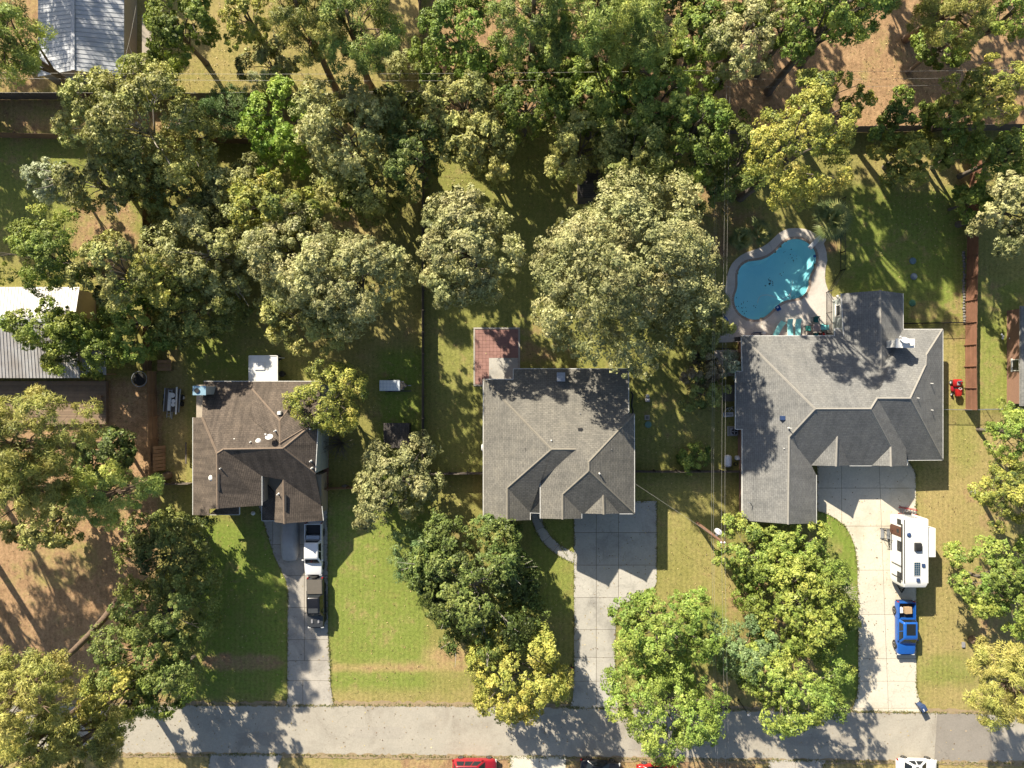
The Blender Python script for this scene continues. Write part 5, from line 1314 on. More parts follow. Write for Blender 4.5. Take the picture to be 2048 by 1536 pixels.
def chain_fence(label, pts, h=1.3):
    pts = [G(*p) for p in pts]; o_ = pts[0]; t = thing('chain_link_fence', label, 'fence', (o_.x, o_.y, 0))
    for a, b_ in zip(pts, pts[1:]):
        L = (b_ - a).length; d = (b_ - a).normalized(); nn = max(1, round(L / 2.6))
        for i in range(nn + 1): p = a + d * (L * i / nn); MB(t.location).tube([(p.x, p.y, -.05), (p.x, p.y, h + .04)], .035, 7).build('post', M['steel'], t)
        mb = MB(t.location); mb.tube([(a.x, a.y, h), (b_.x, b_.y, h)], .028, 6); mb.build('top_rail', M['steel'], t)
        mb = MB(t.location); s_ = .16; k = int((L + h) / s_)
        for j in range(k):
            for sg in (1, -1):
                u0 = j * s_ - (h if sg > 0 else 0); p0 = max(0, u0) if sg > 0 else min(L, j * s_)
                z0 = (0 if u0 >= 0 else -u0) if sg > 0 else max(0, j * s_ - L); p1 = min(L, u0 + h) if sg > 0 else max(0, j * s_ - h); z1 = (p1 - u0) if sg > 0 else j * s_ - p1
                if abs(p1 - p0) < .02: continue
                A_ = a + d * p0; B_ = a + d * p1; mb.tube([(A_.x, A_.y, z0), (B_.x, B_.y, min(z1, h))], .006, 3, False)
        tag(mb.build('wire_mesh', M['steel'], t, recalc=False), kind='stuff')
chain_fence('low chain link fence crossing the lawn below the red-brown fence', [(1862,818),(1931,819),(2050,816)])

# ------------------------------------------------------------------ utility poles and wires
def pole(label, px, py, h, mat, tz, name='utility_pole', r=.16, side=(-.45, .25)):
    c_ = G(px, py); t = thing(name, label, 'pole', (c_.x, c_.y, 0))
    MB().tube([(0, 0, -.2), (0, 0, h * .5), (0, 0, h)], [r * 1.15, r, r * .8], 10).build('shaft', mat, t, smooth=50)
    MB().lathe((side[0], side[1], tz - .45), [(.0, 0), (.27, .02), (.29, .1), (.29, .75), (.24, .86), (.08, .9), (.0, .9)], 16).build('transformer', M['white_plastic'], t, smooth=40)
    MB().box((side[0] * .45, side[1] * .45, tz), (.3, .22, .1), rz=math.atan2(side[1], side[0])).build('bracket', M['steel'], t)
    for x in (-.16, .16):
        MB().lathe((x, 0, h - .02), [(.05, 0), (.09, .04), (.05, .08), (.09, .12), (.04, .2), (0, .21)], 8).build('insulator', M['white_plastic'], t, smooth=40)
    MB().tube([(side[0] + .1, side[1], tz + .45), (side[0] * .3, side[1] + .35, tz + .8), (.0, .2, h - .6), (0, .02, h - .2)], .02, 5).build('lead', M['dark_plastic'], t)
    MB().box((0, 0, h - .25), (.5, .1, .1)).build('cross_arm', mat, t)
    return t
PA = G(1394, 1046); PB = G(1402, 222)
hA, hB = 9.3, 9.6
pole('brown utility pole with white transformer at the grey house drive side lawn', 1394, 1046, hA, M['pole_wood'], 7.0, side=(.25, .55))
pole('black tarred utility pole with transformer at the edge of the dirt lot', 1402, 222, hB, M['dark_pole_wood'], 7.4, side=(-.55, .15))
def wire(label, pts, r=.009, sag=.35, cat='cable', mat=None, name='power_cable'):
    mb = MB()
    for a, b_ in zip(pts, pts[1:]):
        a = Vector(a); b_ = Vector(b_); q_ = []
        for i in range(13): t = i / 12; p = a.lerp(b_, t); p.z -= 4 * sag * t * (1 - t); q_.append(p)
        mb.tube(q_, r, 5, False)
    return tag(mb.build(name, mat or M['wire'], None, smooth=60, recalc=False), label, cat)
def V3(p, z, dx=0.0, dy=0.0): return Vector((p.x + dx, p.y + dy, z))
Pn = Vector((PA.x + 1.1, PA.y - 46, 0))
wire('upper thin wire running down between the two utility poles, nearer the middle house', [V3(PB, hB + .1, -.16), V3(PA, hA + .1, -.16), V3(Pn, hA, -.16)])
wire('upper thin wire running down between the two utility poles, nearer the grey house', [V3(PB, hB + .1, .16), V3(PA, hA + .1, .16), V3(Pn, hA, .16)])
wire('lower service wire between the utility poles, nearer the middle house', [V3(PB, 6.6, -.22), V3(PA, 6.3, -.22), V3(Pn, 6.2, -.22)])
wire('lower service wire between the utility poles, nearer the grey house', [V3(PB, 6.5, .0), V3(PA, 6.2, .0), V3(Pn, 6.1, .0)])
wire('thin service drop from the brown pole to the middle house eave', [V3(PA, 6.4), G(1268, 966, 5.6)], .010, .25)
wire('dark service drop from the brown pole to the grey house mast', [V3(PA, 6.4), G(1476, 1024, 3.8)], .009, .2, mat=M['dark_plastic'])
WL = Vector((-75, PB.y + .4, 0)); WR = Vector((70, PB.y + 1.0, 0))
wire('top power wire crossing the back gardens behind the fences', [V3(WL, hB - .3), V3(PB, hB + .1, .05, .1), V3(WR, hB)], .011, 1.0)
wire('second power wire crossing the back gardens just below the top one', [V3(WL, hB - 1.3), V3(PB, 8.3, .05, -.1), V3(WR, 8.2)], .011, 1.0)
wire('lowest telephone wire crossing the back gardens along the board fence', [V3(WL, 5.6, 0, -.6), V3(PB, 6.4, .05, -.1), V3(WR, 6.4)], .010, .8)
wire('slack wire running from the back gardens to the barn corner', [G(232, 172, 7.2), G(272, 12, 4.2)], .012, .3)
# street lamp on the verge
c0 = G(1477, 1400); sl = thing('street_lamp', 'slim street lamp on the road verge below the tree clump', 'street lamp', (c0.x, c0.y, 0))
MB().tube([(0, 0, 0), (0, 0, 3.0)], [.05, .04], 8).build('post', M['black_metal'], sl, smooth=50)
MB().lathe((0, 0, 2.95), [(.05, 0), (.12, .05), (.15, .38), (.17, .4), (.05, .52), (0, .53)], 12).build('lantern', M['white_plastic'], sl, smooth=40)
MB().lathe((0, 0, -.02), [(.12, 0), (.12, .1), (.06, .2)], 10).build('base', M['black_metal'], sl, smooth=40)

# ------------------------------------------------------------------ vehicles (front towards +y)
def sect(hw, z0, z1, y, tum=.06, r=.10):
    """rounded body section at station y"""
    return [(-hw + .10, y, z0), (-hw + .02, y, z0 + r), (-hw, y, (z0 + z1) * .5), (-hw + .02, y, z1 - r), (-hw + tum, y, z1 - r * .25), (-hw + tum + r, y, z1),
            (hw - tum - r, y, z1), (hw - tum, y, z1 - r * .25), (hw - .02, y, z1 - r), (hw, y, (z0 + z1) * .5), (hw - .02, y, z0 + r), (hw - .10, y, z0)]
def rrect(hw, y0, y1, z, r, n=4):
    pts = []
    for cx, cy, a0 in ((hw - r, y1 - r, 0), (-hw + r, y1 - r, 90), (-hw + r, y0 + r, 180), (hw - r, y0 + r, 270)):
        for i in range(n): a = R(a0 + 90 * i / (n - 1)); pts.append((cx + r * math.cos(a), cy + r * math.sin(a), z))
    return pts
def greenhouse(parent, mat, hb, yb0, yb1, zb, hr_, yr0, yr1, zr, nwin=2, roofm=None, name='cabin'):
    def it(t, x=0.0): return (hb + (hr_ - hb) * t + x, yb0 + (yr0 - yb0) * t, yb1 + (yr1 - yb1) * t, zb + (zr - zb) * t)
    mb = MB(); rings = []
    for t, ins, dz in ((0, 0, 0), (.86, 0, 0), (1.0, .05, 0), (1.03, .16, .012)):
        hw, y0, y1, z = it(t); rings.append(rrect(hw - ins, y0 + ins, y1 - ins, z + dz, .16))
    mb.loft(rings); cab = mb.build(name, mat, parent, smooth=38)
    def panel(q4, nm, off):
        a, b_, c_, d = [Vector(x) for x in q4]; nr = (b_ - a).cross(d - a).normalized()
        if nr.dot((a + c_) / 2 - Vector((0, (yb0 + yb1) / 2, zb))) < 0: nr = -nr
        mb = MB(); mb.v = [x + nr * off for x in (a, b_, c_, d)] + [x - nr * .02 for x in (a, b_, c_, d)]
        mb.f = [(0, 1, 2, 3), (7, 6, 5, 4)] + [(i, (i + 1) % 4, 4 + (i + 1) % 4, 4 + i) for i in range(4)]
        mb.build(nm, M['glass'], parent)
    h0, y00, y01, z0 = it(.10); h1, y10, y11, z1 = it(.88)
    panel([(-h0 + .12, y01, z0), (h0 - .12, y01, z0), (h1 - .12, y11, z1), (-h1 + .12, y11, z1)], 'windscreen', .008)
    panel([(-h0 + .14, y00, z0), (h0 - .14, y00, z0), (h1 - .14, y10, z1), (-h1 + .14, y10, z1)], 'rear_window', .008)
    for sg in (-1, 1):
        for i in range(nwin):
            g_ = .045
            b0 = y00 + .22 + (y01 - y00 - .44) * i / nwin + g_; b1 = y00 + .22 + (y01 - y00 - .44) * (i + 1) / nwin - g_
            t0 = y10 + .16 + (y11 - y10 - .32) * i / nwin + g_; t1 = y10 + .16 + (y11 - y10 - .32) * (i + 1) / nwin - g_
            panel([(sg * h0, b0, z0), (sg * h0, b1, z0), (sg * h1, t1, z1), (sg * h1, t0, z1)], 'side_window', .008)
    return cab
def wheel(parent, x, y, r=.38, w_=.24, rim=None):
    sg = 1 if x > 0 else -1
    t = MB().lathe((x, y, r), [(r * .55, -w_ / 2), (r * .93, -w_ / 2), (r, -w_ * .32), (r, w_ * .32), (r * .93, w_ / 2), (r * .55, w_ / 2)], 20, 'X').build('wheel', M['rubber'], parent, smooth=40)
    MB().lathe((x + sg * (w_ / 2 - .03), y, r), [(r * .62, -.04), (r * .62, .03), (r * .52, .045), (r * .3, .01), (r * .12, .03), (0, .03)] if sg > 0 else [(0, -.03), (r * .12, -.03), (r * .3, -.01), (r * .52, -.045), (r * .62, -.03), (r * .62, .04)], 16, 'X').build('rim', rim or M['rim'], t, smooth=40)
def mirrors(parent, x, y, z, mat):
    for sg in (-1, 1): MB().box((sg * (x + .1), y, z), (.22, .12, .16)).build('wing_mirror', mat, parent, bevel=.03)
def lights(parent, hw, yf, yr, zf, zr):
    for sg in (-1, 1):
        MB().box((sg * (hw - .22), yf - .04, zf), (.34, .16, .16)).build('headlight', M['lamp_glass'], parent, bevel=.03)
        MB().box((sg * (hw - .12), yr + .02, zr), (.16, .12, .28)).build('tail_light', M['red_lens'], parent, bevel=.02)

def pickup(name, label, px, py, rz, mat, L=5.75, W=1.98, bed_cover=None, roofm=None, hood_extra=None, sunroof=False, rim=None, cabH=1.86):
    c_ = G(px, py); t = thing(name, label, 'pickup truck', (c_.x, c_.y, .06), rz); hw = W / 2; f = L / 2
    yb = -f + L * .31          # front end of the load bed
    mb = MB()
    st = [(f, hw - .22, .42, .82), (f - .10, hw - .10, .36, .98), (f - .45, hw - .03, .34, 1.06), (f - 1.2, hw, .34, 1.12), (f - 1.55, hw, .34, 1.15), (yb + .02, hw, .34, 1.15)]
    mb.loft([sect(h, z0, z1, y) for y, h, z0, z1 in st]); mb.build('body', mat, t, smooth=40)
    greenhouse(t, roofm or mat, hw - .06, yb + .05, f - 1.32, 1.13, hw - .22, yb + .18, f - 2.05, cabH, 2)
    # load bed: floor, sides, headboard, tailgate
    y0, y1 = -f + .12, yb
    MB().box((0, (y0 + y1) / 2, .62), (W - .12, y1 - y0 - .02, .08)).build('bed_floor', M['dark_plastic'], t)
    for sg in (-1, 1):
        mb = MB(); mb.loft([[(sg * (hw - .16), y, .40), (sg * (hw - .02), y, .44), (sg * hw, y, .8), (sg * (hw - .03), y, 1.10), (sg * (hw - .06), y, 1.17), (sg * (hw - .15), y, 1.17)] for y in (y0 - .06, y0 + .1, (y0 + y1) / 2, y1 - .01)])
        mb.build('bed_side', mat, t, smooth=40)
    MB().box((0, y0 - .02, .86), (W - .34, .09, .62)).build('tailgate', mat, t, bevel=.02)
    MB().box((0, -f + .02, .52), (W - .1, .22, .2)).build('rear_bumper', M['chrome'], t, bevel=.04)
    MB().box((0, f + .02, .52), (W - .16, .18, .24)).build('front_bumper', M['chrome'] if not bed_cover else M['dark_plastic'], t, bevel=.05)
    MB().box((0, f - .02, .78), (W * .52, .08, .24)).build('grille', M['dark_plastic'], t, bevel=.02)
    if bed_cover:
        MB().box((0, (y0 + y1) / 2, 1.2), (W - .22, y1 - y0 - .02, .07)).build('bed_cover', bed_cover, t, bevel=.02)
    for sx in (-1, 1):
        for y in (f - .95, -f + 1.15): wheel(t, sx * (hw - .1), y, .40, .27, rim)
        for y in (f - .95, -f + 1.15):
            MB().lathe((sx * (hw - .06), y, .42), [(.47, -.05), (.50, -.02), (.50, .02), (.47, .05)], 20, 'X').build('wheel_arch', M['dark_plastic'], t, smooth=40)
        for k in range(2): MB().box((sx * (hw + .005), yb + .75 + k * 1.0, 1.0), (.03, .16, .04)).build('door_handle', M['chrome'], t)
    mirrors(t, hw - .02, f - 1.75, 1.25, mat); lights(t, hw, f, -f, .86, .92)
    if sunroof: MB().box((0, yb + .95, cabH + .03), (1.0, 1.25, .02)).build('sunroof', M['glass'], t)
    return t
pk = pickup('pickup_truck', 'white pickup truck parked at the garage of the brown house', 632, 1094, math.pi, M['white_car'])
MB().box((0, -1.35, .98), (1.5, .42, .5)).build('tool_box', M['steel'], pk, bevel=.03)
jp = pickup('pickup_truck', 'dark grey off-road pickup with tan bed cover behind the white pickup', 636, 1200, math.pi + .015, M['grey_paint'], 5.5, 1.85, bed_cover=M['tonneau'], roofm=M['black_paint'], rim=M['dark_plastic'], cabH=1.88)
for x in (-.36, .36): MB().box((x, 1.95, 1.14), (.2, .42, .03)).build('hood_vent', M['grey_plastic'], jp, bevel=.01)
MB().box((0, .55, 1.92), (1.05, .5, .02)).build('roof_panel', M['grey_paint'], jp)
MB().lathe((0.05, -2.86, .95), [(.2, -.1), (.36, -.1), (.39, -.04), (.39, .06), (.34, .1), (.0, .1)], 18, 'Y').build('spare_wheel', M['rubber'], jp, smooth=40)
for x in (-.9, .9): MB().box((x * 1.12, 0, .55), (.16, 2.4, .08)).build('side_step', M['dark_plastic'], jp)
MB().box((.78, .2, 1.0), (.32, 1.7, .3)).build('door_panel', M['olive_paint'], jp, bevel=.05)
bt = pickup('pickup_truck', 'bright blue pickup truck parked below the travel trailer', 1802, 1250, math.pi, M['blue_paint'], 5.85, 2.0, sunroof=True)
c0 = G(1802, 1250)
def in_bed(name, label, cat, dx, dy, size, mat, z=.73):
    p = Vector((c0.x - dx, c0.y - dy, z)); o_ = MB().box((0, 0, size[2] / 2), size, rz=.06).build(name, mat, None, bevel=.015); o_.location = p; tag(o_, label, cat)
    return o_
in_bed('wooden_crate', 'square tan wooden box in the bed of the blue pickup', 'box', -.15, -2.0, (.75, .72, .5), M['cardboard'])
in_bed('cooler', 'white cooler box in the bed of the blue pickup', 'cooler', .58, -2.0, (.32, .62, .4), M['white_plastic'])

def car(name, label, px, py, rz, mat, L=4.6, W=1.82, Hh=1.48, suv=False, rim=None, cat='car'):
    c_ = G(px, py); t = thing(name, label, cat, (c_.x, c_.y, .05), rz); hw = W / 2; f = L / 2
    zt = 1.0 if suv else .88
    mb = MB()
    st = [(f, hw - .30, .38, .62), (f - .12, hw - .14, .30, .74), (f - .5, hw - .04, .26, zt - .12), (f - 1.1, hw, .26, zt - .02), (f - 1.5, hw, .26, zt + .02), (0, hw, .26, zt + .03), (-f + 1.0, hw, .26, zt + .04), (-f + .45, hw - .04, .27, zt + .02), (-f + .12, hw - .12, .32, zt - .06), (-f, hw - .26, .40, zt - .18)]
    mb.loft([sect(h, z0, z1, y, .08, .14) for y, h, z0, z1 in st]); mb.build('body', mat, t, smooth=45)
    if suv: greenhouse(t, mat, hw - .06, -f + .18, f - 1.25, zt, hw - .24, -f + .45, f - 2.0, Hh + .3, 3)
    else: greenhouse(t, mat, hw - .07, -f + .62, f - 1.25, zt - .02, hw - .30, -f + 1.35, f - 2.15, Hh, 2)
    for sx in (-1, 1):
        for y in (f - .88, -f + .92): wheel(t, sx * (hw - .10), y, .34, .22, rim)
        for k in range(2): MB().box((sx * (hw + .004), -.55 + k * .95, zt - .14), (.03, .16, .035)).build('door_handle', M['chrome'], t)
    mirrors(t, hw - .02, f - 1.62, zt + .12, mat); lights(t, hw, f - .06, -f + .02, .64, zt - .2)
    MB().box((0, f - .02, .45), (W * .7, .1, .16)).build('bumper', M['dark_plastic'], t, bevel=.03)
    if suv:
        for sx in (-1, 1): MB().bar((sx * (hw - .32), -f + .7, Hh + .36), (sx * (hw - .32), f - 2.2, Hh + .36), .04, .04).build('roof_rail', M['chrome'], t)
    return t
car('parked_car', 'crimson car with chrome wheels parked across the road, partly in view', 950, 1527, -math.pi / 2, M['crimson'], 4.9, 1.85, 1.45, True, M['chrome'])
car('parked_car', 'black car in tree shade across the road, partly in view', 1198, 1530, -math.pi / 2 - .12, M['black_paint'], 4.4, 1.8, 1.42)
car('parked_car', 'bright red car across the road next to the black car, partly in view', 1312, 1538, -math.pi / 2, M['red_paint'], 4.6, 1.82, 1.45)
wc = car('parked_car', 'white car on the road shoulder below the pale driveway', 1826, 1527, -math.pi / 2 - .03, M['white_car'], 4.4, 1.82, 1.46)
MB().box((0, -.42, 1.49), (.9, .34, .02)).build('sunroof', M['glass'], wc)
# car under a grey cover
c0 = G(583, 1078); cc_ = thing('covered_car', 'car hidden under a grey fabric cover beside the white pickup', 'car', (c0.x, c0.y, .06), math.pi)
mb = MB(); rings = []
for y, hw, zt, hr2 in ((-2.3, .50, .45, .3), (-2.2, .74, .82, .5), (-1.8, .86, 1.02, .62), (-1.3, .90, 1.12, .64), (-.6, .92, 1.42, .60), (.3, .92, 1.46, .60), (.75, .92, 1.32, .62), (1.2, .91, 1.04, .68), (1.7, .88, .95, .66), (2.15, .76, .78, .52), (2.3, .5, .45, .3)):
    rg2 = random.Random(int(y * 100)); w_ = lambda: rg2.uniform(-.025, .025)
    rings.append([(-hw - .03 + w_(), y, .03), (-hw + w_(), y, .4), (-hw + .03 + w_(), y, min(.8, zt * .8)), (-hr2 - .08 + w_(), y, zt * .93), (-hr2 + .14, y, zt + w_()), (0, y, zt + .03 + w_()), (hr2 - .14, y, zt + w_()), (hr2 + .08 + w_(), y, zt * .93), (hw - .03 + w_(), y, min(.8, zt * .8)), (hw + w_(), y, .4), (hw + .03 + w_(), y, .03)])
mb.loft(rings); mb.build('fabric_cover', M['car_cover'], cc_, smooth=70)
for x in (-.8, .8):
    for y in (-1.35, 1.35): wheel(cc_, x * .92, y, .31, .2)

# travel trailer
zr_ = 3.35
X0, X1 = wx(1809, zr_), wx(1857, zr_); Y1, Y0 = wy(1038, zr_), wy(1178, zr_)
rv = thing('travel_trailer', 'white travel trailer with slide-out and roof solar panel on the pale driveway', 'trailer', ((X0 + X1) / 2, (Y0 + Y1) / 2, .06))
hw, hl_ = (X1 - X0) / 2, (Y1 - Y0) / 2
mb = MB(); rings = []
for y, zb, zt, ins in ((-hl_, 1.15, 2.75, .18), (-hl_ + .12, .85, 3.05, .08), (-hl_ + .45, .62, 3.22, .0), (-hl_ + 1.0, .55, 3.28, 0), (hl_ - .1, .55, 3.28, 0), (hl_, .62, 3.22, .03)):
    rings.append([(-hw + ins, y, zb), (-hw + ins, y, zt - .12), (-hw + ins + .10, y, zt), (hw - ins - .10, y, zt), (hw - ins, y, zt - .12), (hw - ins, y, zb)])
mb.loft(rings); mb.build('shell', M['rv_shell'], rv, smooth=30)
MB().box((hw + .48, hl_ - 2.6, 1.95), (.96, 3.1, 2.1)).build('slide_out', M['rv_shell'], rv, bevel=.03)
for x in (-1, 1): MB().bar((x * (hw - .04), -hl_ + .6, 3.24), (x * (hw - .04), hl_ - .05, 3.24), .07, .07).build('roof_trim', M['dark_plastic'] if x < 0 else M['gutter'], rv)
MB().box((-hw - .012, hl_ - 1.55, 1.75), (.02, 1.1, 2.2)).build('side_panel', M['rv_brown'], rv)
dr = MB().box((-hw - .03, hl_ - 1.55, 1.5), (.03, .75, 1.85)).build('door', M['rv_brown'], rv); MB().box((-hw - .05, hl_ - 1.5, 2.1), (.02, .4, .4)).build('pane', M['glass'], dr)
for y, z, w_ in ((hl_ - .5, 2.3, .5), (hl_ - 3.1, 2.3, 1.0), (-hl_ + 1.0, 2.3, 1.0)):
    wi = MB().box((-hw - .02, y, z), (.03, w_ + .1, .72)).build('window', M['dark_plastic'], rv); MB().box((-hw - .04, y, z), (.02, w_, .6)).build('pane', M['glass'], wi)
MB().tube([(-hw - .12, -hl_ + .9, 3.0), (-hw - .12, hl_ - .6, 3.0)], .07, 10).build('awning_roll', M['dark_plastic'], rv, smooth=40)
for y in (-hl_ + 1.0, -hl_ + 2.3): MB().bar((-hw - .1, y, 3.0), (-hw - .05, y, .9), .05, .05).build('awning_arm', M['dark_plastic'], rv)
ac = MB().box((.12, .75, 3.42), (.78, .95, .32), taper=.85).build('air_conditioner', M['dark_plastic'], rv, bevel=.05); MB().box((.12, .62, 3.6), (.5, .3, .03)).build('grille', M['black_metal'], ac)
MB().lathe((-.82, 2.05, 3.26), [(.22, 0), (.24, .08), (.18, .16), (0, .18)], 14).build('roof_vent', M['navy_plastic'], rv, smooth=40)
so = MB().box((.02, -1.55, 3.36), (.68, 1.42, .04)).build('solar_panel', M['gutter'], rv)
for i in range(3):
    for j in range(6): MB().box((.02 + (i - 1) * .215, -1.55 + (j - 2.5) * .228, 3.384), (.195, .205, .012)).build('cell', M['solar'], so)
for x, y in ((.72, -1.2), (.15, -2.75)): MB().box((x, y, 3.36), (.36, .36, .16), taper=.9).build('roof_hatch', M['navy_plastic'], rv, bevel=.02)
for y in (.05, .85):
    for x in (-1, 1): wheel(rv, x * (hw - .15), y + .3, .34, .22)
MB().box((-hw - .01, .75, .78), (.06, 1.9, .14)).build('wheel_skirt', M['dark_plastic'], rv)
for x in (-1, 1): MB().bar((x * .75, -hl_ + .1, .55), (0, -hl_ - 1.25, .5), .09, .12).build('drawbar', M['black_metal'], rv)
MB().tube([(0, -hl_ - .85, .1), (0, -hl_ - .85, .95)], .05, 8).build('jack', M['black_metal'], rv)
for x in (-.2, .2): MB().lathe((x, -hl_ - .35, .55), [(.0, 0), (.16, .05), (.17, .4), (.1, .52), (0, .54)], 12).build('gas_bottle', M['grey_plastic'], rv, smooth=40)
for x in (-.25, .25): MB().bar((x, hl_ + .08, .6), (x, hl_ + .08, 3.2), .04, .04).build('rear_ladder', M['steel'], rv)
for k in range(7): MB().bar((-.25, hl_ + .08, .8 + .35 * k), (.25, hl_ + .08, .8 + .35 * k), .03, .03).build('rung', M['steel'], rv)
MB().lathe((.35, hl_ + .2, 1.1), [(.15, -.1), (.34, -.1), (.36, 0), (.34, .1), (.0, .1)], 16, 'Y').build('spare_wheel', M['rubber'], rv, smooth=40)
# folding steps at the trailer door
c0 = G(1776, 1066); fs_ = thing('folding_steps', 'black metal folding steps in front of the travel trailer door', 'steps', (c0.x, c0.y, .06))
for k in range(3): MB().box((-.75 + k * .55, 0, .16 + .2 * k), (.34, 1.1, .035)).build('tread', M['steel'], fs_)
for y in (-.55, .55): MB().bar((-.95, y, .05), (.7, y, .62), .05, .07).build('stringer', M['black_metal'], fs_); MB().bar((-.9, y, .9), (.6, y, 1.35), .035, .035).build('handrail', M['black_metal'], fs_); MB().bar((-.7, y, .1), (-.7, y, .97), .035, .035).build('baluster', M['black_metal'], fs_)
# red ladder lying behind the trailer
c0 = G(1813, 1022); ld_ = thing('stepladder', 'red stepladder lying flat on the concrete behind the travel trailer', 'ladder', (c0.x, c0.y, .06), R(-6))
for y in (-.28, .28): MB().bar((-1.0, y * 1.2, .1), (1.0, y * .8, .32), .07, .05).build('rail', M['red_paint'], ld_)
for k in range(7): MB().box((-.85 + k * .28, 0, .12 + .03 * k), (.09, .56 - .02 * k, .04)).build('rung', M['steel'], ld_)
for y in (-.33, .33): MB().bar((-.9, y * 1.3, .05), (1.0, y, .12), .04, .04).build('prop_leg', M['red_paint'], ld_)

# ------------------------------------------------------------------ small things out of doors
# wheelie bin at the drive mouth
c0 = G(1836, 1408); wb = thing('wheelie_bin', 'navy blue wheeled rubbish bin at the mouth of the pale driveway', 'bin', (c0.x, c0.y, .06), R(28))
MB().box((0, 0, .55), (.5, .58, .95), rx=math.pi).v
mb = MB(); mb.loft([rrect(.24, -.26, .26, .06, .05), rrect(.29, -.33, .33, 1.0, .05)]); mb.build('body', M['navy_plastic'], wb, smooth=40)
mb = MB(); mb.loft([rrect(.32, -.37, .36, 1.0, .05), rrect(.32, -.37, .36, 1.05, .05), rrect(.24, -.28, .28, 1.1, .05)]); mb.build('lid', M['navy_plastic'], wb, smooth=40)
MB().bar((-.26, .40, 1.0), (.26, .40, 1.0), .04, .04).build('handle', M['navy_plastic'], wb)
for x in (-.26, .26): MB().lathe((x, .28, .12), [(.12, -.03), (.12, .03)], 12, 'X').build('wheel', M['rubber'], wb)
MB().box((-.1, -.1, 1.106), (.1, .3, .006)).build('sticker', M['white_plastic'], wb)
def mailbox(label, px, py, rz):
    c_ = G(px, py); t = thing('mailbox', label, 'mailbox', (c_.x, c_.y, 0), rz)
    MB().box((0, 0, .5), (.1, .1, 1.0)).build('post', M['black_metal'], t)
    mb = MB(); pr = [(-.1, 0), (.1, 0), (.1, .14), (.07, .21), (0, .24), (-.07, .21), (-.1, .14)]
    mb.loft([[(x, y, 1.0 + z) for x, z in pr] for y in (-.26, .26)]); mb.build('box', M['black_metal'], t, smooth=35)
    MB().box((.11, .05, 1.2), (.01, .12, .06)).build('flag', M['red_paint'], t); return t
mailbox('black mailbox on a post at the edge of the middle driveway', 1142, 1328, R(90))
mailbox('black mailbox on the road verge near the slim street lamp', 1449, 1408, R(90))
c0 = G(1926, 1289); mbx = thing('meter_box', 'small grey utility box cover set in the dry lawn', 'utility box', (c0.x, c0.y, 0))
MB().box((0, 0, .08), (.34, .62, .2)).build('housing', M['grey_plastic'], mbx, bevel=.03); MB().box((0, 0, .19), (.26, .52, .03)).build('lid', M['grey_plastic'], mbx, bevel=.01)
# septic lids
for px, py, lab, mt in ((1825, 522, 'upper round blue-grey tank lid in the shaded lawn by the grey house', 'lid_blue'), (1827, 553, 'middle round grey tank lid in the shaded lawn by the grey house', 'lid_grey'), (1824, 606, 'lowest round green tank lid near the back corner of the grey house', 'lid_green'), (1296, 849, 'round pale green tank lid on the side lawn of the middle house', 'lid_pale')):
    if mt not in M: M[mt] = pmat(mt, {'lid_blue': (.12, .20, .24), 'lid_grey': (.17, .21, .25), 'lid_green': (.06, .16, .09), 'lid_pale': (.16, .30, .24)}[mt], None, 4, .7)
    c_ = G(px, py); t = thing('tank_lid', lab, 'lid', (c_.x, c_.y, 0), group='round tank lids set in the lawns')
    MB().lathe((0, 0, -.02), [(.36, 0), (.38, .10), (.35, .14), (.0, .15)], 24).build('riser', M[mt], t, smooth=35)
    MB().lathe((0, 0, .125), [(.22, 0), (.22, .02), (.0, .03)], 18).build('cap', M[mt], t, smooth=35)
    for k in range(4): MB().lathe((.29 * math.cos(k * 1.57), .29 * math.sin(k * 1.57), .11), [(.025, 0), (.02, .03)], 6).build('bolt', M['steel'], t)
# side yard units by the middle house
def ac_unit(label, px, py, s_, h, mat, pad=True, cat='air conditioner'):
    c_ = G(px, py); t = thing('air_conditioner', label, cat, (c_.x, c_.y, 0))
    if pad: MB().box((0, 0, .04), (s_ + .25, s_ + .25, .1)).build('pad', M['concrete_old'], t)
    mb = MB(); mb.loft([rrect(s_ / 2, -s_ / 2, s_ / 2, .09, .08), rrect(s_ / 2, -s_ / 2, s_ / 2, h, .08), rrect(s_ / 2 - .04, -s_ / 2 + .04, s_ / 2 - .04, h + .03, .08)]); mb.build('casing', mat, t, smooth=40)
    MB().lathe((0, 0, h + .032), [(s_ * .40, 0), (s_ * .40, .012), (.0, .015)], 20).build('fan_opening', M['black_metal'], t)
    for k in range(4): MB().box((s_ * .17 * math.cos(k * 1.571), s_ * .17 * math.sin(k * 1.571), h + .055), (s_ * .36, .09, .01), rz=k * 1.571, rx=.2).build('fan_blade', M['grey_plastic'], t)
ac_unit('grey air conditioner unit on a pad at the side wall of the grey house', 1464, 862, .85, .8, M['grey_plastic'])
c_ = G(1294, 792); t = thing('pool_pump', 'small white pump box beside the side wall of the middle house', 'pump', (c_.x, c_.y, 0)); MB().box((0, 0, .22), (.35, .3, .44)).build('casing', M['white_plastic'], t, bevel=.03); MB().lathe((0, .1, .44), [(.12, 0), (.12, .1), (0, .14)], 10).build('cap', M['grey_plastic'], t, smooth=40)
c_ = G(1294, 800); t = thing('meter_cabinet', 'small grey cabinet just below the white pump box', 'cabinet', (c_.x, c_.y, 0)); MB().box((0, 0, .2), (.5, .42, .4)).build('housing', M['grey_plastic'], t, bevel=.03); MB().lathe((.02, 0, .4), [(.1, 0), (.1, .05), (0, .07)], 10).build('dial', M['white_plastic'], t, smooth=40)
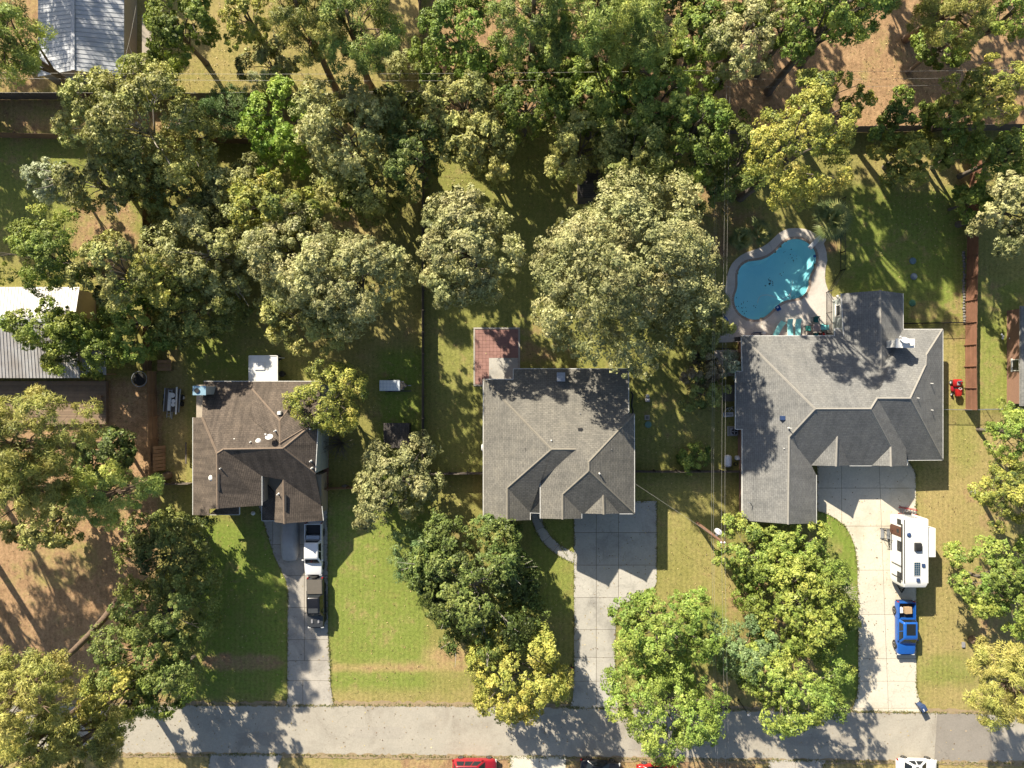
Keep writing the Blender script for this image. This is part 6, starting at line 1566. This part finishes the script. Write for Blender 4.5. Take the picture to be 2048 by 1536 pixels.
c_ = G(1294, 835); t = thing('paving_slab', 'square concrete paving slab alone on the side lawn of the middle house', 'slab', (c_.x, c_.y, 0)); MB().box((0, 0, .04), (.55, .55, .1)).build('slab', M['concrete_old'], t, bevel=.01); MB().box((0, 0, .095), (.3, .3, .02)).build('inset', M['stone'], t)
# covered pontoon / jon boat on a trailer beside the fence
c0 = G(787, 771); bo = thing('covered_boat', 'small boat under a silver blue checked tarpaulin in the shaded yard', 'boat', (c0.x, c0.y, 0))
m, n, b, l = nodes('checked_tarpaulin'); ck = n.nodes.new('ShaderNodeTexChecker'); ck.inputs['Scale'].default_value = 9
mp = n.nodes.new('ShaderNodeMapping'); mp.inputs['Rotation'].default_value = (0, 0, .785); l.new(objco(n), mp.inputs[0]); l.new(mp.outputs[0], ck.inputs[0])
ck.inputs[1].default_value = (.85, .87, .88, 1); ck.inputs[2].default_value = (.42, .50, .58, 1); l.new(ck.outputs[0], b.inputs['Base Color']); b.inputs['Roughness'].default_value = .5
def hull(x): return .55 if x < .75 else max(.03, .55 * (1 - ((x - .75) / .95) ** 1.6))
mb = MB(); mb.loft([[(x, -hull(x) * .75, .35), (x, -hull(x), .75), (x, hull(x), .75), (x, hull(x) * .75, .35)] for x in (-1.35, -.5, .3, .75, 1.1, 1.4, 1.68)]); mb.build('hull', M['tonneau'], bo, smooth=40)
mb = MB(); mb.loft([[(x, -.6, .62), (x, -.57, .78), (x, -.2, .86), (x, .2, .86), (x, .57, .78), (x, .6, .62)] for x in (-1.4, -.6, .2, .85)]); mb.build('tarpaulin', m, bo, smooth=40)
for y in (-.45, .45): MB().bar((-1.3, y, .28), (1.2, y, .28), .08, .1).build('trailer_rail', M['steel'], bo)
MB().bar((1.2, 0, .28), (2.0, 0, .3), .08, .1).build('drawbar', M['steel'], bo)
for y in (-.62, .62): wheel(bo, 0, 0, .25, .16) if False else MB().lathe((-.3, y, .25), [(.14, -.07), (.25, -.07), (.25, .07), (.14, .07)], 14, 'Y').build('wheel', M['rubber'], bo, smooth=40)
c0 = G(797, 782.5); ol = thing('plank', 'long thin plank lying beside the covered boat', 'plank', (c0.x, c0.y, 0)); MB().box((0, 0, .05), (2.9, .12, .05), rz=.03).build('board', M['grey_wood'], ol)
c0 = G(822, 872); bb = thing('barrel', 'blue plastic barrel beside the dark garden shed', 'barrel', (c0.x, c0.y, 0))
MB().lathe((0, 0, 0), [(.27, 0), (.30, .1), (.31, .45), (.30, .8), (.27, .88), (.25, .88), (.25, .84), (0, .84)], 18).build('drum', M['blue_plastic'], bb, smooth=40); MB().lathe((.1, 0, .84), [(.05, 0), (.05, .03), (0, .035)], 8).build('bung', M['white_plastic'], bb)
# trailer stacked with ladders and tubs west of the brown house
c0 = G(350, 800); tl = thing('utility_trailer', 'utility trailer loaded with ladder, tubs and poles beside the plank fence', 'trailer', (c0.x, c0.y, 0), R(-4))
MB().box((0, 0, .5), (1.7, 2.6, .08)).build('bed', M['grey_wood'], tl)
for x in (-.85, .85): MB().bar((x, -1.3, .62), (x, 1.3, .62), .07, .2).build('side_rail', M['steel'], tl)
for x in (-.98, .98):
    for y in (-.35, .35): MB().lathe((x, y, .3), [(.16, -.09), (.29, -.09), (.31, 0), (.29, .09), (.16, .09)], 14, 'X').build('wheel', M['rubber'], tl, smooth=40)
MB().bar((0, -1.3, .45), (0, -2.1, .42), .1, .1).build('drawbar', M['steel'], tl)
c1 = (c0.x, c0.y)
lo = thing('ladder', 'silver ladder lying along the loaded utility trailer', 'ladder', (c1[0] - .25, c1[1] - .35, .72), R(-4))
for x in (-.19, .19): MB().bar((x, -1.6, 0), (x, 1.5, 0), .05, .07).build('rail', M['steel'], lo)
for k in range(10): MB().bar((-.19, -1.45 + k * .32, 0), (.19, -1.45 + k * .32, 0), .035, .035).build('rung', M['steel'], lo)
MB().box((0, .2, .04), (.3, 2.0, .03)).build('plank', M['white_paint'], lo)
lo = thing('scaffold_plank', 'long white plank on edge along the loaded utility trailer', 'plank', (c1[0] + .55, c1[1], .74), R(-2)); MB().box((0, -.05, .05), (.17, 3.0, .09)).build('board', M['white_paint'], lo)
for i, (dx, dy, r_) in enumerate(((.2, .55, .25), (.28, -.1, .2), (.25, -.5, .2), (.95, .25, .22))):
    lab = ['large grey tub at the back of the loaded trailer', 'pale tub in the middle of the loaded trailer', 'small pale tub at the front of the loaded trailer', 'white bucket beside the wheel of the loaded trailer'][i]
    tb = thing('tub', lab, 'tub', (c1[0] + dx, c1[1] + dy, .55 if i < 3 else .0)); MB().lathe((0, 0, 0), [(r_ * .85, 0), (r_, .4), (r_ * .92, .4), (r_ * .8, .06), (0, .06)], 16).build('bowl', M['grey_plastic'] if i == 0 else M['white_plastic'], tb, smooth=40); MB().lathe((0, 0, .385), [(r_ * 1.08, 0), (r_ * 1.08, .03), (r_ * .95, .03)], 16).build('rim', M['white_plastic'], tb)
c0 = G(383, 905, .4); pl_ = thing('pallet', 'grey weathered wooden pallets leaning against the west wall of the brown house', 'pallet', (G(380, 905).x, G(380, 905).y, 0))
for k in range(9): MB().box((-.05, -1.05 + k * .27, .75), (.03, .17, 1.0), ry=R(30)).build('slat', M['grey_wood'], pl_)
for z in (.4, .75, 1.1): MB().box((-.05 + (z - .75) * .577 - .06, 0, z), (.06, 2.3, .09)).build('bearer', M['grey_wood'], pl_)
# trampoline, black
c0 = G(283, 758); tr_ = thing('trampoline', 'small black round trampoline in the shade by the plank fence', 'trampoline', (c0.x, c0.y, 0))
MB().lathe((0, 0, .42), [(.0, 0), (.72, 0), (.72, .02), (0, .02)], 28).build('mat', M['rubber'], tr_)
MB().tube([(0.84 * math.cos(k * math.pi / 14), 0.84 * math.sin(k * math.pi / 14), .44) for k in range(29)], .05, 6).build('ring', M['steel'], tr_, smooth=60)
for k in range(4): MB().tube([(0.82 * math.cos(k * 1.57 + .4), 0.82 * math.sin(k * 1.57 + .4), 0), (0.82 * math.cos(k * 1.57 + .4), 0.82 * math.sin(k * 1.57 + .4), .44)], .03, 6).build('leg', M['steel'], tr_)
# dark bins by the patio cover
for px, py, lab in ((560, 716, 'black grill nearest the white patio cover corner'), (568, 748, 'black lidded bin beside the white patio cover')):
    c_ = G(px, py); t = thing('lidded_bin', lab, 'bin', (c_.x, c_.y, 0)); MB().lathe((0, 0, 0), [(.26, 0), (.33, .7), (.35, .72), (.3, .86), (.1, .92), (0, .92)], 14).build('body', M['dark_plastic'], t, smooth=40); MB().box((0, 0, .94), (.2, .05, .04)).build('handle', M['black_metal'], t)
c0 = G(652, 945); st_ = thing('wall_steps', 'narrow brown wooden steps along the side wall of the brown house', 'steps', (c0.x, c0.y, 0))
for k in range(5): MB().box((.1, 2.0 - k * .9, .2 + .05 * k), (.55, .8, .06)).build('tread', M['brown_wood'], st_)
for k in range(3): MB().box((.1, 1.8 - k * 1.5, .08), (.5, .1, .16)).build('bearer', M['brown_wood'], st_)
c0 = G(691, 973); rk = thing('rock', 'single pale rock at the short fence behind the lawn', 'rock', (c0.x, c0.y, 0)); mb = MB(); mb.lathe((0, 0, 0), [(.3, 0), (.34, .15), (.25, .32), (.1, .4), (0, .41)], 9); mb.v = [Vector((q.x * 1.3 + random.uniform(-.04, .04), q.y * .8 + random.uniform(-.04, .04), q.z)) for q in mb.v]; mb.build('boulder', M['stone'], rk, smooth=60)
c0 = G(507, 1026); rk = thing('rock', 'white stone by the front door of the brown house', 'rock', (c0.x, c0.y, 0)); mb = MB(); mb.lathe((0, 0, 0), [(.22, 0), (.26, .12), (.18, .25), (.0, .3)], 8); mb.build('boulder', M['white_paint'], rk, smooth=60)

# ---- pool side
def D(px, py): return crop_pts(1420, 430, 5.487, [(px, py)])[0]
a_, b_ = G(*D(1068, 375)), G(*D(1190, 245)); an = math.atan2(b_.y - a_.y, b_.x - a_.x); ct_ = (a_ + b_) / 2
db = thing('diving_board', 'white diving board reaching over the top end of the pool', 'diving board', (ct_.x, ct_.y, .07), an)
MB().box((-.05, 0, .52), ((b_ - a_).length, .48, .06)).build('board', M['white_plastic'], db, bevel=.015)
MB().box((.75, 0, .25), (.5, .42, .48)).build('stand', M['white_paint'], db, bevel=.03); MB().tube([(.1, -.2, .42), (.1, .2, .42)], .06, 8).build('fulcrum', M['steel'], db)
def lounger(label, px, py, rz):
    c_ = G(px, py); t = thing('sun_lounger', label, 'sun lounger', (c_.x, c_.y, .07), rz, 'aqua loungers on the pool deck')
    for x in (-.3, .3): MB().bar((x, -.95, .32), (x, .45, .32), .045, .045).build('frame_rail', M['white_paint'], t); MB().bar((x, .45, .32), (x, 1.0, .62), .045, .045).build('back_rail', M['white_paint'], t)
    MB().box((0, -.25, .345), (.6, 1.38, .03)).build('seat', M['aqua'], t, bevel=.01); MB().box((0, .72, .49), (.6, .62, .03), rx=R(28.6)).build('backrest', M['aqua'], t, bevel=.01)
    for x in (-.3, .3):
        for y in (-.85, .5): MB().box((x, y, .16), (.045, .045, .32)).build('leg', M['white_paint'], t)
lounger('single aqua lounger standing askew at the eave of the grey house', *D(735, 1262), R(-28))
lounger('left aqua lounger of the pair on the pool deck', *D(862, 1245), R(4)); lounger('right aqua lounger of the pair on the pool deck', *D(948, 1245), R(0))
tc = G(*D(1138, 1245)); tb = thing('patio_table', 'square pinkish grey patio table among green chairs on the pool deck', 'table', (tc.x, tc.y, .07))
MB().box((0, 0, .72), (.85, .8, .04)).build('top', pmat('table_top', (.32, .26, .25), (.27, .22, .21), 5, .5), tb, bevel=.01)
for x in (-.36, .36):
    for y in (-.34, .34): MB().box((x, y, .35), (.05, .05, .7)).build('leg', M['black_metal'], tb)
def pchair(label, dx, dy, rz, mat):
    t = thing('patio_chair', label, 'chair', (tc.x + dx, tc.y + dy, .07), rz, 'green chairs round the patio table')
    MB().box((0, 0, .44), (.56, .55, .06)).build('seat', mat, t, bevel=.02); MB().box((0, .29, .72), (.56, .07, .56), rx=R(-10)).build('backrest', mat, t, bevel=.02)
    for x in (-.29, .29):
        MB().bar((x, -.25, .64), (x, .27, .66), .05, .04).build('armrest', M['black_metal'], t)
        for y in (-.24, .26): MB().box((x, y, .32), (.04, .04, .64)).build('leg', M['black_metal'], t)
pchair('dark green chair on the pool side of the patio table', 0, .9, 0, M['teal']); pchair('dark green chair left of the patio table', -.85, -.05, R(90), M['teal'])
pchair('light aqua green chair right of the patio table', .85, .05, R(-90), M['aqua']); pchair('green chair on the house side of the patio table', .0, -.8, R(180), M['teal'])
p = G(*D(1230, 1238)); um = thing('pool_float_ring', 'round aqua float beside the light aqua chair', 'float', (p.x, p.y, .07)); MB().tube([(.3 * math.cos(k * math.pi / 10), .3 * math.sin(k * math.pi / 10), .1) for k in range(21)], .1, 8).build('ring', M['aqua'], um, smooth=60); MB().lathe((0, 0, .06), [(.25, 0), (.25, .02)], 16).build('net', M['aqua'], um)
p = G(*D(1215, 1312)); rd = thing('ride_on_toy', 'red and black ride-on toy at the foot of the iron fence', 'toy', (p.x, p.y, .07), .2); MB().box((0, 0, .28), (.62, .3, .22)).build('body', M['red_paint'], rd, bevel=.06); MB().box((-.1, 0, .42), (.25, .26, .08)).build('seat', M['dark_plastic'], rd, bevel=.03)
for x in (-.22, .24):
    for y in (-.18, .18): MB().lathe((x, y, .13), [(.13, -.04), (.13, .04)], 12, 'Y').build('wheel', M['rubber'], rd)
p = G(*D(735, 1025)); fl = thing('pool_basket', 'bright blue plastic basket at the lower pool edge', 'basket', (p.x, p.y, .1), .5); mb = MB(); mb.loft([rrect(.2, -.26, .26, 0, .06), rrect(.24, -.3, .3, .3, .06), rrect(.2, -.26, .26, .3, .05), rrect(.17, -.22, .22, .08, .04)]); mb.build('tub', M['blue_plastic'], fl, smooth=40); MB().box((0, .1, .2), (.2, .2, .12)).build('towel', M['white_plastic'], fl, bevel=.03)
p = G(*D(165, 1160)); fl = thing('body_board', 'blue and white bodyboard lying at the left edge of the pool deck', 'bodyboard', (p.x, p.y, .08), .1); mb = MB(); sh_ = [(-.25, -.45), (.25, -.45), (.28, .1), (.2, .4), (0, .5), (-.2, .4), (-.28, .1)]; mb.prism(sh_, 0, .07); mb.build('board', M['blue_plastic'], fl, bevel=.02); MB().box((.02, 0, .075), (.12, .55, .012), rz=.3).build('stripe', M['white_plastic'], fl)
p = G(*D(1150, 450)); fl = thing('chemical_floater', 'small dark blue chemical floater at the right pool edge', 'floater', (p.x, p.y, -.08)); MB().lathe((0, 0, 0), [(.06, -.05), (.16, 0), (.16, .05), (.06, .1), (.06, .2), (0, .2)], 14).build('float', M['blue_plastic'], fl, smooth=40); MB().tube([(0, 0, .18), (.35, .05, .2)], .02, 6).build('tether', M['black_metal'], fl)
p = G(*D(275, 1368)); gr = thing('barbecue_grill', 'black square barbecue grill on the deck corner by the grey house', 'grill', (p.x, p.y, .07), .1); MB().box((0, 0, .72), (.6, .5, .3)).build('fire_box', M['black_metal'], gr, bevel=.04); MB().box((0, 0, .92), (.58, .48, .14)).build('lid', M['black_metal'], gr, bevel=.05)
for x in (-.24, .24):
    for y in (-.18, .18): MB().box((x, y, .29), (.04, .04, .58)).build('leg', M['black_metal'], gr)
p = G(*D(520, 1312)); hz = thing('coiled_hose', 'coiled dark hose and white filter at the eave of the grey house', 'hose', (p.x, p.y, .07)); MB().tube([((.8 - .012 * k) * math.cos(k * .35), (.28 - .004 * k) * math.sin(k * .35), .04 + .002 * k) for k in range(40)], .03, 6).build('coil', M['navy_plastic'], hz, smooth=60); MB().lathe((.55, .1, 0), [(.2, 0), (.22, .4), (.12, .5), (0, .52)], 12).build('canister', M['white_plastic'], hz, smooth=40)
p = G(*D(1418, 925)); wz = thing('garden_statue', 'white garden ornament against the back wing wall by the pool', 'ornament', (p.x, p.y, .07)); MB().lathe((0, 0, 0), [(.2, 0), (.2, .1), (.1, .2), (.1, .5), (.24, .66), (.26, .72), (.2, .7), (0, .6)], 14).build('urn', M['white_paint'], wz, smooth=40); MB().lathe((-.3, .3, 0), [(.12, 0), (.16, .3), (0, .4)], 10).build('pot', M['white_paint'], wz, smooth=40)
# side patio of the grey house
sp_o = sheet('side_patio', [(1428, 700), (1486, 700), (1486, 752), (1436, 752)], .05, M['pool_deck'])
p = G(1457, 786); hb = thing('storage_bench', 'low dark storage bench along the west wall of the grey house', 'storage box', (p.x, p.y, 0)); MB().box((0, 0, .28), (1.3, 1.75, .55)).build('box', M['grey_plastic'], hb, bevel=.03); MB().box((0, 0, .59), (1.36, 1.82, .06)).build('lid', M['tonneau'], hb, bevel=.02)
p = G(1457, 822); bk = thing('bicycle', 'white bicycle lying among garden clutter at the west wall of the grey house', 'bicycle', (p.x, p.y, 0), .15)
for x in (-.5, .5): MB().tube([(x + .32 * math.cos(k * .3142), .32 * math.sin(k * .3142), .14 + .05 * x) for k in range(21)], .025, 5).build('wheel', M['rubber'], bk)
MB().tube([(-.5, 0, .12), (-.1, .35, .2), (.35, .32, .22), (.5, 0, .18)], .025, 6).build('frame', M['white_paint'], bk); MB().tube([(-.1, .35, .2), (.0, -.05, .2), (.35, .32, .22)], .025, 6).build('down_tube', M['white_paint'], bk)
MB().tube([(.28, .5, .3), (.38, .34, .26), (.48, .5, .32)], .02, 6).build('handlebar', M['steel'], bk); MB().box((-.16, .45, .24), (.26, .14, .06)).build('saddle', M['dark_plastic'], bk, bevel=.02)
p = G(1455, 829); bk = thing('crate', 'white plastic crate below the bicycle at the west wall of the grey house', 'crate', (p.x, p.y, 0), .05); mb = MB(); mb.loft([rrect(.5, -.2, .2, 0, .05), rrect(.56, -.25, .25, .32, .05), rrect(.5, -.2, .2, .32, .05), rrect(.46, -.17, .17, .06, .05)]); mb.build('tub', M['white_plastic'], bk, smooth=40); MB().bar((-.56, 0, .3), (.56, 0, .3), .05, .03).build('handle', M['grey_plastic'], bk)
p = G(1453, 921); tk = thing('propane_tank', 'white rounded tank on the lawn beside the grey house', 'tank', (p.x, p.y, 0)); mb = MB(); mb.loft([[(r_ * .42 * math.cos(a * .5236), y, .5 + r_ * .42 * math.sin(a * .5236)) for a in range(12)] for y, r_ in ((-.68, .3), (-.62, .75), (-.5, .95), (-.35, 1), (.35, 1), (.5, .95), (.62, .75), (.68, .3))]); mb.build('vessel', M['white_plastic'], tk, smooth=50)
for y in (-.4, .4): MB().box((0, y, .06), (.5, .14, .2)).build('foot', M['concrete_old'], tk)
p = G(1474, 915); tk = thing('hose_reel', 'small white hose reel box beside the white tank', 'hose reel', (p.x, p.y, 0), .1); MB().box((0, 0, .25), (.62, .46, .5)).build('box', M['white_plastic'], tk, bevel=.08); MB().lathe((-.1, 0, .5), [(.1, 0), (.1, .03), (0, .04)], 12).build('lid', M['white_plastic'], tk)
p = G(1471, 928); tk = thing('cable_coil', 'dark coiled cable heap next to the white hose reel', 'cable', (p.x, p.y, 0)); MB().tube([((.28 - .004 * k) * math.cos(k * .5), (.18) * math.sin(k * .5), .03 + .003 * k) for k in range(36)], .025, 5).build('coil', M['dark_plastic'], tk, smooth=60)
p = G(1473, 735); bx_ = thing('planter_box', 'brown wooden planter on the side patio of the grey house', 'planter', (p.x, p.y, .05)); mb = MB(); mb.loft([rrect(.3, -.3, .3, 0, .03), rrect(.34, -.34, .34, .4, .03), rrect(.28, -.28, .28, .4, .03), rrect(.27, -.27, .27, .3, .03)]); mb.build('box', M['tan_wood'], bx_); MB().lathe((0, 0, .28), [(.26, 0), (.2, .08), (0, .12)], 10).build('soil', M['dirt_joint'], bx_)
# ride-on mower
c0 = G(1909, 776); mw = thing('ride_on_mower', 'red ride-on lawn mower beside the red-brown fence', 'lawn mower', (c0.x, c0.y, 0), math.pi)
mb = MB(); mb.loft([sect(h, .42, z, y, .05, .08) for y, h, z in ((.98, .2, .66), (.85, .3, .82), (.4, .33, .9), (.1, .34, .92))]); mb.build('hood', M['red_paint'], mw, smooth=40)
mb = MB(); mb.loft([sect(h, .38, z, y, .05, .08) for y, h, z in ((-.15, .42, .5), (-.35, .52, .66), (-.85, .52, .68), (-.98, .42, .6))]); mb.build('rear_fender', M['red_paint'], mw, smooth=40)
MB().box((0, 0, .36), (.5, 1.1, .14)).build('chassis', M['black_metal'], mw); mb = MB(); mb.loft([rrect(.55, -.28, .38, .14, .2), rrect(.55, -.28, .38, .26, .2), rrect(.42, -.15, .25, .32, .15)]); mb.build('cutting_deck', M['crimson'], mw, smooth=40)
se = MB().box((0, -.5, .76), (.42, .44, .1)).build('seat', M['grey_plastic'], mw, bevel=.04); MB().box((0, -.72, .95), (.42, .1, .36), rx=R(8)).build('backrest', M['grey_plastic'], mw, bevel=.04)
MB().tube([(.17 * math.cos(k * .5236), .08 + .1 * math.sin(k * .5236), 1.0 + .05 * math.sin(k * .5236)) for k in range(13)], .018, 6).build('steering_wheel', M['white_plastic'], mw)
for x in (-.5, .5): MB().lathe((x, -.62, .26), [(.13, -.1), (.24, -.11), (.27, -.05), (.27, .05), (.24, .11), (.13, .1)], 16, 'X').build('wheel', M['rubber'], mw, smooth=40); MB().lathe((x * 1.2, -.62, .26), [(.13, -.02), (.13, .02)], 12, 'X').build('hub', M['white_plastic'], mw)
for x in (-.42, .42): MB().lathe((x, .72, .2), [(.1, -.07), (.18, -.08), (.2, 0), (.18, .08), (.1, .07)], 14, 'X').build('wheel', M['rubber'], mw, smooth=40); MB().lathe((x * 1.17, .72, .2), [(.1, -.02), (.1, .02)], 12, 'X').build('hub', M['white_plastic'], mw)
# toys on the far lawn, junk under the wood, stump
for k_, (x, y) in enumerate(((-.55, .3), (-.4, .1), (-.45, -.12), (.35, -.12))):
    c0 = G(2008, 675); wt = thing('solar_lamp', ['uppermost', 'middle', 'lowest', 'rightmost'][k_] + ' of the four small white solar lamps on the far lawn', 'garden lamp', (c0.x + x, c0.y + y, 0), group='solar lamps on the far lawn')
    MB().tube([(0, 0, 0), (0, 0, .4)], .015, 5).build('stake', M['black_metal'], wt); MB().lathe((0, 0, .4), [(.1, 0), (.12, .04), (0, .1)], 10).build('lamp', M['white_plastic'], wt, smooth=40)
c0 = G(1145, 167); jk = thing('tarpaulin_heap', 'grey tarpaulin heap in the deep shade of the wood', 'tarpaulin', (c0.x, c0.y, 0)); mb = MB(); rr = random.Random(4); mb.loft([[(x + rr.uniform(-.1, .1), y + rr.uniform(-.1, .1), z) for x, y in ((-1, -.5), (-.2, -.7), (.8, -.5), (1.1, .2), (.4, .7), (-.7, .6))] if s_ == 0 else [(x * .5 + rr.uniform(-.1, .1), y * .5 + rr.uniform(-.1, .1), z) for x, y in ((-1, -.5), (-.2, -.7), (.8, -.5), (1.1, .2), (.4, .7), (-.7, .6))] for s_, z in ((0, 0), (0, .2), (1, .5))]); mb.build('sheet', M['grey_plastic'], jk, smooth=60); MB().box((.6, -.3, .15), (.5, .3, .3)).build('box', M['grey_wood'], jk)
c0 = G(1266, 158); jk = thing('lean_to', 'timber frame of an old lean-to in the dark wood', 'lean-to', (c0.x, c0.y, 0))
for x in (-1.1, 1.1): MB().box((x, 0, .9), (.3, .2, 1.8)).build('post', M['grey_wood'], jk)
MB().box((0, -.1, 1.85), (2.6, .5, .1)).build('lintel', M['grey_wood'], jk)
c0 = G(1175, 172); jk = thing('tyre', 'old tyre lying in the dark wood behind the row of trees', 'tyre', (c0.x, c0.y, 0)); MB().lathe((0, 0, 0), [(.22, 0), (.36, 0), (.4, .1), (.36, .22), (.22, .22), (.24, .1)], 18).build('tread', M['rubber'], jk, smooth=40); MB().lathe((0, 0, .08), [(.22, 0), (.22, .03)], 14).build('disc', M['rim'], jk)
c0 = G(1948, 985); rk = thing('rock', 'pale rock at the foot of the golden tree on the dry lawn', 'rock', (c0.x, c0.y, 0)); mb = MB(); mb.lathe((0, 0, 0), [(.38, 0), (.42, .16), (.3, .34), (.1, .42), (0, .43)], 9); mb.v = [Vector((q.x * 1.4, q.y * .8, q.z)) for q in mb.v]; mb.build('boulder', M['stone'], rk, smooth=60)
# row of edging stones along the red-brown fence
for i in range(26):
    py = 505 + i * 5.6; p = G(1927.5 + random.uniform(-1.2, 1.2), py)
    rk = tag(MB().lathe((0, 0, 0), [(.16, 0), (.19, .06), (.12, .15), (0, .18)], 7).build('edging_stone', M['stone'], None, smooth=60), 'small dark stone in the row along the red-brown fence', 'stone', 'edging stones along the red-brown fence')
    rk.location = (p.x, p.y, 0); rk.rotation_euler = (0, 0, random.uniform(0, 6)); rk.scale = (random.uniform(.7, 1.2),) * 2 + (1,)

# leaf litter and grass tufts: nobody could count them
rgn = np.random.RandomState(11)
tp = np.array([[t_.location.x, t_.location.y] for t_ in TREES])
nl_ = 26000
ci_ = rgn.randint(0, len(tp), nl_); xy = tp[ci_] + rgn.normal(0, 4.2, (nl_, 2))
un = rgn.rand(nl_) < .3; xy[un] = np.stack([rgn.uniform(-58, 58, un.sum()), rgn.uniform(-44, 44, un.sum())], -1)
xy = xy[~inside(np.array(deck_w), xy[:, 0], xy[:, 1]) | (rgn.rand(len(xy)) < .15)]
xy = xy[~inside(np.array(pool_w), xy[:, 0], xy[:, 1])]
k_ = len(xy); s_ = rgn.uniform(.05, .13, k_)
pos = np.concatenate([xy, rgn.uniform(.068, .085, (k_, 1))], 1); nr_ = unit(rgn.normal(0, .25, (k_, 3)) + np.array([0, 0, 1]))
lm = leaf_mat('litter_leaf', (0.10, 0.06, 0.03), (0.30, 0.21, 0.09), (0.55, 0.44, 0.20), 0.0)
tag(link('leaf_litter', leaf_mesh('leaf_litter', pos, nr_, rgn.normal(0, 1, (k_, 3)), s_ * 1.3, s_, rgn.uniform(0, 1, k_), lm)), 'dry fallen leaves scattered over lawns, drives and road', 'leaves', kind='stuff')
pp = []
road_edge = [[(x, 1409.5 + max(0, x - 850) * .0145) for x in range(-100, 2200, 40)], [(x, 1509 + max(0, x - 560) * .0115) for x in range(-100, 2200, 40)]]
for ol_ in EDGES + [wp[:0] + pl, pr] + road_edge:
    cl = ol_ if ol_ in road_edge or ol_ is pl or ol_ is pr else ol_ + [ol_[0]]
    for a, b_ in zip(cl, cl[1:]):
        A_, B_ = G(*a), G(*b_); L_ = (B_ - A_).length; n_ = int(L_ * 16)
        for q_ in range(n_): pp.append(A_.lerp(B_, rgn.rand()) + Vector((rgn.normal(0, .07), rgn.normal(0, .07), 0)))
pp = np.array([[p.x, p.y, .03] for p in pp]); pp = np.repeat(pp, 3, 0); k_ = len(pp); pp[:, :2] += rgn.normal(0, .03, (k_, 2)); pp[:, 2] = rgn.uniform(.05, .11, k_)
keep_ = (rgn.rand(k_) < .35 + .65 * (np.sin(pp[:, 0] * 1.7) * np.cos(pp[:, 1] * 1.3) > -.1)); pp = pp[keep_]; k_ = len(pp)
gm = leaf_mat('grass_blade', (0.07, 0.075, 0.02), (0.17, 0.19, 0.05), (0.34, 0.29, 0.12), 0.15)
tag(link('grass', leaf_mesh('grass', pp, unit(rgn.normal(0, .5, (k_, 3)) + np.array([0, 0, 1])), rgn.normal(0, 1, (k_, 3)), rgn.uniform(.12, .30, k_), rgn.uniform(.03, .06, k_), rgn.uniform(0, 1, k_), gm)), 'grass creeping over the edges of drives and road', 'grass', kind='stuff')
import sys
sys.stderr.write('LEAF QUADS %d\n' % sum(len(c_.data.polygons) for t_ in TREES for c_ in t_.children if c_.name.startswith('crown')))
